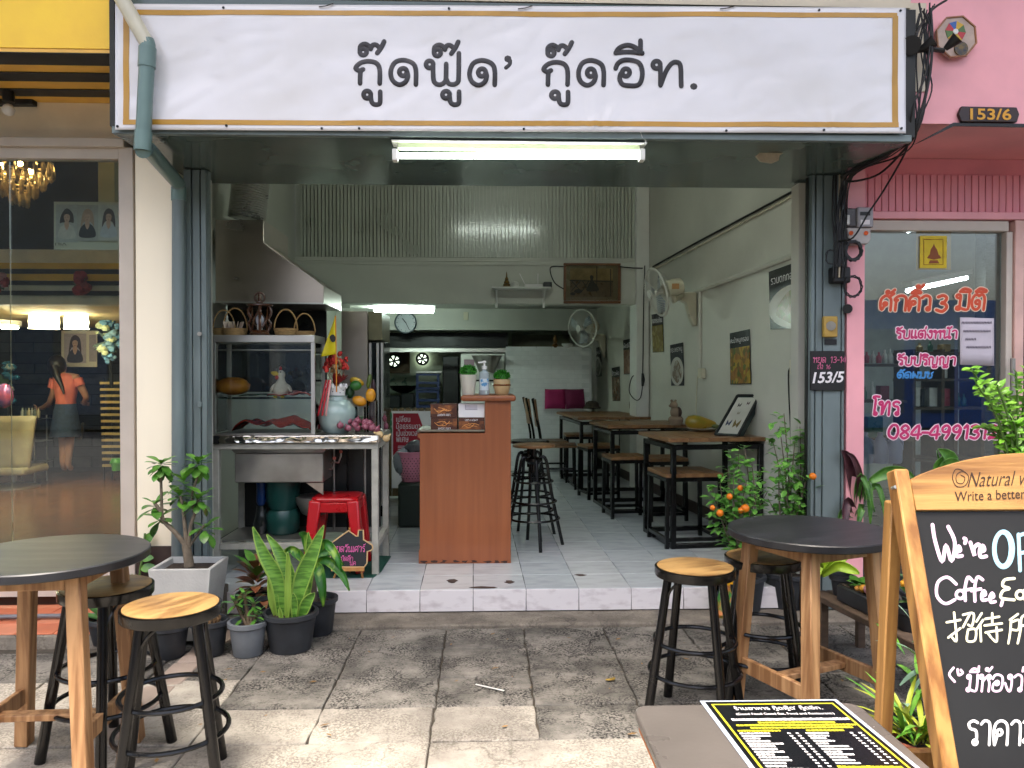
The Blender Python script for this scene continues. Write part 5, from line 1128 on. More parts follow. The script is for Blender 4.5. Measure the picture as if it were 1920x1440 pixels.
# framed sepia photograph
FP = thing('framed_photograph', 'brown framed sepia photograph of a seated person hung on the beam', 'picture', tuple(at(1108, 569, YB)))
Yf = YB-.03
for r4 in ((1057, 493, 1164, 497.5), (1057, 564, 1164, 569)): MB().pbox(*r4, Yf-.02, .03).build('frame_bar', wood('frame_wood', '#5f3a1c', '#7a4c26', 0), FP, bevel=.003)
for r4 in ((1057, 498, 1061.5, 563.5), (1159, 498, 1164, 563.5)): MB().pbox(*r4, Yf-.02, .03).build('frame_bar', wood('frame_wood', '#5f3a1c', '#7a4c26', 0), FP, bevel=.003)
MB().pbox(1061, 497, 1160, 564, Yf, .01).build('mount', mat('sepia_mount', '#8a7558', .25), FP)
MB().pbox(1069, 503, 1149, 557, Yf-.002, .0015).build('print_sky', mat('sepia_pale', '#a2835a', .2, var=.2, scale=12), FP)
SEP = mat('sepia_dark', '#3b2a1b', .3); SEM = mat('sepia_mid', '#6d5234', .3, var=.2, scale=20)
fp = lambda x, y, l=0: at(x, y, Yf-.003-l)
MB().prism([fp(x, y) for x, y in ((1069, 524), (1149, 526), (1149, 557), (1069, 557))], (0, .0008, 0)).build('print_ground', SEM, FP)
strokes('print_rail', [[(1069, 526), (1149, 528)], [(1072, 527), (1088, 545)], [(1088, 527), (1072, 545)], [(1092, 527), (1104, 545)], [(1104, 527), (1092, 545)], [(1119, 500), (1119, 548)], [(1145, 505), (1145, 555)]], 1.6, lambda x, y: fp(x, y, .001), bn, SEP, FP, .0006, kk=1)
MB().prism([fp(x, y, .003) for x, y in smooth([(1106, 518), (1110, 516), (1113, 520), (1112, 526), (1120, 536), (1122, 545), (1100, 546), (1103, 534), (1107, 526)], 3, True)], (0, .0008, 0)).build('print_figure', SEP, FP)
for c_ in ((1084, 546, 8, 4), (1074, 551, 5, 3)): MB().prism([fp(c_[0]+c_[2]*cos(a), c_[1]+c_[3]*sin(a), .003) for a in [k*pi/6 for k in range(12)]], (0, .0008, 0)).build('print_dark', SEP, FP)
MB().tube([at(1098, 493, Yf), at(1107, 486, YB-.01), at(1116, 493, Yf)], .002, 4).build('hanging_string', PLASTIC, FP)
MB().pbox(1061.6, 497.6, 1158.8, 563.4, Yf-.012, .002).build('glazing', GLASSC, FP)
# wall shelf
WSF = thing('wall_shelf', 'white bracket shelf on the beam holding a router and ornaments', 'shelf', tuple(at(978, 540, YB)))
a, b = at(922, 536, YB-.2), at(1033, 541, YB-.2); zsh = at(922, 537, YB-.2).z
MB().box(a.x, b.x, YB-.2, YB-.002, zsh-.018, zsh).build('board', WHITEP, WSF, bevel=.003)
for px in (931, 1020):
    x = at(px, 540, YB-.05).x; MB().box(x-.012, x+.012, YB-.012, YB-.002, zsh-.2, zsh-.019).build('bracket_upright', WHITEP, WSF); MB().bar((x, YB-.16, zsh-.025), (x, YB-.012, zsh-.14), .014, .014).build('bracket_arm', WHITEP, WSF)
ST = MB().lathe([(.045, 0), (.047, .012), (.036, .016), (.038, .03), (.028, .04), (.03, .055), (.02, .07), (.018, .09), (.008, .11), (.006, .14), (.001, .165)], V((at(950, 530, YB-.1).x, YB-.1, zsh+.001)), 14)
ST.build('stupa_ornament', mat('dark_bronze', '#4a4030', .4, metal=.5, col2='#8a6a34', scale=40), label='small tiered bronze stupa ornament on the wall shelf', cat='ornament')
MB().lathe([(.03, 0), (.042, .03), (.03, .055), (.012, .062)], V((at(966, 530, YB-.1).x, YB-.1, zsh+.001)), 14).build('small_jar', WHITEP, label='small round white jar beside the stupa ornament', cat='jar')
RT = thing('wifi_router', 'white router with two raised antennas on the wall shelf', 'router', (at(1000, 530, YB-.1).x, YB-.1, zsh))
x = at(1000, 530, YB-.1).x; MB().box(x-.09, x+.09, YB-.16, YB-.05, zsh+.001, zsh+.032).build('case', WHITEINK, RT, bevel=.008, seg=2)
for dx, tx in ((-.08, -.06), (.05, 0)): MB().tube([(x+dx, YB-.06, zsh+.03), (x+dx+tx, YB-.06, zsh+.15)], .005, 6).build('antenna', WHITEINK, RT)
x = at(1026, 530, YB-.1).x; MB().box(x-.04, x+.045, YB-.15, YB-.06, zsh+.001, zsh+.055).build('adapter_box', BLKPL, bevel=.006, label='black adapter box at the end of the wall shelf', cat='box')
# -------------------------------------------------- far wall and kitchen
CK = thing('wall_clock', 'round grey wall clock under the rear tube lamp', 'clock', tuple(at(761, 605, YK)))
cc = at(761, 605, YK-.002)
MB().cyl(cc+V((0, 0, 0)), cc+V((0, -.03, 0)), .138, n=40).build('face', mat('clock_face', '#9aa0a6', .35), CK)
MB().tube([cc+V((.138*cos(2*pi*k/40), -.03, .138*sin(2*pi*k/40))) for k in range(40)], .011, 6, closed=True).build('rim', mat('clock_rim', '#50585f', .4), CK)
for an, L_, w_ in ((2.25, .07, .012), (-1.1, .105, .008)): d = V((cos(an), 0, sin(an))); MB().bar(cc+V((0, -.034, 0))-d*.015, cc+V((0, -.034, 0))+d*L_, w_, .003, up=(0, 1, 0)).build('hand', BLKMAT, CK)
for k in range(12): d = V((cos(k*pi/6), 0, sin(k*pi/6))); MB().bar(cc+V((0, -.0315, 0))+d*.105, cc+V((0, -.0315, 0))+d*.122, .006, .002, up=(0, 1, 0)).build('hour_mark', BLKMAT, CK)
RL = thing('rear_tube_lamp', 'lit tube lamp on the low ceiling above the clock', 'lamp', tuple(at(750, 580, 8.7)))
MB().bar(at(655, 574, 8.5), at(815, 577, 8.9), .05, .045).build('housing', WHITEP, RL, bevel=.004)
MB().cyl(at(702, 583, 8.55), at(812, 584, 8.85), .016).build('tube', emis('rear_tube', '#e6fff2', 45), RL)
MB().pbox(869, 585, 878, 600, YK-.02, .018).build('light_switch', PLASTIC, bevel=.003, label='ivory light switch beside the clock wall', cat='switch')
def exhaust(label, px, py, Y, r_, board):
    t = thing('exhaust_fan', label, 'fan', tuple(at(px, py, Y)), group='kitchen exhaust fans'); c = at(px, py, Y)
    s_ = r_*1.25
    if board: MB().box(at(718, py, Y).x, at(768, py, Y).x, Y+.02, Y+.05, at(px, 700, Y).z, at(px, 659, Y).z).build('backing_board', wood('ply_board', '#5d4526', '#6d5330', 0), t)
    for w_ in range(4): pass
    MB().tube([c+V((r_*1.06*cos(2*pi*k/28), 0, r_*1.06*sin(2*pi*k/28))) for k in range(28)], .02, 6, closed=True).build('fan_ring', BLKMAT, t)
    MB().cyl(c+V((0, .0, 0)), c+V((0, -.03, 0)), r_*.3, n=14).build('hub', BLKMAT, t)
    MB().cyl(c+V((0, .015, 0)), c+V((0, .019, 0)), r_*1.04, n=28).build('daylight_disc', emis('daylight_glow', '#dff0d8', 1.6), t)  # glowing disc stands in for daylight coming through the fan opening
    for k in range(6):
        an = k*pi/3+.3; d = V((cos(an), 0, sin(an))); e = V((-sin(an), 0, cos(an)))
        MB().add([c+d*r_*.2-e*r_*.12, c+d*r_*.98-e*r_*.32, c+d*r_*1.0+e*r_*.18, c+d*r_*.25+e*r_*.14], [(0, 1, 2, 3)]).build('blade', BLKMAT, t, solid=.004)
exhaust('left kitchen exhaust fan on a brown board', 739, 677, 12.5, .095, True)
exhaust('kitchen exhaust fan on the pale wall beside the board', 792, 673, 12.6, .085, False)
MB().pbox(719, 703, 780, 738, 12.2, .02).build('patterned_board', mat('patterned_board', '#9fb09a', .5, col2='#5c7a6a', scale=9, ramp=(.55, .6)), label='pale board with a leaf pattern below the exhaust fans', cat='board')
BS = thing('crate_rack', 'stack of blue plastic crates in the kitchen', 'crates', tuple(at(802, 765, 11.2))); BLUE = mat('blue_plastic', '#17336e', .4)
for k, (y0, y1) in enumerate(((700, 731), (732, 765))):
    for yy in (y0, (y0+y1)/2, y1-5): MB().pbox(780, yy, 824, yy+4.5, 11.2, .3).build('crate_rail', BLUE, BS)
    for xx in (780, 819): MB().pbox(xx, y0, xx+5, y1, 11.19, .02).build('crate_corner', BLUE, BS)
MB().pbox(780, 696, 828, 699, 11.15, .4).build('kitchen_shelf', ALU, label='lit metal shelf above the blue crates', cat='shelf')
WK = MB().lathe([(.05, 0), (.16, .05), (.22, .12), (.23, .12), (.17, .05)], at(757, 738, 11.6), 20); WK.build('wok', BLKMET, label='black wok hanging in the dim kitchen', cat='wok')
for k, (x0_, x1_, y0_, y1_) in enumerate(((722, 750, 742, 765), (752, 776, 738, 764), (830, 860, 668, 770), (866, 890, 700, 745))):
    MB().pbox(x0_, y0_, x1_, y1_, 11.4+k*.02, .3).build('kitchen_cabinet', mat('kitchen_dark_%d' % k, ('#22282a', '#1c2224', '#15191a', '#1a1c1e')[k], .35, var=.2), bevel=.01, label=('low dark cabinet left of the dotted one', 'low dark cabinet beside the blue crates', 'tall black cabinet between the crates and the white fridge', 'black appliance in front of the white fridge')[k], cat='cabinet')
FR = thing('white_fridge', 'white fridge standing behind the counter plants', 'fridge', tuple(at(905, 765, 9.9)))
MB().pbox(864, 663, 947, 880, 9.9, .3).build('body', WHITEP, FR, bevel=.01); MB().pbox(870, 674, 889, 700, 9.89, .009).build('door_sticker', mat('pinkish_sticker', '#9a7f8c', .4), FR); MB().pbox(866, 712, 945, 715, 9.892, .007).build('door_gap', BLKMAT, FR)
MB().lathe([(.09, 0), (.14, .12), (.19, .22), (.2, .22)], at(913, 700, 9.6), 22).build('steel_basin', STEELD, label='steel basin propped behind the sanitizer bottle', cat='basin')
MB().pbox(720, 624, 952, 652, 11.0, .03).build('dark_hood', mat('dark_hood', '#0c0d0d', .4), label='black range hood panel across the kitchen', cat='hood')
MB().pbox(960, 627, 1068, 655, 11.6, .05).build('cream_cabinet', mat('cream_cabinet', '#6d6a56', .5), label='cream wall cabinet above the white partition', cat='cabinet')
MB().lathe([(.03, 0), (.04, .03), (.02, .06), (.03, .09), (.008, .16)], at(1041, 652, 9.62), 10).build('gold_figurine', mat('dim_gold', '#6a4a22', .4, metal=.4), label='small gold figurine on top of the white partition', cat='figurine')
MB().lathe([(.03, 0), (.07, .03), (.075, .05)], at(1064, 652, 9.62), 14).build('white_bowl', WHITEP, label='white bowl on top of the partition', cat='bowl')
IL = thing('inner_tube_lamp', 'fluorescent tube lamp fixed inside above the entrance, mirrored on the slatted panel', 'lamp', (at(965, 400, 4.8).x, 4.75, 3.5))
xi = at(965, 400, 4.8).x
MB().box(xi-.62, xi+.62, YW+.301, YW+.36, 3.47, 3.53).build('housing', WHITEP, IL, bevel=.004)
MB().cyl((xi-.58, YW+.385, 3.49), (xi+.58, YW+.385, 3.49), .014).build('tube', emis('inner_tube', '#f1fff4', 30), IL)
# low picket fence and red sign
PKF = thing('picket_fence', 'low brown picket fence with rounded tops behind the red sign', 'fence', tuple(at(750, 850, 7.6))); PKM = wood('picket_wood', '#6d5a3c', '#85704c', 2)
for k in range(10):
    x0_ = 686+k*12.3; a, b = at(x0_, 770, 7.6), at(x0_+11.3, 870, 7.6); r_ = (b.x-a.x)/2
    pts = [(a.x, 7.6, ZF+.02), (b.x, 7.6, ZF+.02), (b.x, 7.6, a.z)]+[(a.x+r_+r_*cos(t), 7.6, a.z+r_*sin(t)) for t in (pi/4, pi/2, 3*pi/4)]+[(a.x, 7.6, a.z)]
    MB().prism(pts, (0, .02, 0)).build('picket', PKM, PKF)
RS = thing('red_menu_sign', 'red standing poster board with white Thai lines behind the counter', 'sign', tuple(at(768, 880, 7.0)))
MB().pbox(734, 771, 812, 915, 7.0, .02).build('white_board', WHITEP, RS)
MB().prism([at(x, y, 6.995) for x, y in ((737, 775), (784, 775), (793, 800), (789, 850), (737, 858))], (0, -.002, 0)).build('red_print', mat('crimson_print', '#9b1426', .35, var=.06), RS)
q = lambda x, y: at(x, y, 6.992)
for s_, x1_, y1_ in (('เปลี่ยน', 769, 791), ('มื้อธรรมดา', 788, 804), ('เป็นช่วงเวลา', 786, 817), ('พิเศษ', 766, 829)): text('print_line', s_, q(743, y1_), q(x1_, y1_), q(743, y1_-12), WHITEINK, RS, keep=False)
for y in (836, 839, 842): MB().prism([q(746, y), q(776, y), q(776, y+1), q(746, y+1)], (0, -.0008, 0)).build('fine_print', WHITEINK, RS)
PBK = thing('waste_basket', 'pink perforated plastic basket lined with a plastic bag beside the counter', 'basket', tuple(at(768, 906, 6.2))); PKP = mat('pink_plastic', '#d98aa0', .4)
c = at(772, 902, 6.2); c0 = V((c.x, 6.2, c.z))
mb = MB().lathe([(.075, 0), (.078, .004), (.11, .225), (.118, .23), (.118, .24), (.105, .24), (.072, .01)], c0, 26); mb.build('tub', PKP, PBK)
mb = MB()
for i in range(9):
    for k in range(22):
        zz = .03+i*.02; rr = .0785+zz*.141+.0012; an = 2*pi*(k+.5*(i % 2))/22; p = c0+V((rr*cos(an), rr*sin(an), zz)); d = V((cos(an), sin(an), 0))
        mb.tube([p-d*.0006, p+d*.0006], .0042, 6)
mb.build('perforations', BLKPL, PBK, kind='stuff')
mb = MB().ell(c0+V((-.07, -.02, .16)), (.07, .05, .11), 12, 8, jit=.14); mb.build('bag', mat('grey_bag', '#7d8486', .3, var=.2, scale=20), PBK)
MB().ell(c0+V((.03, 0, .27)), (.09, .06, .06), 12, 8, jit=.2).build('bag_top', mat('grey_bag_dark', '#5d6062', .35, var=.3, scale=20), PBK)
MB().box(c0.x-.1, c0.x+.12, 6.1, 6.32, ZF, c0.z-.002).build('basket_stand', mat('dark_green_plastic', '#1d2a22', .5), bevel=.02, label='dark plastic tub under the pink basket', cat='tub')
# -------------------------------------------------- steel cooler
SC = thing('steel_cooler', 'tall stainless steel drinks cooler behind the display case', 'cooler', tuple(at(680, 860, 6.6)))
a, b = at(640, 583, 6.55), at(690, 860, 6.55)
MB().box(a.x, b.x, 6.55, 7.1, ZF, a.z).build('side_panel', STEEL, SC, bevel=.004)
a2, b2 = at(690.5, 583, 6.56), at(716, 635, 6.56)
MB().box(b.x+.002, at(716, 600, 6.56).x, 6.56, 7.1, at(0, 637, 6.56).z, a.z-.004).build('header_box', mat('cooler_header', '#8a8467', .4, var=.25, scale=7), SC, bevel=.004)
for px in (692, 706, 714): x = at(px, 700, 6.57).x; MB().box(x, x+.02, 6.57, 6.6, ZF+.1, at(0, 642, 6.57).z).build('door_stile', ALU, SC)
MB().box(b.x+.002, at(716, 600, 6.56).x, 6.61, 7.1, ZF, at(0, 640, 6.56).z).build('door_glass', mat('cooler_dark', '#10181a', .12), SC)
# -------------------------------------------------- exhaust hood and duct
HD = thing('range_hood', 'stainless steel range hood with sloping side over the food stall', 'range hood', tuple(at(500, 568, 5.3)))
YH, YH2 = 5.3, 5.95
P1 = [at(x, y, YH) for x, y in ((404, 566), (607, 569), (607, 536), (494, 455), (494, 412), (404, 412))]
MB().prism(P1, (0, YH2-YH, 0)).build('hood_body', STEEL, HD, bevel=.002)
MB().bar(at(607, 569, YH-.006), at(404, 566, YH-.006), .016, .012).build('hood_lip', ALU, HD)
MB().box(-1.96, at(612, 600, 5.97).x, 5.97, 5.99, at(600, 735, 5.97).z, at(600, 569, 5.97).z-.004).build('backdrop_panel', mat('underhood_shade', '#2a2c2b', .3, metal=.5, var=.4), HD)  # dark sheet added to paint the shade under the hood
MB().box(-1.96, at(612, 600, 5.97).x, 5.965, 5.985, .9, at(600, 735, 5.97).z-.002).build('backdrop_panel', WHITEP, HD)
mb = MB(); ca, cb = at(463, 412, 5.62), at(473, 318, 5.62); n_ = 22; pts, rs = [], []
for k in range(n_*2+1):
    t = k/(n_*2); pts.append(ca+(cb-ca)*t+V((0, 0, 0))); rs.append(.134 if k % 2 else .114)
mb.tube(pts, rs, 26); mb.build('flexible_duct', mat('corrugated_foil', '#d8d8d2', .3, metal=.55, var=.1), HD, ang=20)
# -------------------------------------------------- food cart
YC1, YC3 = 4.67, 5.16
PAINT = mat('chipped_white_steel', '#a9a79c', .45, var=.14, scale=18, col2=None)
CT = thing('food_cart', 'white steel framed food cart with a dented shiny steel edge', 'cart', (at(550, 1078, YC1).x, YC1, ZF))
xl, xr_ = at(397, 900, YC1).x, at(709, 900, YC1).x; ztop = at(550, 816, YC1).z
fw = .04
for x in (xl, xr_-fw):
    for y in (YC1, YC3): MB().box(x, x+fw, y, y+fw, ZF, ztop-.085).build('post', PAINT, CT, bevel=.003)
for y in (YC1, YC3):
    for z in (ztop-.085, ZF+.16): MB().box(xl if z > .5 else xl+fw+.001, xr_ if z > .5 else xr_-fw-.001, y+.001, y+fw-.001, z, z+.038).build('rail', PAINT, CT, bevel=.003)
for x in (xl, xr_-fw):
    for z in (ztop-.086, ZF+.159): MB().box(x+.001, x+fw-.001, YC1+fw+.001, YC3-.001, z, z+.037).build('side_rail', PAINT, CT, bevel=.003)
MB().box(xl-.01, xr_+.01, YC1-.015, YC3+.05, ztop-.044, ztop).build('worktop', STEEL, CT, bevel=.004)
MB().grid(lambda u, v: V((xl+.05+(xr_-xl-.05)*u, YC1-.019+.007*NZ.noise((u*7, v*1.2, 2))+.004*NZ.noise((u*23, v*2, 5)), ztop-.046+.044*v)), 120, 8).build('dented_edge', mat('polished_steel', '#d8d4cd', .08, metal=1, var=.1, scale=9), CT, ang=180, solid=.002)
MB().box(xl-.012, xl+.049, YC1-.022, YC1-.016, ztop-.05, ztop-.002).build('corner_guard', BLKPL, CT)
zz = lambda y: at(500, y, YC1+.08).z
xa, xb2 = at(440, 860, YC1+.08).x, at(606, 860, YC1+.08).x
MB().box(xa, xb2, YC1+.08, YC1+.35, zz(905), zz(850)).build('sink_box', STEELD, CT, bevel=.005)
MB().prism([(xa-.02, YC1+.05, zz(839)), (xb2+.03, YC1+.05, zz(839)), (xb2, YC1+.08, zz(849)), (xa, YC1+.08, zz(849))], (0, .02, 0)).build('sink_lip', STEELD, CT)
MB().prism([at(574, 905.5, YC1+.09), at(606, 905.5, YC1+.09), at(606, 928, YC1+.09)], (0, .01, 0)).build('gusset', STEEL, CT)
for px, m_ in ((626, STEELD), (652, BLKMET), (684, STEELD)): MB().cyl((at(px, 850, 5.05).x, 5.05, ztop-.09), (at(px, 850, 5.05).x, 5.05, ZF+.2), .008, n=8).build('rod', m_, CT)
for px, py in ((627, 859), (639, 847)): MB().tube([at(px-20, py+20, 4.95), at(px-4, py+20, 4.95), at(px, py+8, 4.95), at(px, py, 4.95)], .006, 6).build('gas_pipe', STEELD, CT); MB().cyl(at(px, py, 4.93), at(px, py, 4.91), .011, n=12).build('valve_knob', mat('coral_knob', '#c25a48', .4), CT)
MB().box(xl+.05, xr_-.05, YC3-.02, YC3-.01, ZF+.2, ztop-.09).build('back_panel', mat('cart_dark', '#171a19', .4), CT)
MB().box(xl+.04, at(585, 1000, 5).x, YC1+.06, YC3-.03, ZF+.2, ZF+.208).build('bottom_tray', STEELD, CT)
zt_ = ZF+.21
TK = mat('bottle_green_plastic', '#12403a', .35, var=.12)
c = V((at(531, 1000, 4.93).x, 4.93, zt_)); TNK = thing('green_tank', 'dark green stacked plastic tank under the food cart', 'tank', tuple(c))
MB().lathe([(.085, 0), (.1, .02), (.105, .12), (.09, .15)], c, 22).build('lower_tub', TK, TNK); MB().lathe([(.08, .152), (.1, .2), (.11, .32), (.115, .36), (.11, .40)], c, 22).build('upper_tub', TK, TNK)
c = V((at(490, 990, 4.9).x, 4.9, zt_)); MB().lathe([(.02, .18), (.03, .2), (.03, .42), (.022, .45)], c, 14).build('blue_bottle', mat('navy_plastic', '#12305e', .3), label='dark blue bottle upside down beside the green tank', cat='bottle')
MB().lathe([(.03, 0), (.05, .06), (.035, .12), (.028, .18)], c, 14).build('glass_funnel', mat('smoky_glass', '#1a1f1f', .1), label='dark glass jar below the blue bottle under the cart', cat='jar')
c = V((at(590, 990, 4.95).x, 4.95, zt_+.03)); MB().lathe([(.02, .06), (.08, .09), (.12, .17), (.125, .2), (.115, .2)], c, 22).build('steel_wok', STEELD, label='steel wok behind the red stool under the cart', cat='wok')
# -------------------------------------------------- display case and what is in it
DC = thing('food_display_case', 'aluminium framed glass display case on the food cart', 'display case', (at(490, 815, YC1).x, YC1, ztop))
Yd, Yd2 = YC1+.012, YC1+.30; dx0, dx1 = at(396, 700, Yd).x, at(590, 700, Yd).x; dz0, dz1 = ztop+.002, at(490, 628, Yd).z; e = .022
for x in (dx0, dx1-e):
    for y in (Yd, Yd2): MB().box(x, x+e, y, y+e, dz0+.0005, dz1-.045).build('corner_post', ALU, DC)
MB().box(dx0, dx1, Yd, Yd2+e, dz1-.0445, dz1).build('top_frame', ALU, DC, bevel=.003)
MB().box(dx0+e+.001, dx1-e-.001, Yd+.002, Yd2, dz0, dz0+.008).build('base_plate', STEELD, DC)
MB().box(dx0+e+.001, dx1-e-.001, Yd+.005, Yd+.009, dz0+.01, dz1-.046).build('front_pane', GLASSC, DC)
MB().box(dx1-.012, dx1-.008, Yd+e+.001, Yd2-.001, dz0+.01, dz1-.046).build('side_pane', GLASSC, DC)
MB().box(dx0+.008, dx0+.012, Yd+e+.001, Yd2-.001, dz0+.01, dz1-.046).build('side_pane', GLASSC, DC)
MB().box(dx0+e, dx1-e, Yd2+.006, Yd2+.01, dz0+.01, dz1-.046).build('rear_pane', GLASSC, DC)
zsf = at(490, 746, Yd+.1).z
MB().box(dx0+.014, dx1-.014, Yd+.03, Yd2-.002, zsf-.006, zsf).build('glass_shelf', glass('shelf_glass', tint='#cfe6dc', refl=1.5), DC)
MB().cyl((dx0+.02, Yd+.06, at(0, 656, Yd+.06).z), (dx1-.02, Yd+.06, at(0, 656, Yd+.06).z), .005, n=8).build('hanging_rail', ALU, DC)
mb = MB().ell(at(437, 724, Yd+.12)+V((0, 0, -.0)), (.105, .07, .055), 18, 11, jit=.04); mb.build('bread_loaf', mat('baked_crust', '#a2591c', .45, col2='#c98a2c', scale=14), label='shiny golden loaf on the upper glass shelf of the case', cat='bread', ang=80)
def leafy_tray(name, label, px0, px1, py, zz0, cols, amp):
    a, b = at(px0, py, Yd+.1), at(px1, py, Yd+.1)
    MB().grid(lambda u, v: V((a.x+(b.x-a.x)*u, Yd+.05+.2*v, zz0+.012+amp*(NZ.noise((u*4, v*2.5, px0*.1))+.6)*sin(pi*u)**.4)), 40, 10).build(name, mat(name+'_skin', cols[0], .18, col2=cols[1], scale=22, var=.2), label=label, cat='food', solid=.004, ang=80)
leafy_tray('banana_leaf', 'green leaf sheet on the upper glass shelf', 452, 520, 742, zsf, ('#1f4a2e', '#3b5f3a'), .012)
leafy_tray('cured_meat', 'red wrapped meat on the upper glass shelf by the toy chicken', 505, 584, 740, zsf, ('#a3322a', '#c4604a'), .03)
leafy_tray('red_roast', 'glossy dark red roast on the bottom of the case', 440, 586, 808, dz0+.01, ('#8e1a14', '#b5331f'), .085)
CK_ = thing('toy_chicken', 'white toy chicken with a big yellow beak standing in the display case', 'toy', tuple(at(527, 738, Yd+.1)))
PLU = mat('white_plush', '#d3cdbd', .9, var=.08, scale=40, bump=.4); YEL = mat('yellow_plush', '#d8b62a', .7)
s_ = (Yd+.1)/FPX; ck = at(527, 736, Yd+.1); ck.z = zsf
mb = MB().lathe([(.002, .006), (.03, .01), (.046, .035), (.048, .06), (.036, .085), (.024, .105), (.021, .125), (.026, .14), (.024, .155), (.012, .168), (.002, .17)], ck, 18); mb.build('body', PLU, CK_, ang=80)
MB().ell(ck+V((-.028, -.01, .148)), (.032, .018, .015), R=Ry(.2)).build('beak', YEL, CK_, ang=80)
MB().ell(ck+V((-.02, -.022, .125)), (.012, .006, .014)).build('wattle', mat('red_plush', '#a8231f', .7), CK_, ang=80)
MB().ell(ck+V((-.002, 0, .178)), (.008, .005, .014)).build('comb', mat('red_plush', '#a8231f', .7), CK_, ang=80)
for dx in (-.026, .018): MB().ell(ck+V((dx, -.035, .008)), (.013, .02, .009)).build('foot', YEL, CK_, ang=80)
for sg in (-1, 1): MB().ell(ck+V((sg*.05, 0, .06)), (.012, .02, .03), R=Ry(-sg*.5)).build('wing', PLU, CK_, ang=80)
for dx in (-.012, .004): MB().ell(ck+V((dx, -.024, .158)), .004).build('eye', BLKPL, CK_)
# -------------------------------------------------- on top of the case
WIC = mat('wicker', '#b3905c', .7, var=.25, scale=40, stretch=(1, 1, 5), bump=.5)
def basket(label, px, w, handle=True, H=.045, Y=Yd+.14):
    x = at(px, 628, Y).x; z = dz1+.001; r_ = w*Y/FPX/2; t = thing('wicker_basket', label, 'basket', (x, Y, z), group='small wicker baskets on the display case')
    prof = [(r_*.82, 0), (r_*.86, H*.12)]
    for k in range(7): prof += [(r_*(.86+.02*k)+(.002 if k % 2 else 0), H*(.15+k*.12))]
    prof += [(r_*1.03, H), (r_*.95, H), (r_*.8, .008)]
    MB().lathe(prof, (x, Y, z), 26).build('bowl', WIC, t)
    if handle: MB().tube([(x+r_*.97*cos(a), Y, z+H*.8+(r_*1.75)*sin(a)) for a in [pi*k/18 for k in range(19)]], .0042, 7).build('handle', WIC, t)
    return x, z, r_
bx = basket('wicker basket holding paper sleeves next to the wooden lantern', 441, 46)
basket('wicker basket behind the one with paper sleeves', 420, 42, True, .05, Yd+.22)
basket('empty wicker basket with a tall hoop beside the lantern', 536, 44)
basket('empty wicker basket nearest the yellow pennant', 571, 40, True, .03, Yd+.17)
for k in range(5):
    MB().obox((bx[0]-.045+k*.02, Yd+.13, bx[1]+.05), (.003, .05, .075), Rz(.3*k-.5)@Ry(.15*(k-2))).build('paper_sleeve', mat('cream_paper', '#c9b7a4', .7, var=.1), label='%s cream paper sleeve from the pillar side in the wicker basket' % ('first', 'second', 'third', 'fourth', 'fifth')[k], cat='sleeve', group='paper sleeves in the wicker basket')
xb_ = at(422, 620, Yd+.2).x
MB().lathe([(.016, 0), (.016, .07), (.006, .09), (.006, .11)], (xb_, Yd+.24, dz1+.02), 10).build('white_bottle', WHITEP, label='white labelled bottle against the dark hood behind the baskets', cat='bottle')
LN = thing('wooden_lantern', 'carved brown wooden lantern lamp with a white bulb on the display case', 'lantern', (at(487, 628, Yd+.1).x, Yd+.1, dz1)); TK_ = mat('varnished_teak', '#4a2811', .3, var=.2, scale=12, stretch=(1, 1, 4), coat=.4)
lc = V((at(487, 628, Yd+.1).x, Yd+.1, dz1+.001))
MB().lathe([(.055, 0), (.06, .012), (.045, .03), (.03, .035)], lc, 22).build('base', TK_, LN)
MB().lathe([(.05, .175), (.08, .18), (.078, .188), (.02, .2), (.018, .21)], lc, 22).build('cap', TK_, LN)
for k in range(4):
    a = k*pi/2+.3; d = V((cos(a), sin(a), 0)); d2_ = V((cos(a+.9), sin(a+.9), 0))
    MB().tube(smooth([lc+d*.045+V((0, 0, .025)), lc+d*.064+V((0, 0, .07)), lc+d*.05+V((0, 0, .1)), lc+d*.066+V((0, 0, .14)), lc+d*.055+V((0, 0, .178))], 4), .009, 8).build('side_scroll', TK_, LN)
    MB().tube(smooth([lc+d*.045+V((0, 0, .03)), lc+d2_*.05+V((0, 0, .1)), lc+V((cos(a+1.8), sin(a+1.8), 0))*.045+V((0, 0, .175))], 4), .006, 8).build('cross_slat', TK_, LN)
MB().tube([lc+V((.03*cos(t), 0, .232+.03*sin(t))) for t in [2*pi*k/20 for k in range(20)]], .006, 7, closed=True).build('ring', TK_, LN)
MB().lathe([(.008, .2), (.014, .215), (.006, .235), (.01, .25), (.004, .262), (.001, .27)], lc, 12).build('finial', TK_, LN)
MB().ell(lc+V((0, 0, .095)), (.026, .026, .034)).build('bulb', mat('frosted_bulb', '#c8ccd8', .2), LN, ang=80); MB().cyl(lc+V((0, 0, .03)), lc+V((0, 0, .066)), .016).build('socket', WHITEP, LN)
# pennant
FLG = thing('pennant_flag', 'yellow triangular pennant on an orange stick beside the display case', 'flag', tuple(at(630, 720, YC1+.1)))
Yf2 = YC1+.1
MB().cyl(at(629, 592, Yf2), at(631, 735, Yf2), .004, n=8).build('stick', mat('orange_stick', '#d8862a', .5), FLG)
fa, fb, fc = at(628, 594, Yf2), at(630, 664, Yf2), at(601, 669, Yf2)
MB().grid(lambda u, v: (fa+(fb-fa)*v)*(1-u)+(fa+(fc-fa)*v)*u+V((0, -.008*sin(u*4+v*2), 0)), 10, 12).build('cloth', mat('yellow_nylon', '#dccb16', .5, var=.05), FLG, solid=.001, ang=80)
MB().prism([at(x, y, Yf2-.012) for x, y in smooth([(618, 632), (624, 627), (629, 632), (628, 640), (622, 641)], 3, True)], (0, -.001, 0)).build('emblem', BLKMAT, FLG)
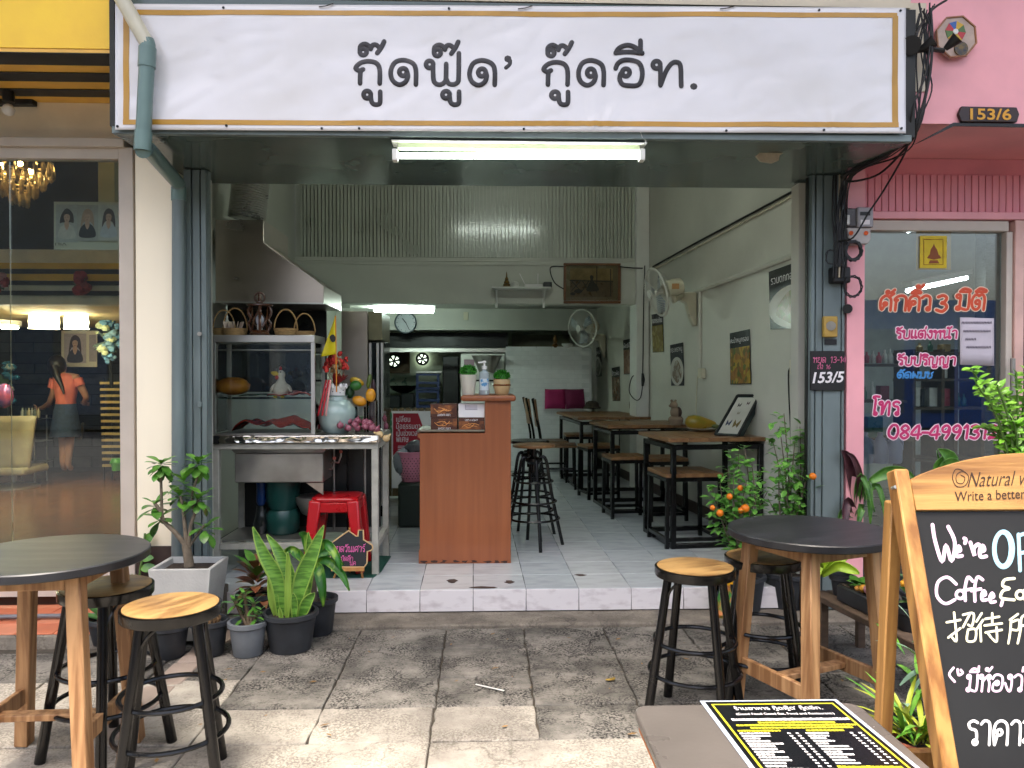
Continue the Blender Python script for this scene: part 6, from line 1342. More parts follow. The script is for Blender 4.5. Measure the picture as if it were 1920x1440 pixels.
# vase with dried flowers, ribbon, crown pot
YV = YC1+.17
VS = thing('celadon_vase', 'round pale celadon vase beside the display case', 'vase', (at(631, 815, YV).x, YV, ztop)); vc = V((at(631, 815, YV).x, YV, ztop+.001)); sv = YV/FPX
MB().lathe([(.07, 0), (.08, .01), (.105, .06), (.118, .11), (.115, .15), (.09, .19), (.07, .205), (.066, .225), (.075, .232), (.062, .234)], vc, 32).build('body', mat('celadon_glaze', '#9fb3ae', .22, var=.06, scale=6, coat=.3), VS)
CP = thing('white_crown_pot', 'white scalloped pot with dark speckles standing in the vase mouth', 'pot', tuple(vc+V((0, 0, .23))))
pr = MB().lathe([(.052, .235), (.056, .27), (.06, .29), (.054, .29), (.048, .24)], vc, 28); pr.build('pot', WHITEINK, CP)
for k in range(7): a = 2*pi*k/7; p = vc+V((.058*cos(a), .058*sin(a), .29)); MB().ell(p, (.012, .012, .018)).build('scallop', WHITEINK, CP, ang=80)
for k in range(16):
    a = 3.3+k*.4; zz_ = .25+.03*((k*7) % 5)/4; d = V((cos(a), sin(a), 0)); MB().tube([vc+d*.0545+V((0, 0, zz_)), vc+d*.0595+V((0, 0, zz_))], .003, 6).build('speckle', BLKMAT, CP)
DFB = thing('dried_flowers', 'bunch of dried red and straw coloured flowers above the celadon vase', 'flowers', tuple(vc+V((0, 0, .28))))
for i, (cols, n_, sp) in enumerate(((('#a3201d', '#c43a30'), 46, 1.0), (('#c4a276', '#b08a5a'), 26, .55))):
    ms = [MB().ell((0, 0, 0), (.011, .011, .012), 7, 5, jit=.35).mesh('flower_head', mat('dried_'+c[1:], c, .8, var=.25, scale=60)) for c in cols]
    for k in range(n_):
        a, t = rnd(0, 6.28), rnd(.2, 1); hgt = rnd(.12, .2) if i == 0 else rnd(.1, .19)
        p = vc+V((cos(a)*.085*t*sp+.005, sin(a)*.06*t*sp, .29+hgt*(1-.4*t*t)+.02)); o = obj('flower_head', ms[k % 2], DFB); o.location = p; o.scale = (rnd(.7, 1.5),)*3
        if k % 3 == 0: MB().tube([vc+V((rnd(-.02, .02), rnd(-.02, .02), .28)), p], .0015, 4).build('stalk', mat('straw_stalk', '#8a5f3c', .8), DFB)
for k in range(10):
    m_ = MB(); a = rnd(0, 6.28); leaf(m_, vc+V((0, 0, .29)), V((cos(a), sin(a), rnd(.6, 2))), V((0, 0, 1)), rnd(.09, .14), .035, .3); m_.build('dried_leaf', mat('dark_red_leaf', '#8a1a1c', .7, var=.2), DFB, ang=80)
RBN = thing('red_ribbon', 'red and pale pink ribbon hanging down in front of the celadon vase', 'ribbon', tuple(at(603, 780, YV-.1)))
for x0_, x1_, x2_, m_, d in ((612, 606, 596, '#b01e2a', -.11), (617, 611, 604, '#b01e2a', -.118), (620, 616, 611, '#d89a94', -.124)):
    pts = [at(x0_, 712, YV+d*.6), at(x1_, 740, YV+d), at(x2_, 780, YV+d*1.05)]; P_ = [V(p) for p in smooth(pts, 5)]
    mb = MB(); k0 = 0
    for p in P_: mb.v += [tuple(p-V((.006, 0, 0))), tuple(p+V((.006, 0, 0)))]
    for k in range(len(P_)-1): mb.f.append((2*k, 2*k+1, 2*k+3, 2*k+2))
    mb.build('ribbon_tail', mat('ribbon_'+m_[1:], m_, .4), RBN, solid=.001)
# fruit, vegetables and onions
YF_ = YC1+.22
JR = thing('glass_jar', 'clear glass jar with cucumber slices under the mangoes', 'jar', (at(676, 812, YF_).x, YF_, ztop)); jc = V((at(676, 812, YF_).x, YF_, ztop+.001))
MB().lathe([(.032, 0), (.034, .01), (.034, .12), (.034, .16), (.031, .16), (.031, .012)], jc, 20).build('glass', GLASSC, JR)
MB().lathe([(.028, .004), (.029, .05), (.028, .1)], jc, 16).build('contents', mat('cucumber', '#2f5a2a', .4, col2='#8a9a5a', scale=25), JR)
JR2 = thing('glass_jar', 'tall jar of dark aubergines and tomatoes behind the onions', 'jar', (at(696, 812, YF_).x, YF_, ztop)); j2 = V((at(697, 812, YF_).x, YF_+.02, ztop+.001))
MB().lathe([(.034, 0), (.036, .01), (.036, .2), (.033, .2), (.033, .012)], j2, 20).build('glass', GLASSC, JR2)
MB().lathe([(.03, .06), (.031, .12), (.028, .19)], j2, 16).build('aubergines', mat('aubergine', '#2a0f18', .3, var=.3), JR2); MB().ell(j2+V((0, 0, .03)), (.03, .03, .027)).build('tomato', mat('tomato_red', '#9a2f18', .3), JR2, ang=80)
def fruit(name, label, px, py, r_, col, col2=None, R=None, Y=YF_-.02, grp=None, cat=None):
    s_ = Y/FPX; MB().ell(at(px, py, Y), tuple(k*s_ for k in r_), 16, 10, R).build(name, mat('skin_'+col[1:], col, .35, col2=col2, scale=14), label=label, cat=cat or name, group=grp, ang=80)
fruit('mango', 'large yellow mango lying on the glass jar rim', 674, 752, (14, 11, 9.5), '#d18f1c', '#b8741a', Ry(.3))
fruit('mango', 'yellow orange mango standing beside the dark aubergine', 695, 741, (9.5, 9, 13), '#d99a1e', '#c07a18')
fruit('mango', 'yellow mango tucked behind the green lime', 669, 716, (14, 9, 8), '#cf9a1c', '#a88a2a', Ry(.4), YF_+.03)
fruit('lime', 'round dark green lime above the mangoes', 667, 723, (11, 10, 9.5), '#1f5a1e', '#2f6e28', None, YF_-.05)
fruit('green_pepper', 'dark green pepper beside the crown pot', 656, 735, (9, 8, 12), '#123018', '#1d4a22', None, YF_)
fruit('cucumber', 'upright green cucumber among the fruit', 692, 715, (4.2, 4.2, 14), '#5d6f2a', '#46581f', Ry(.2), YF_)
fruit('aubergine', 'dark purple aubergine standing at the edge of the fruit', 700, 728, (4.5, 4.5, 17), '#2c1018', '#3c1a22', None, YF_+.03)
ONI = mat('red_onion', '#7d3a4a', .35, col2='#a06070', scale=16, stretch=(2, 2, .6), ramp=(.4, .65))
om = MB().lathe([(.001, -.021), (.008, -.0205), (.018, -.013), (.0225, 0), (.02, .011), (.011, .019), (.004, .024), (.0025, .033), (.001, .035)], n=14).mesh('red_onion', ONI)
ons = [(638, 798), (653, 803), (671, 803), (685, 800), (697, 802), (655, 790), (671, 789), (683, 792), (644, 792), (666, 796), (692, 794), (706, 806)]
for k, (px, py) in enumerate(ons):
    Y = YC1+.06+.015*(k % 3)+(.03 if py < 797 else 0); p = at(px, py, Y)
    o = obj('red_onion', om, label=('red onion in the bottom row, %s from the vase' % ('first', 'second', 'third', 'fourth', 'fifth')[k]) if k < 5 else ('red onion piled on top of the heap, %s from the vase' % ('second', 'fourth', 'fifth', 'first', 'third', 'sixth')[k-5] if k < 11 else 'lone red onion at the very corner of the cart'), cat='onion', group='heap of red onions'); o.location = p; o.rotation_euler = (rnd(-.6, .6), rnd(-.6, .6), rnd(0, 6)); o.scale = (rnd(.9, 1.15),)*3
for k, (px, py) in enumerate(((712, 815), (724, 822))):
    MB().lathe([(.001, -.02), (.014, -.018), (.022, -.004), (.02, .01), (.008, .024), (.004, .04)], at(px, py, YC1+.02), 14, Ry(-1.2 if k == 0 else .8)).build('garlic_bulb', mat('garlic_skin', '#c4a878', .5, var=.1), label=('garlic bulb on the edge of the cart worktop', 'garlic bulb hanging off the cart corner')[k], cat='garlic')
STR = thing('shallot_string', 'string of red shallots and green chillies hanging behind the cart corner', 'shallots', tuple(at(722, 860, YC3+.08)))
for k in range(6): o = obj('shallot', om, STR); o.location = at(721+3*(k % 2), 785+k*14, YC3+.08); o.scale = (.7, .7, 1.0)
for k in range(3): MB().ell(at(733, 780+k*13, YC3+.08), (.008, .008, .03)).build('chilli', mat('chilli_green', '#1d5a2e', .35), STR, ang=80)
# -------------------------------------------------- red stool, house board, mat
RSM = mat('red_plastic', '#b3101a', .3, var=.06, spec=.6)
Yr = 4.84; xr0 = at(634, 928, Yr).x
RST = thing('plastic_stool', 'red moulded plastic stool standing inside the food cart frame', 'stool', (xr0, Yr, ZF+.008))
zz_ = ZF+.008+.455; tw_, bw_ = .142, .185
tp = lambda k, z: V((xr0, Yr, z))
for sx, sy in ((-1, -1), (1, -1), (1, 1), (-1, 1)):
    top_ = V((xr0+sx*(tw_-.03), Yr+sy*(tw_-.03), zz_-.02)); bot_ = V((xr0+sx*(bw_-.025), Yr+sy*(bw_-.025), ZF+.008))
    MB().bar(bot_, top_, .05, .05, up=(0, 1, 0), w2=.075, t2=.075).build('leg', RSM, RST, bevel=.012, seg=2)
MB().prism([V((xr0+tw_*a, Yr+tw_*b, zz_-.03)) for a, b in ((-1, -.75), (-.75, -1), (.75, -1), (1, -.75), (1, .75), (.75, 1), (-.75, 1), (-1, .75))], (0, 0, .03)).build('seat', RSM, RST, bevel=.012, seg=3)
for sx, sy in ((0, -1), (0, 1), (-1, 0), (1, 0)):
    c = V((xr0+sx*(tw_-.012), Yr+sy*(tw_-.012), zz_-.06)); MB().obox(c, (.25 if sy else .02, .02 if sy else .25, .065)).build('apron', RSM, RST, bevel=.008)
MB().prism([gr(x, y, ZF+.001) for x, y in ((585, 1084), (700, 1083), (715, 1072), (733, 1044), (600, 1040))], (0, 0, .006)).build('floor_mat', mat('green_mat', '#0f4a3c', .8, var=.15, bump=.4), label='dark green rubber mat under the red stool', cat='mat')
HB = thing('house_chalkboard', 'small house shaped chalkboard on a wooden stand in front of the cart', 'chalkboard', tuple(gr(655, 1083, ZF)))
Yh = 4.58; hp = lambda x, y, l=0: at(x, y, Yh)+V((0, .12*((1060-y)/65.)*.4-l, 0))
out = [(601, 1039), (618, 1036), (605, 1030), (651, 998), (666, 1008), (669, 1008), (670, 997), (679, 997), (680, 1014), (697, 1024), (698, 1030), (694, 1034), (688, 1035), (688, 1056), (683, 1063), (625, 1063), (619, 1058), (619, 1040)]
MB().prism([hp(*p) for p in out], (0, .012, 0)).build('board', mat('slate_board', '#1a1c1f', .7, var=.2), HB)
MB().tube([hp(*p, .002) for p in out], .0045, 6, closed=True).build('rope_edge', mat('jute_edge', '#c9a878', .7), HB)
a = MB(); fnh = lambda x, y: hp(x, y, .001); write(a, 'หยุดวันเสาร์', 620, 1036, .98, 1.1, fnh, bn, .08, 1.0, .0006); write(a, 'เปิดอีก', 636, 1052, .7, .8, fnh, bn, .08, 1, .0006); write(a, 'นะคะ', 655, 1060, .7, .8, fnh, bn, .08, 1, .0006); a.build('chalk_writing', mat('pink_chalk2', '#d0609a', .9), HB)
EAS = wood('easel_pine', '#a8743c', '#c08f55', 2)
MB().bar(hp(622, 1066, .012), hp(684, 1066, .012), .012, .02).build('easel_ledge', EAS, HB)
for px, pb in ((634, 626), (676, 680)): MB().bar(gr(pb, 1084, ZF), hp(px, 1000 if px < 0 else 1064, -.014), .01, .008).build('easel_leg', EAS, HB)
MB().bar(V((at(655, 1060, 4.7).x, 4.72, ZF)), hp(652, 994, -.016), .012, .01).build('easel_back_leg', EAS, HB)
# -------------------------------------------------- counter
YCo = 4.94; CW = wood('counter_veneer', '#874a28', '#96552f', 2, .35, k=16, coat=.15, bump=.04)
CO = thing('service_counter', 'reddish brown wooden service counter with a raised shelf', 'counter', tuple(gr(870, 1057, ZF)))
p = lambda x, y: at(x, y, YCo)
MB().prism([p(785, 1057), p(958, 1057), p(958, 752), p(909, 752), p(909, 812), p(783, 812), p(783, 822), p(787, 822), p(787, 1030), p(785, 1033)], (0, .42, 0)).build('body', CW, CO, bevel=.003)
a, b = p(864, 741), p(967, 752.5); MB().box(a.x, b.x, YCo-.035, YCo+.44, b.z+.001, a.z).build('raised_top', CW, CO, bevel=.014, seg=3)
MB().box(p(780, 0).x, p(909, 0).x-.002, YCo-.005, YCo+.42, p(0, 812).z+.001, p(0, 808).z).build('lower_top', mat('counter_top_grey', '#7d7464', .5, var=.15, scale=40), CO, bevel=.003)
for k in range(9):
    x = 795+k*19+rnd(-5, 5); MB().prism([at(x+rnd(-4, 4)+6*cos(a_), 1053+3*sin(a_)*rnd(.5, 1.2), YCo-.0008) for a_ in [i*pi/4 for i in range(8)]], (0, .0005, 0)).build('damp_mark', mat('damp_mark', '#3a1f14', .6), CO)
zlo = at(850, 808, YCo).z+.0015
LB = mat('box_brown_print', '#4a2415', .35, col2='#b06a34', scale=18, ramp=(.45, .75)); LBK = mat('box_brown', '#4c2718', .4)
def led_box(label, x0_, y0_, x1_, y1_, flip, blank=False):
    t = thing('light_box', label, 'box', tuple(at((x0_+x1_)/2, y1_, YCo+.03)), group='stacked light boxes on the counter'); Y = YCo+.03
    MB().pbox(x0_, y0_, x1_, y1_-.3, Y, .09).build('carton', WHITEINK if blank else LBK, t, bevel=.0015)
    if blank:
        MB().prism([at(x, y, Y-.0006) for x, y in ((872, 759), (895, 759), (895, 768), (872, 768))], (0, -.0006, 0)).build('flap', mat('white_card', '#d6d2d8', .6), t); 
        strokes('flap_edge', [[(873, 768), (895, 768)], [(873, 759), (873, 768)]], .7, lambda x, y: at(x, y, Y-.0012), bn, mat('grey_line', '#9a96a0', .6), t, .0003, kk=1); return
    sy = 1 if flip else -1; ym = (y0_+y1_)/2-2*sy; xc = (x0_+x1_)/2
    MB().prism([at(x, y, Y-.0006) for x, y in ((x0_+1, ym-8), (x1_-1, ym-8), (x1_-1, ym+8), (x0_+1, ym+8))], (0, -.0006, 0)).build('printed_band', LB, t)
    strokes('light_print', [[(xc-18+4*k, ym+rnd(-4, 4)), (xc-10+4*k, ym+rnd(-5, 5)), (xc+4*k-2, ym+rnd(-4, 4))] for k in range(5)], 1.0, lambda x, y: at(x, y, Y-.0014), bn, mat('orange_print', '#e0954e', .5), t, .0004)
    if flip: text('print_word', 'LED LIGHT', at(xc+12, y1_-7, Y), at(xc-12, y1_-7, Y), at(xc+12, y1_-3, Y), WHITEINK, t, lift=.001, offset=.01)
    else: text('print_word', 'LED LIGHT', at(xc-12, y0_+7, Y), at(xc+12, y0_+7, Y), at(xc-12, y0_+3, Y), WHITEINK, t, lift=.001, offset=.01)
led_box('brown light box lower of the stack with its print upside down', 808, 783, 857.5, 808, True)
led_box('brown light box on top of the stack with its print upside down', 807, 757, 857, 783, True)
led_box('brown light box with upright print under the white one', 859.5, 783, 910-1.5, 808, False)
led_box('plain white box end on top of the upright printed box', 859.5, 757, 908.5, 783, False, True)
zhi = at(915, 741, YCo).z+.001
SAN = thing('sanitizer_bottle', 'clear pump bottle of hand sanitizer on the raised counter', 'bottle', (p(907, 0).x, YCo+.05, zhi)); sc = V((at(908, 738, YCo+.05).x, YCo+.05, zhi))
MB().lathe([(.03, 0), (.034, .006), (.032, .06), (.034, .12), (.03, .145), (.013, .155), (.013, .165)], sc, 20).build('bottle', mat('sanitizer_gel', '#c3d0d6', .08, var=.05, trans=.35), SAN)
MB().grid(lambda u, v: sc+V((.0338*cos(-pi/2+(u-.5)*1.9), .0338*sin(-pi/2+(u-.5)*1.9), .03+.075*v)), 8, 1).build('label', mat('sanitizer_label', '#c8d4dc', .4, col2='#4f8fc0', scale=26, ramp=(.55, .62)), SAN, ang=80)
MB().lathe([(.016, .165), (.016, .185), (.006, .188), (.006, .205), (.014, .207), (.014, .216), (.004, .22)], sc, 14).build('pump', WHITEINK, SAN); MB().bar(sc+V((0, 0, .212)), sc+V((-.04, -.01, .208)), .012, .009).build('nozzle', WHITEINK, SAN)
def topiary(label, px, w, potprof, potmat, extra=None):
    t = thing('grass_ball_plant', label, 'plant', (at(px, 738, YCo+.06).x, YCo+.06, zhi), group='artificial grass balls on the counter'); c = V((at(px, 738, YCo+.06).x, YCo+.06, zhi))
    MB().lathe(potprof, c, 24).build('pot', potmat, t)
    if extra: MB().lathe(extra[0], c, 24).build('pot_band', extra[1], t)
    mb = MB(); zc_ = potprof[-2][1]+.012
    for k in range(420):
        a = rnd(0, 6.28); v = rnd(-.15, 1); e = sqrt(max(0, 1-v*v)); d = V((cos(a)*e, sin(a)*e, v*.8+.1)); r_ = w*rnd(.72, 1.0)
        leaf(mb, c+V((0, 0, zc_))+d*r_*.8, d+V((rnd(-.4, .4), rnd(-.4, .4), rnd(-.2, .4))), V((rnd(-1, 1), rnd(-1, 1), .3)), rnd(.012, .02), .009, .5, 2)
    mb.ell(c+V((0, 0, zc_)), (w*.78, w*.78, w*.66), 12, 8)
    mb.build('foliage', mat('artificial_grass', '#2f7f1c', .5, var=.4, scale=60), t, ang=80, kind='stuff')
topiary('bright grass ball in a tall white ribbed pot', 878, .062, [(.038, 0), (.04, .005), (.056, .13), (.05, .13), (.03, .1)], mat('ribbed_white_pot', '#d0ccbe', .5, var=.08, scale=40, stretch=(1, 1, .1)))
topiary('bright grass ball in a brown and cream bowl', 941, .058, [(.036, 0), (.045, .012), (.056, .06), (.053, .1), (.048, .1), (.03, .08)], mat('cream_bowl', '#c2a578', .35), ([(.057, .058), (.061, .064), (.055, .07), (.052, .102), (.049, .1015)], mat('brown_glaze', '#7a4520', .3)))
# ================================================================== street furniture and plants
SEATW = mat('stool_seat_wood', '#6f4f2b', .42, col2='#a58351', scale=6, stretch=(1, 4, 1), ramp=(.34, .58), detail=10, bump=.1, bscale=40)
PINE = mat('table_leg_wood', '#875f3b', .6, col2='#b98f63', scale=2.2, stretch=(16, 16, .9), ramp=(.38, .62), detail=8, bump=.15, bscale=8)
BSTOP = mat('black_table_top', '#17191d', .4, col2='#292b30', scale=3, stretch=(1, 6, 1), ramp=(.4, .75), bump=.08)
def bar_stool():
    t = thing('bar_stool', 'x', 'stool', (0, 0, 0), group='wooden seated bar stools'); H = .605
    MB().lathe([(.001, H-.012), (.145, H-.012), (.148, H-.008), (.148, H-.002), (.14, H), (.001, H)], n=36).build('seat', SEATW, t)
    MB().lathe([(.12, H-.04), (.154, H-.04), (.157, H-.036), (.157, H-.006), (.1495, H-.004), (.1495, H-.03), (.12, H-.03)], n=36).build('seat_rim', BLKMET, t)
    for k in range(4):
        a = pi/2*k; d = V((cos(a), sin(a), 0)); MB().cyl(d*.212, d*.118+V((0, 0, H-.03)), .0185, .0165, n=12).build('leg', BLKMET, t)
        s_ = V((-d.y, d.x, 0)); MB().tube(smooth([d*.13+V((0, 0, H-.13)), d*.115+s_*.03+V((0, 0, H-.07)), d*.07+s_*.05+V((0, 0, H-.038))], 4), .005, 6).build('brace', BLKMET, t)
    for z in (.19, .31):
        r_ = .212-(.212-.118)*z/(H-.03)-.004; MB().tube([(r_*cos(2*pi*k/36), r_*sin(2*pi*k/36), z) for k in range(36)], .0085, 8, closed=True).build('foot_ring', BLKMET, t)
    return t
def seat_at(px, py, z=.605): return gr(px, py, z)
S0 = bar_stool(); p = seat_at(1303, 1060); put(S0, (p.x, p.y, 0), radians(16)); S0['label'] = 'bar stool standing alone between the step and the brown desk'
for px, py, an, lab in ((1431, 1041, 30, 'bar stool half hidden behind the round table near the easel sign'), (321, 1132, 62, 'bar stool in front of the potted plants by the pillar'), (200, 1096, 20, 'bar stool behind the round table on the terracotta side')):
    p = seat_at(px, py); dup(S0, (p.x, p.y, 0), radians(an), lab)
def round_table():
    t = thing('round_table', 'x', 'table', (0, 0, 0), group='round black topped pavement tables'); H = .75; R_ = .312
    MB().lathe([(.001, H-.03), (R_-.004, H-.03), (R_, H-.026), (R_, H-.004), (R_-.004, H), (.001, H)], n=64).build('top', BSTOP, t)
    tp_, bt_ = .155, .2
    cs = [(-1, -1), (1, -1), (1, 1), (-1, 1)]
    for sx, sy in cs: MB().bar((sx*bt_, sy*bt_, 0), (sx*tp_, sy*tp_, H-.031), .05, .05, up=(0, 1, 0)).build('leg', PINE, t, bevel=.004)
    for i in range(4):
        a, b = cs[i], cs[(i+1) % 4]; pa, pb = V((a[0]*tp_, a[1]*tp_, H-.06)), V((b[0]*tp_, b[1]*tp_, H-.06)); d = (pb-pa).normalized()*.027
        MB().bar(pa+d, pb-d, .02, .055).build('apron', PINE, t, bevel=.003)
    k_ = tp_+(bt_-tp_)*.72; z = .19
    for sx in (-1, 1): MB().bar((sx*k_, -k_+.026, z), (sx*k_, k_-.026, z), .022, .06).build('side_stretcher', PINE, t, bevel=.003)
    MB().bar((-k_+.012, 0, z), (k_-.012, 0, z), .05, .022).build('cross_stretcher', PINE, t, bevel=.003)
    return t
RTb = round_table(); p = gr(95, 1036, .75); put(RTb, (p.x, p.y, 0), radians(2)); RTb['label'] = 'round black table with pale wooden legs at the salon side'
p = gr(1518, 992, .75); dup(RTb, (p.x, p.y, 0), radians(23), 'round black table with wooden legs beside the easel sign')
# -------------------------------------------------- brown desk and menu
ZD = .70; DK = thing('brown_desk', 'brown laminate desk with rounded corners carrying the menu', 'desk', tuple(gr(1400, 1318, 0)))
A = gr(1183, 1316, ZD); B = gr(1612, 1322, ZD); yb = (A.y+B.y)/2; x0, x1 = A.x, B.x; yf = yb-.62
def rrect(x0, x1, y0, y1, r_, z, n=6):
    P_ = []
    for cx_, cy_, a0 in ((x1-r_, y1-r_, 0), (x0+r_, y1-r_, pi/2), (x0+r_, y0+r_, pi), (x1-r_, y0+r_, 1.5*pi)):
        for k in range(n+1): a = a0+pi/2*k/n; P_.append((cx_+r_*cos(a), cy_+r_*sin(a), z))
    return P_
MB().prism(rrect(x0, x1, yf, yb, .03, ZD-.018), (0, 0, .018)).build('top', mat('taupe_laminate', '#55504c', .3, var=.14, scale=6, bump=.03), DK, bevel=.004, seg=2)
MB().prism(rrect(x0+.006, x1-.006, yf+.006, yb-.006, .03, ZD-.035), (0, 0, .0165)).build('orange_board', mat('orange_chipboard', '#b5651f', .6, var=.2, scale=30), DK)
for x in (x0+.05, x1-.05):
    for y in (yb-.06, yf+.06): MB().bar((x, y, 0), (x, y, ZD-.036), .025, .025).build('leg', BLKMAT, DK)
    MB().bar((x, yb-.06, .12), (x, yf+.06, .12), .02, .02).build('foot_rail', BLKMAT, DK)
MN = thing('menu_sheet', 'black laminated menu with yellow border and white lines lying on the brown desk', 'menu', tuple(gr(1440, 1330, ZD)))
mz = ZD+.001; MA, MBk = gr(1312, 1315, mz), gr(1568, 1312, mz); MC, MD = gr(1405, 1440, mz), gr(1724, 1440, mz)
MC = MA+(MC-MA)*2.0; MD = MBk+(MD-MBk)*2.0
mf = lambda u, v, l=0: MA+(MBk-MA)*u+(MC-MA)*v+((MD-MC)-(MBk-MA))*u*v+V((0, 0, l))
pq = lambda u0, v0, u1, v1, l: [mf(u0, v1, l), mf(u1, v1, l), mf(u1, v0, l), mf(u0, v0, l)]
MB().prism(pq(0, 0, 1, 1, 0), (0, 0, .001)).build('laminate', mat('white_laminate', '#aab4c4', .2), MN)
MB().prism(pq(.03, .012, .97, .99, .0012), (0, 0, .0004)).build('black_print', mat('menu_black', '#0e0f13', .2), MN)
YLP = mat('yellow_print', '#c4bb2a', .4); 
for r4 in ((.06, .035, .94, .042), (.06, .958, .94, .965), (.06, .043, .074, .957), (.926, .043, .94, .957)): MB().prism(pq(*r4, .0018), (0, 0, .0003)).build('border_line', YLP, MN)
text('menu_heading', "ร้านอาหาร กู๊ดฟู๊ด' กู๊ดอีท.", mf(.2, .098, .0018), mf(.82, .098, .0018), mf(.2, .055, .0018), WHITEINK, MN, lift=.0003)
text('menu_heading', '(Good Food Good Eat, Food and Restaurant.)', mf(.18, .135, .0018), mf(.86, .135, .0018), mf(.18, .112, .0018), WHITEINK, MN, lift=.0003)
def scribble(mb, u0, u1, v, hh):
    u = u0
    while u < u1:
        w = rnd(.012, .03); k = rnd(.6, 1); mb.poly([mf(u, v+hh*.5, .0019), mf(min(u+w, u1), v+hh*.5, .0019), mf(min(u+w, u1), v-hh*.5*k, .0019), mf(u, v-hh*.5*k, .0019)]); u += w+.004
for (m_, rowsm) in ((WHITEINK, [(.12, .92, .165, .018)]), (YLP, [(.28, .8, .19, .014), (.12, .92, .21, .014), (.2, .88, .23, .014), (.1, .38, .252, .013), (.55, .8, .252, .013), (.52, .9, .50, .016), (.1, .4, .74, .014)])):
    for r4 in rowsm:
        a = MB(); scribble(a, *r4); a.build('menu_line', m_, MN, kind='stuff')
for k in range(26):
    v = .272+k*.0185; a = MB(); scribble(a, .1, rnd(.2, .36), v, .011); a.build('menu_line', WHITEINK, MN, kind='stuff')
    a = MB(); scribble(a, .41, .432, v, .009); scribble(a, .465, .487, v, .009); a.build('menu_price', WHITEINK, MN, kind='stuff')
    if not .48 < v < .52:
        a = MB(); scribble(a, .53, rnd(.6, .74), v, .011); scribble(a, .82, .842, v, .009); scribble(a, .875, .897, v, .009); a.build('menu_line', WHITEINK, MN, kind='stuff')
# -------------------------------------------------- easel sign
AS = thing('easel_sign', 'wooden A-frame chalkboard sign with coloured chalk writing', 'sign', (1.2, 1.6, 0))
q0 = V((0, 1.75, 1.127)); tdir = V((0, -.19, -.561)).normalized(); sn = V((0, tdir.z, -tdir.y))
if sn.y > 0: sn = -sn
def sp(px, py, l=0):
    d = ray(px, py); o = V((0, 0, CH)); t = (q0-o).dot(sn)/d.dot(sn); return o+d*t+sn*l
SGW = mat('sign_pine', '#7d5427', .55, col2='#b98a4c', scale=2.4, stretch=(.9, 14, 14), ramp=(.36, .6), detail=9, bump=.15, bscale=8); SGP = mat('sign_post_pine', '#86592b', .55, col2='#b98a4c', scale=2.2, stretch=(14, 14, .9), ramp=(.38, .62), detail=9, bump=.15, bscale=8)
def spl(pts, th, name, m_, l0=0, par=None, bevel=.002): return MB().prism([sp(x, y, l0) for x, y in pts], -sn*th).build(name, m_, par or AS, bevel=bevel)
sx0 = sp(1682, 892).x; wS = .62
foot = lambda x: V((x, 0, 0))
pt = sp(1682, 892); tt = pt.z/(-tdir.z); bot = pt+tdir*tt
PW_ = .042
for xx in (sx0, sx0+wS): MB().bar(V((xx, bot.y, bot.z)), V((xx, pt.y, pt.z+.012)), PW_, .034, up=(1, 0, 0)).build('front_post', SGP, AS, bevel=.004)
xr1 = sx0+wS-PW_/2; xl1 = sx0+PW_/2
def s_at(x, s, l=0): return V((x, pt.y, pt.z))+tdir*s+sn*l                 # x across, s metres down the slope
hd = []
zt0 = (sp(1800, 958).z-pt.z)/tdir.z
for k in range(17): u = k/16; hd.append(s_at(xl1+.002+(xr1-xl1-.004)*u, .012-.062*sin(pi*u)**.8, .012))
hd = [s_at(xl1+.002, zt0, .012), *hd, s_at(xr1-.002, zt0, .012)]
MB().prism(hd, -sn*.022).build('header', SGW, AS, bevel=.002)
SL = 1.02
MB().prism([s_at(xl1+.001, zt0+.002, .004), s_at(xr1-.001, zt0+.002, .004), s_at(xr1-.001, SL, .004), s_at(xl1+.001, SL, .004)], -sn*.012).build('chalkboard', mat('blackboard_paint', '#0b0c0d', .7, col2='#161819', scale=4, ramp=(.4, .75)), AS)
MB().prism([s_at(xl1+.001, SL+.001, .012), s_at(xr1-.001, SL+.001, .012), s_at(xr1-.001, SL+.06, .012), s_at(xl1+.001, SL+.06, .012)], -sn*.022).build('bottom_rail', SGW, AS, bevel=.002)
for xx in (sx0+.012, sx0+wS-.012):
    MB().bar(V((xx-.004, 1.86, 0)), V((xx, 1.785, 1.06)), .036, .03, up=(1, 0, 0)).build('rear_leg', SGP, AS, bevel=.003)
MB().bar(V((sx0+.03, 1.83, .42)), V((sx0+wS-.03, 1.83, .42)), .022, .06).build('rear_rail', SGP, AS, bevel=.003)
MB().cyl(sp(1671, 916, .02), sp(1671, 916, .005), .004, n=8).build('hinge_screw', STEELD, AS)
BURN = mat('burnt_lettering', '#35200f', .7)
hq = lambda x, y: sp(x, y, .0125)
text('burnt_word', 'Natural w', hq(1808, 915), hq(1925, 911), hq(1808, 888), BURN, AS, shear=.35, lift=.0008, offset=-.006)
strokes('burnt_flourish', [[(1800, 884), (1786, 882), (1780, 898), (1788, 914), (1804, 912), (1810, 896), (1800, 886), (1788, 892), (1788, 906), (1799, 908), (1803, 898), (1796, 893)]], 1.6, hq, sn, BURN, AS, .0006)
text('burnt_word', 'Write a better', hq(1784, 942), hq(1915, 936), hq(1784, 924), BURN, AS, lift=.0008)
cf = lambda x, y: sp(x, y, .0045)
CHK = {k: mat('chalk_'+k, c, .95, var=.12, scale=70) for k, c in (('pink', '#e3c3da'), ('blue', '#9fd2e6'), ('cream', '#e4e2c0'), ('white', '#e6e6e4'))}
R4 = lambda l: [(1440+x/4, 720+y/4) for x, y in l]
R8_ = lambda l: [(1440+x/4, 1080+y/4) for x, y in l]
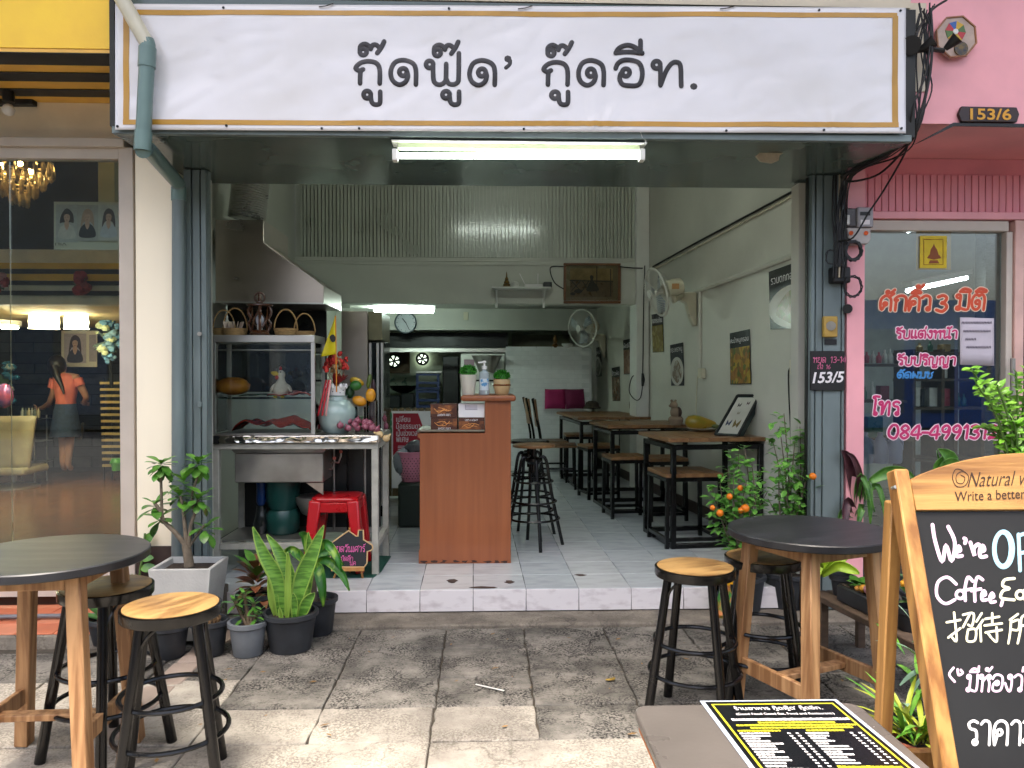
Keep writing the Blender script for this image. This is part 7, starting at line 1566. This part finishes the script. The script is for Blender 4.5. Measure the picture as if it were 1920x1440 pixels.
ew = lambda x, y, s: [(x, y), (x+.5*s, y-.2*s), (x+.3*s, y-.7*s), (x, y-.2*s), (x+.1*s, y+.5*s), (x+.7*s, y+.45*s)]
def chalk(nm, ls, w, c): strokes('chalk_word', ls, w, cf, sn, CHK[c], AS, .0009)
chalk('we', [R4(l) for l in ([(1225, 1058), (1245, 1180), (1298, 1335), (1325, 1210), (1368, 1330), (1392, 1190), (1342, 1072)], ew(1402, 1262, 62), [(1462, 1160), (1474, 1170), (1468, 1196)], [(1508, 1190), (1540, 1290), (1532, 1240), (1562, 1205), (1580, 1215)], ew(1578, 1262, 70))], 7, 'pink')
chalk('open', [R4(circ(1756, 1242, 72, 14, 134)), R4(circ(1750, 1240, 60, 14, 124)), R4([(1868, 1130), (1880, 1400)]), R4([(1870, 1140), (1930, 1125), (1965, 1180), (1940, 1250), (1885, 1270)])], 7, 'blue')
chalk('coffee', [R8_(l) for l in ([(1402, 62), (1335, 10), (1265, 50), (1258, 150), (1320, 208), (1392, 178)], circ(1432, 140, 30), [(1525, 40), (1490, 10), (1468, 90), (1470, 185)], [(1440, 112), (1520, 98)], [(1600, 30), (1560, 10), (1540, 90), (1542, 190)], [(1515, 112), (1585, 98)], ew(1592, 152, 58), ew(1654, 168, 56), [(1748, 186), (1738, 222)])], 6, 'pink')
chalk('eat', [R8_(l) for l in ([(1836, 20), (1765, 30), (1750, 75), (1800, 95), (1752, 112), (1738, 165), (1835, 180)], circ(1880, 142, 30), [(1910, 108), (1916, 178)], [(1962, 30), (1966, 180)], [(1930, 92), (2000, 86)])], 5.5, 'cream')
chalk('cjk', [R8_(l) for l in ([(1330, 348), (1432, 330)], [(1385, 275), (1404, 480), (1372, 462)], [(1342, 462), (1432, 392)], [(1452, 292), (1530, 282), (1520, 372), (1490, 366)], [(1500, 292), (1452, 384)], [(1490, 402), (1482, 484), (1540, 482), (1546, 402), (1490, 402)], [(1592, 280), (1552, 342)], [(1602, 330), (1552, 402)], [(1580, 370), (1586, 490)], [(1620, 322), (1722, 306)], [(1670, 280), (1670, 366)], [(1612, 372), (1742, 356)], [(1620, 424), (1742, 404)], [(1702, 384), (1704, 490), (1672, 472)], [(1640, 432), (1662, 462)], [(1862, 286), (1802, 330)], [(1812, 330), (1806, 420), (1792, 505)], [(1820, 344), (1872, 332), (1866, 402), (1816, 402)], [(1945, 282), (1892, 312), (1884, 400), (1862, 505)], [(1892, 374), (1985, 362)], [(1942, 372), (1942, 500)])], 4.4, 'cream')
chalk('quote', [R8_(l) for l in ([(1382, 688), (1350, 738), (1390, 792)], [(1412, 700), (1420, 742), (1450, 726), (1436, 704)])], 4.6, 'pink')
a = MB(); write(a, 'มีห้องว่', 1808, 1296, 3.1, 4.4, cf, sn, .1, .92, .0009); a.build('chalk_word', CHK['pink'], AS)
a = MB(); write(a, 'ราคา', 1808, 1396, 4.5, 5.2, cf, sn, .05, .9, .0009); write(a, '2', 1911, 1390, 4.5, 5.2, cf, sn, .05, 1, .0009); a.build('chalk_word', CHK['white'], AS)
# -------------------------------------------------- plants
def leaf_mesh(name, L, Wd, bend, m_, seg=5, fold=.2, ov=1.0): return leaf(MB(), (0, 0, 0), (1, 0, 0), (0, 0, 1), L, Wd, bend, seg, fold, ov).mesh(name, m_, 80)
def place_leaf(me, base, d, up, sc, parent, name='leaf'):
    d = V(d).normalized(); up = V(up); s_ = d.cross(up); s_ = s_.normalized() if s_.length > 1e-4 else d.orthogonal().normalized(); u = s_.cross(d)
    o = bpy.data.objects.new(name, me); COL.objects.link(o); o.parent = parent; off = LOC0[parent.name]
    R = M((d, -s_, u)).transposed().to_4x4(); o.matrix_parent_inverse = M.Translation(-off); o.matrix_basis = M.Translation(base)@R@M.Diagonal((sc, sc, sc, 1)); return o
GRN = mat('glossy_leaf', '#35661f', .32, col2='#5f9038', scale=30, ramp=(.35, .7)); GRL = mat('young_leaf', '#4f8a2a', .38, col2='#6ea33a', scale=30)
SNK = mat('snake_leaf', '#457227', .38, col2='#6b9a3e', scale=9, stretch=(1.2, 1.2, 8), ramp=(.42, .58), detail=6); SNKY = mat('snake_margin', '#83a344', .45)
CRO = mat('reddish_leaf', '#4a4a22', .4, col2='#7d4a34', scale=24, ramp=(.4, .6)); CITR = mat('citrus_leaf', '#3f7a2c', .35, col2='#79b04c', scale=40); DKL = mat('burgundy_leaf', '#3d2026', .4, col2='#59343a', scale=20)
LIME = mat('lime_leaf', '#8fae1f', .4, col2='#a8c83a', scale=14); BARK = mat('grey_bark', '#6d6252', .85, var=.25, scale=30, bump=.5)
def pot(t, c, r_, H, m_, soil=True, rim=.008):
    MB().lathe([(r_*.74, 0), (r_*.78, .004), (r_*.97, H-.03), (r_+rim*.2, H-.028), (r_+rim, H-.022), (r_+rim, H-.002), (r_+rim*.4, H), (r_*.93, H), (r_*.9, H-.03)], c, 26).build('pot', m_, t)
    if soil: MB().lathe([(.001, H-.035), (r_*.93, H-.035), (r_*.6, H-.026), (.001, H-.024)], c, 20).build('soil', SOIL, t)
# desert rose
DR = thing('desert_rose', 'desert rose plant in a square white concrete planter by the pillar', 'potted plant', tuple(gr(345, 1185, 0)))
px0, px1, py0, py1, zr = -1.667, -1.362, 3.87, 4.15, .395
def taper(x0, x1, y0, y1, k, z0, z1): cx_, cy_ = (x0+x1)/2, (y0+y1)/2; return [V((cx_+(x-cx_)*k, cy_+(y-cy_)*k, z0)) for x, y in ((x0, y0), (x1, y0), (x1, y1), (x0, y1))]
bt4, tp4, in4 = taper(px0, px1, py0, py1, .74, .024, 0), taper(px0, px1, py0, py1, 1, zr, 0), taper(px0, px1, py0, py1, .87, zr, 0)
in5 = taper(px0, px1, py0, py1, .85, zr-.035, 0)
mb = MB(); mb.add(bt4+tp4+in4+in5, [(3, 2, 1, 0)]+[(i, (i+1) % 4, (i+1) % 4+4, i+4) for i in range(4)]+[(i+4, (i+1) % 4+4, (i+1) % 4+8, i+8) for i in range(4)]+[(i+8, (i+1) % 4+8, (i+1) % 4+12, i+12) for i in range(4)]+[(12, 13, 14, 15)])
mb.build('planter', mat('white_concrete', '#b9b9b4', .75, var=.1, scale=6, bump=.25), DR, bevel=.004)
MB().poly([p+V((0, 0, .004)) for p in in5]).build('soil', SOIL, DR)
YD = 4.0; Q = lambda px, py, dy=0: at(px, py, YD+dy)
for pts, r0_, r1_ in (([(355, 1062), (352, 1040), (348, 1022)], .026, .02), ([(350, 1026), (330, 1000), (308, 978), (298, 955), (291, 945)], .013, .008), ([(304, 975), (303, 940), (302, 905), (302, 880)], .008, .006), ([(350, 1026), (347, 990), (343, 950), (338, 930)], .012, .007), ([(354, 1026), (358, 985), (368, 955), (372, 935)], .011, .007), ([(364, 962), (360, 930), (368, 900), (372, 880)], .007, .006), ([(356, 1024), (372, 1000), (383, 985)], .007, .005)):
    P_ = smooth([Q(*p) for p in pts], 4); n_ = len(P_); MB().tube(P_, [r0_+(r1_-r0_)*k/(n_-1) for k in range(n_)], 9).build('stem', BARK, DR, ang=80)
dl = [leaf_mesh('leaf', .092, .046, b_, m_, 7, .2, 1.75) for b_, m_ in ((.5, GRN), (.9, GRN), (.3, GRL))]
for cx_, cy_, n_, dr in ((302, 872, 22, .3), (290, 948, 11, 0), (300, 972, 8, .2), (371, 870, 20, .1), (337, 930, 13, -.1), (345, 904, 9, -.2), (371, 938, 18, .1), (384, 992, 12, .2)):
    b_ = Q(cx_, cy_, rnd(-.04, .04))
    for k in range(n_):
        a = 2.4*k+cx_; t_ = k/n_; d = V((cos(a), sin(a)*.9, .9-1.5*t_-dr)); place_leaf(dl[k % 3 if t_ > .25 else 2], b_+V((0, 0, .012-.035*t_)), d, (0, 0, 1), rnd(.75, 1.15), DR)
# snake plant
c = gr(545, 1216, 0); SN = thing('snake_plant', 'tall snake plant in a black pot in front of the step', 'potted plant', tuple(c)); pot(SN, c, .128, .19, POTPL)
def blade_leaf(t, pts, w, m_, name='leaf', Y0=None, bias=0):
    P_ = [V(p) for p in smooth([at(x, y, Y0+dy) for x, y, dy in pts], 5)]; n_ = len(P_); mb = MB()
    for i, p in enumerate(P_):
        d = (P_[min(i+1, n_-1)]-P_[max(i-1, 0)]).normalized(); s_ = d.cross(V((.25*bias, -1, .1))).normalized(); k = i/(n_-1)
        ww = w/2*(min(1, .45+1.6*k) if k < .35 else 1.01-((k-.35)/.65)**2.2); ww = max(ww, .002)
        mb.v += [tuple(p-s_*ww-V((0, .012*ww/w, 0))), tuple(p-s_*ww*.84+V((0, .003, 0))), tuple(p+V((0, .01, 0))), tuple(p+s_*ww*.84+V((0, .003, 0))), tuple(p+s_*ww-V((0, .012*ww/w, 0)))]
    for i in range(n_-1):
        a = 5*i; mb.f += [(a+k, a+k+1, a+k+6, a+k+5) for k in range(4)]
    o = mb.build(name, m_, t, ang=80, solid=.0025)
    if m_ is SNK:
        o.data.materials.append(SNKY)
        for i, pg in enumerate(o.data.polygons): pg.material_index = 1 if i % 4 in (0, 3) else 0
    return o
for pts, w, m_ in (([(527, 1165, 0), (520, 1090, -.02), (495, 1040, -.03), (474, 988, -.02)], .072, SNK), ([(545, 1168, .04), (543, 1090, .05), (525, 1040, .06), (500, 1002, .08)], .07, SNK), ([(548, 1165, -.03), (565, 1090, -.03), (585, 1040, -.04), (607, 985, -.03)], .082, SNK), ([(560, 1168, .03), (572, 1110, .05), (580, 1050, .05), (578, 998, .04)], .06, SNK), ([(538, 1168, -.05), (540, 1120, -.06), (541, 1060, -.06), (539, 1035, -.06)], .03, SNKY), ([(525, 1168, .02), (514, 1130, .0), (510, 1085, 0), (512, 1060, .01)], .05, SNKY), ([(562, 1165, -.04), (575, 1130, -.05), (590, 1112, -.05)], .055, SNK), ([(530, 1168, -.07), (526, 1150, -.07), (524, 1140, -.07)], .02, SNKY), ([(552, 1168, -.06), (552, 1130, -.07), (549, 1112, -.07)], .035, SNK)): blade_leaf(SN, pts, w, m_, Y0=c.y)
# striped dracaena behind it
c = gr(595, 1186, 0); DRC = thing('striped_dracaena', 'drooping striped dracaena in a black pot against the step', 'potted plant', tuple(c)); pot(DRC, c, .1, .19, POTPL)
MB().tube([c+V((-.02, 0, .15)), at(586, 1100, c.y), at(583, 1060, c.y)], [.024, .022, .016], 10).build('stem', BARK, DRC)
DRL = mat('dracaena_leaf', '#2e6a1e', .38, col2='#7da337', scale=26, stretch=(1, 1, .3), ramp=(.5, .62))
for pts, w in (([(584, 1062, 0), (596, 1030, -.03), (612, 1020, -.08), (632, 1045, -.12), (640, 1072, -.12)], .05), ([(584, 1062, 0), (610, 1050, -.05), (640, 1075, -.1), (655, 1108, -.12)], .045), ([(583, 1062, 0), (580, 1030, -.03), (572, 1005, -.05), (560, 1000, -.08)], .05), ([(584, 1064, 0), (596, 1065, -.08), (604, 1100, -.12), (606, 1138, -.12)], .055), ([(582, 1064, 0), (560, 1040, -.02), (545, 1030, -.02), (530, 1040, 0)], .045), ([(584, 1062, 0), (600, 1040, .05), (620, 1035, .08), (645, 1060, .1)], .045), ([(583, 1066, 0), (575, 1085, -.08), (570, 1120, -.1)], .045)): blade_leaf(DRC, pts, w, DRL, Y0=c.y, bias=1)
# reddish aglaonema
c = gr(468, 1190, 0)+V((0, .12, 0)); AG = thing('reddish_leaf_plant', 'bushy plant with reddish brown and green leaves beside the white planter', 'potted plant', tuple(c)); pot(AG, c, .1, .19, POTPL)
al = [leaf_mesh('leaf', .13, .052, .6, CRO), leaf_mesh('leaf', .12, .05, .9, mat('redder_leaf', '#6d3b2a', .4, col2='#8a5a3a', scale=22)), leaf_mesh('leaf', .11, .05, .4, GRN)]
for k in range(34):
    a = 2.4*k; t_ = k/34; d = V((cos(a), sin(a)*.8, 1.5-1.6*t_)); place_leaf(al[(k*2) % 3 if t_ < .5 else k % 2], c+V((cos(a)*.02, sin(a)*.02, .17+.16*(1-t_))), d, (0, 0, 1), rnd(.8, 1.2), AG)
# grey pot with euphorbia
c = gr(465, 1226, 0); EU = thing('euphorbia_plant', 'thorny euphorbia with pale green leaves in a small grey pot', 'potted plant', tuple(c)); pot(EU, c, .088, .165, POTGR)
el = [leaf_mesh('leaf', .07, .024, .3, mat('pale_green_leaf', '#4f8048', .4, col2='#6a9a58', scale=30)), leaf_mesh('leaf', .06, .022, .5, GRN)]
for bx_, by_, tx_, ty_ in ((468, 1178, 458, 1112), (470, 1178, 476, 1130), (466, 1180, 440, 1125), (472, 1180, 482, 1150), (470, 1180, 455, 1150)):
    P_ = smooth([at(bx_, by_, c.y), at((bx_+tx_)/2, (by_+ty_)/2, c.y+.02), at(tx_, ty_, c.y+rnd(-.03, .03))], 3); MB().tube(P_, .009, 7).build('stem', mat('spiny_stem', '#6b5a44', .8, bump=.6), EU)
    for k in range(9): a = 2.4*k; place_leaf(el[k % 2], V(P_[-1])+V((0, 0, -.004*k)), V((cos(a), sin(a), 1.1-.2*k)), (0, 0, 1), rnd(.7, 1.1), EU)
# two black pots with dry remains
DRY = mat('dry_husk', '#7a5f3f', .9, var=.4, scale=40)
for (px, py, r_, Hh, lab, tall) in ((393, 1226, .085, .17, 'black pot with a dry brown root clump beside the grey pot', 1), (318, 1230, .088, .16, 'low black pot of dry husks in front of the white planter', .25)):
    c = gr(px, py, 0); t = thing('dry_pot', lab, 'pot', tuple(c)); pot(t, c, r_, Hh, POTPL)
    hm = MB().ell((0, 0, 0), (.022, .006, .005), 6, 4, jit=.2).mesh('husk', DRY)
    for k in range(60): a, e = rnd(0, 6.28), sqrt(rnd(0, 1)); o = obj('husk', hm, t); o.location = c+V((cos(a)*e*r_*.8*(1-.3*tall), sin(a)*e*r_*.8*(1-.3*tall), Hh-.02+rnd(0, .03)+tall*.07*(1-e)*rnd(.5, 1))); o.rotation_euler = (rnd(0, 3), rnd(-.8, .8)-tall, rnd(0, 6))
# aloe and zz shoots near the salon
c = gr(200, 1205, 0); ALO = thing('aloe_plant', 'spiky green aloe in a black pot behind the bar stool', 'potted plant', tuple(c)); pot(ALO, c, .085, .13, POTPL)
ALM = mat('aloe_green', '#5a8a4a', .5, var=.15)
for k in range(14): a = 2.4*k; d = V((cos(a), sin(a), 1.6-1.5*(k/14))).normalized(); L_ = rnd(.12, .22); b_ = c+V((0, 0, .12)); MB().tube([b_, b_+d*L_*.5+V((0, 0, .01)), b_+d*L_+V((0, 0, .03))], [.014, .011, .002], 6).build('leaf', ALM, ALO, ang=80)
c = gr(262, 1180, 0)+V((-.02, .1, 0)); ZZ = thing('rubber_shoot', 'single shoot with round glossy leaves beside the pillar plinth', 'potted plant', tuple(c)); pot(ZZ, c, .08, .15, POTPL)
P_ = smooth([c+V((0, 0, .12)), at(262, 1080, c.y), at(268, 1040, c.y), at(272, 1000, c.y)], 4); MB().tube(P_, .006, 7).build('stem', mat('green_stem', '#5c7a3a', .6), ZZ)
zl = leaf_mesh('leaf', .1, .055, .3, mat('round_leaf', '#3b6a1c', .3, col2='#5d8a2a', scale=18))
for x, y, d in ((270, 1022, (.7, -.2, 1)), (268, 1030, (-.8, -.2, 1.2)), (266, 1048, (.9, -.4, .2)), (264, 1065, (1, -.3, .1)), (266, 1050, (-.7, .2, .6))): place_leaf(zl, at(x, y, c.y), d, (0, -1, .6), rnd(.8, 1.1), ZZ)
# citrus trees
def citrus(label, base, tips, oranges, n, seedk, leafr=.052):
    random.seed(seedk); t = thing('calamondin_tree', label, 'potted tree', tuple(base), group='calamondin trees'); pot(t, base, .13, .22, POTPL)
    Y = base.y; top = base+V((0, 0, .22)); mb = MB(); br = [MB() for _ in range(1)]
    for tx, ty, dy in tips:
        e = at(tx, ty, Y+dy); m1 = top+(e-top)*.5+V((rnd(-.04, .04), rnd(-.04, .04), .03)); P_ = [V(q) for q in smooth([top, m1, e], 6)]
        MB().tube(P_, [.008-.006*k/(len(P_)-1) for k in range(len(P_))], 6).build('branch', BARK, t, ang=80)
        for k in range(n):
            u = rnd(.35, 1.04); i = min(int(u*(len(P_)-1)), len(P_)-1); b_ = P_[i]+V((rnd(-1, 1), rnd(-1, 1), rnd(-.8, .8)))*.05*(1.1-abs(u-.7)); a = rnd(0, 6.28)
            leaf(mb, b_, V((cos(a), sin(a)*.9, rnd(-.5, .9))), V((rnd(-.3, .3), rnd(-.5, .2), 1)), leafr*rnd(.8, 1.5), leafr*rnd(.45, .65), rnd(.2, .6), 3, .25)
    mb.build('foliage', CITR, t, ang=80, kind='stuff')
    for x, y, r_ in oranges: MB().ell(at(x, y, Y-.16), r_*1.25, 14, 10).build('orange', mat('orange_peel', '#e0780c', .4, var=.08, scale=30, bump=.15, bscale=200), t, ang=80)
    random.seed(seedk+50)
citrus('calamondin tree with several ripe oranges behind the lone bar stool', gr(1392, 1150, 0)+V((0, .02, 0)), [(1385, 850, 0), (1395, 835, .05), (1350, 905, -.1), (1335, 915, 0), (1375, 890, -.14), (1400, 900, -.16), (1365, 935, -.12), (1400, 945, -.14), (1420, 930, -.05), (1345, 950, -.06), (1440, 920, .05), (1425, 880, .1), (1385, 965, -.1), (1365, 880, 0), (1410, 870, -.05)], [(1368, 931, .014), (1388, 915, .013), (1397, 953, .019), (1350, 962, .016), (1336, 952, .012), (1389, 957, .013)], 34, 11)
citrus('slim calamondin tree with one orange beside the teal pillar', gr(1486, 1150, 0)+V((0, .08, 0)), [(1470, 775, 0), (1462, 800, -.05), (1490, 830, 0), (1500, 800, .05), (1460, 870, -.08), (1485, 880, -.1), (1520, 870, -.06), (1530, 900, -.08), (1470, 920, -.1), (1500, 915, 0), (1440, 935, -.05), (1545, 935, -.04), (1450, 830, 0), (1515, 845, 0)], [(1524, 893, .016)], 34, 23)
# dark cordyline and broad leaves by the pink jamb
c = gr(1612, 1150, 0); CO_ = thing('burgundy_cordyline', 'burgundy leaved cordyline between the teal pillar and the easel sign', 'potted plant', tuple(c)); pot(CO_, c, .11, .2, POTPL)
MB().tube([c+V((0, 0, .18)), at(1605, 1000, c.y), at(1606, 940, c.y)], .014, 8).build('stem', BARK, CO_)
for pts, w, m_ in (([(1606, 960, 0), (1600, 900, -.02), (1590, 860, -.04), (1578, 845, -.06)], .075, DKL), ([(1606, 960, 0), (1612, 900, -.04), (1600, 860, -.05), (1588, 850, -.05)], .04, DKL), ([(1606, 965, 0), (1590, 940, -.05), (1585, 970, -.08), (1588, 1000, -.1)], .05, DKL), ([(1606, 955, 0), (1620, 905, -.04), (1630, 930, -.08), (1632, 985, -.1)], .05, GRN), ([(1606, 960, 0), (1608, 915, -.03), (1618, 895, -.05), (1640, 960, -.12)], .045, GRN), ([(1606, 970, 0), (1615, 950, -.08), (1608, 990, -.1)], .05, GRN), ([(1606, 970, 0), (1580, 960, -.04), (1572, 990, -.06)], .04, GRN), ([(1606, 955, 0), (1640, 910, -.02), (1655, 940, -.06), (1660, 980, -.08)], .035, GRN)): blade_leaf(CO_, pts, w, m_, Y0=c.y, bias=.5)
c = gr(1735, 1180, 0); CN = thing('broad_leaf_plant', 'broad green leaved plant rising behind the easel sign', 'potted plant', tuple(c)); pot(CN, c, .12, .2, POTPL)
for pts, w in (([(1735, 1100, 0), (1760, 960, 0), (1765, 895, 0), (1757, 845, 0)], .02), ([(1757, 905, -.05), (1765, 880, -.05), (1782, 860, -.05), (1760, 842, -.05)], .1), ([(1735, 1100, 0), (1720, 960, 0), (1700, 900, -.05)], .015)): blade_leaf(CN, pts, w, GRN, Y0=c.y)
blade_leaf(CN, [(1765, 900, -.06), (1775, 880, -.06), (1790, 872, -.06), (1800, 885, -.06)], .09, GRN, Y0=c.y)
blade_leaf(CN, [(1632, 902, -.1), (1660, 888, -.1), (1690, 885, -.12), (1715, 896, -.14)], .065, GRN, Y0=c.y)
# bright pinnate shrub at the far side
c = V((1.95, 2.75, 0)); SH = thing('pinnate_shrub', 'bright green feathery shrub overhanging the beauty shop door', 'potted plant', tuple(c)); pot(SH, c, .14, .24, POTPL); mb = MB()
random.seed(5)
for tx, ty in ((1820, 690), (1845, 715), (1870, 725), (1890, 760), (1830, 720), (1905, 700), (1920, 740), (1900, 790), (1860, 805), (1930, 830), (1885, 740), (1945, 760), (1925, 690), (1915, 850), (1840, 800)):
    e = at(tx, ty, 2.75+rnd(-.1, .1)); top = c+V((0, 0, .9)); P_ = [V(q) for q in smooth([top, top+(e-top)*.5+V((0, 0, .08)), e], 8)]
    MB().tube([c+V((0, 0, .2)), top, *P_], .004, 5).build('branch', mat('green_stem', '#5c7a3a', .6), SH, ang=80)
    for k, p in enumerate(P_[4:]):
        for sg in (-1, 1): leaf(mb, p, V((sg*rnd(.4, 1), rnd(-.7, .5), rnd(-.6, .5)))+(P_[-1]-P_[0]).normalized()*.5, V((0, -.6, 1)), rnd(.03, .05), .018, .3, 3, .2)
mb.build('foliage', mat('bright_leaf', '#5e9a24', .4, col2='#7fb53a', scale=30), SH, ang=80, kind='stuff')
# plant bench with pots
PBN = thing('plant_bench', 'weathered wooden bench holding pots behind the round table', 'bench', tuple(gr(1560, 1220, 0))); OLDW = wood('weathered_wood', '#4f4034', '#6b5848', 0, .8)
zb = .27; b0, b1 = gr(1517, 1108, zb), gr(1680, 1190, zb); dB = (b1-b0); dB.normalize(); nB = V((-dB.y, dB.x, 0))
if nB.y < 0: nB = -nB
b1 = b0+dB*1.5
for k in range(3): o_ = b0+nB*(k*.09); MB().prism([o_, o_+dB*1.5, o_+dB*1.5+nB*.086, o_+nB*.086], (0, 0, -.03)).build('plank', OLDW, PBN, bevel=.004)
for u in (.08, 1.35):
    for v in (.03, .23): q_ = b0+dB*u+nB*v; MB().bar(V((q_.x, q_.y, 0)), V((q_.x, q_.y, zb-.031)), .035, .035).build('leg', OLDW, PBN)
def on_bench(u, v): q_ = b0+dB*u+nB*v; return V((q_.x, q_.y, zb+.001))
c = on_bench(.09, .12); LO = thing('lime_orchid', 'lime green broad leaved plant in a black pot on the bench', 'potted plant', tuple(c)); pot(LO, c, .05, .1, POTPL)
for pts, w in (([(1540, 1080, 0), (1545, 1055, 0), (1530, 1042, -.02), (1518, 1040, -.02)], .045), ([(1540, 1080, 0), (1565, 1055, -.04), (1585, 1042, -.05), (1598, 1046, -.06)], .05), ([(1540, 1080, 0), (1570, 1062, -.06), (1595, 1068, -.08), (1612, 1076, -.1)], .05), ([(1538, 1082, 0), (1535, 1060, -.06), (1534, 1085, -.08)], .045)): blade_leaf(LO, pts, w, LIME, Y0=c.y)
c = on_bench(.32, .11); PLT = thing('flower_trough', 'black trough of small plants with pink and yellow ornaments on the bench', 'planter', tuple(c))
MB().obox(c+V((0, 0, .04)), (.3, .14, .08), Rz(atan2(dB.y, dB.x))).build('trough', POTPL, PLT, bevel=.008)
MB().obox(c+V((0, 0, .078)), (.28, .12, .01), Rz(atan2(dB.y, dB.x))).build('soil', SOIL, PLT)
random.seed(9); gl_ = leaf_mesh('leaf', .06, .035, .5, GRN)
for k in range(22): a = rnd(0, 6.28); place_leaf(gl_, c+dB*rnd(-.12, .12)+V((0, 0, .085)), V((cos(a), sin(a), rnd(.3, 1.6))), (0, 0, 1), rnd(.7, 1.3), PLT)
for u, col, r_, zz_ in ((.02, '#d69a34', .022, .1), (.07, '#c98a98', .03, .11), (.07, '#c98a98', .02, .155), (-.02, '#e0a04a', .016, .09)): MB().ell(c+dB*u-nB*.04+V((0, 0, zz_)), (r_, r_, r_*.85), 12, 8).build('ornament', mat('orn_'+col[1:], col, .4), PLT, ang=80)
c = on_bench(.62, .1); YFP = thing('yellow_flower_pot', 'pot of yellow flowering plant on the bench near the easel sign', 'potted plant', tuple(c)); pot(YFP, c, .06, .1, POTPL)
for k in range(22): a = rnd(0, 6.28); place_leaf(gl_, c+V((0, 0, .1+.008*k)), V((cos(a), sin(a), rnd(0, 1.2))), (0, 0, 1), rnd(.8, 1.4), YFP)
for k in range(4): MB().ell(c+V((rnd(-.06, .06), -.05, .2+rnd(-.04, .08))), (.016, .01, .014), 8, 6, jit=.2).build('flower', mat('marigold', '#dc9a1e', .6), YFP)
# grasses beside the sign
for i, (px, py, lab) in enumerate(((1722, 1400, 'yellow green grass tuft behind the easel sign post'), (1715, 1268, 'pale spiky succulent above the grass tuft'))):
    c = gr(px, py+60 if i == 0 else py+160, 0); t = thing('grass_tuft', lab, 'potted plant', tuple(c)); pot(t, c, .09, .14, mat('terracotta_pot', '#8a4a34', .8, var=.15) if i == 0 else POTPL)
    gm = [leaf_mesh('blade', .24, .016, .7, m_, 5, .3) for m_ in (mat('yellow_grass', '#8f9a22', .5), mat('bright_grass', '#a9b43a', .5), GRL)] if i == 0 else [leaf_mesh('blade', .13, .022, .5, m_) for m_ in (mat('grey_green_leaf', '#7fa088', .5), GRL)]
    for k in range(46 if i == 0 else 24): a = rnd(0, 6.28); place_leaf(gm[k % len(gm)], c+V((rnd(-.04, .04), rnd(-.04, .04), .13 if i == 0 else .13+.016*k)), V((cos(a), sin(a), rnd(.3, 2.2))), (0, 0, 1), rnd(.8, 1.3), t, 'blade')
# sunflower ornament
c = gr(1352, 1162, 0)+V((.02, .0, .022)); SF = thing('sunflower_ornament', 'painted garden ornament with a sunflower and a red and white figure by the step', 'ornament', tuple(c))
MB().lathe([(.06, 0), (.07, .02), (.05, .06), (.04, .12), (.03, .16), (.03, .2)], c, 16).build('green_base', mat('painted_green', '#2f7a26', .35, col2='#c9762a', scale=16, ramp=(.5, .6)), SF)
sc_ = c+V((-.005, -.05, .23)); MB().ell(sc_+V((0, -.012, 0)), (.022, .012, .022)).build('flower_centre', mat('sunflower_red', '#8a2f14', .5), SF, ang=80)
pm = leaf_mesh('petal', .04, .02, .2, mat('sunflower_petal', '#e0a20f', .4))
for k in range(14): a = 2*pi*k/14; place_leaf(pm, sc_+V((cos(a)*.015, 0, sin(a)*.015)), V((cos(a), -.2, sin(a))), (0, -1, 0), 1, SF, 'petal')
MB().lathe([(.05, .0), (.055, .1), (.04, .2), (.03, .24), (.034, .28), (.02, .31), (.002, .315)], c+V((.11, .02, 0)), 16).build('white_figure', mat('painted_white_red', '#d8d0cc', .35, col2='#b8201c', scale=12, ramp=(.55, .6)), SF)
# ================================================================== the other side of the street, seen only mirrored in the glass
OS = thing('opposite_row', 'row of shophouses across the road', None, (0, -12, 0), kind='structure')
for k, (x0_, x1_, c_, hh) in enumerate(((-19, -13, '#6d6b64', 9), (-13, -7.5, '#5f605a', 8.8), (-7.5, -2, '#b4b0a4', 3.4), (-2, 3.5, '#c4beb2', 3.2), (3.5, 8.5, '#a9b0b4', 3.3), (8.5, 15, '#31569c', 3.4))):
    MB().box(x0_, x1_-.05, -13, -12, -.1, hh).build('facade', mat('facade_'+c_[1:], c_, .7, var=.12, scale=2), OS)
    for j in range(3): a_ = x0_+.5+j*1.4; MB().box(a_, a_+1.1, -12.03, -11.99, .3 if j else 0, 2.6).build('shutter', mat('shutter_'+('a', 'b', 'c')[j], ('#4a5560', '#6d7680', '#39444a')[j], .5), OS)
ST_ = thing('street_tree', 'leafy street tree growing at the kerb', 'tree', (1.1, .1, 0)); random.seed(77)
tb = V((3.4, -.6, -.1)); MB().tube(smooth([tb, tb+V((-.1, .1, 1.5)), tb+V((-.5, .5, 3.2)), tb+V((-1.2, 1.2, 4.6))], 5), [.12]*6+[.09]*5+[.05]*5, 10).build('trunk', BARK, ST_)
mb = MB()
for k in range(1500):
    a, b_, e = rnd(0, 6.28), rnd(-1, 1), rnd(.3, 1)**.5; c = V((1.35, 1.15, 4.7))+V((cos(a)*1.5*e*sqrt(1-b_*b_), sin(a)*.95*e*sqrt(1-b_*b_), b_*.7*e))
    if NZ.noise(c*1.6) < -.02: continue
    leaf(mb, c, V((cos(a*3), sin(a*5), rnd(-.8, .3))), V((0, 0, 1)), rnd(.08, .14), rnd(.04, .06), .3, 2)
mb.build('crown', CITR, ST_, ang=80)
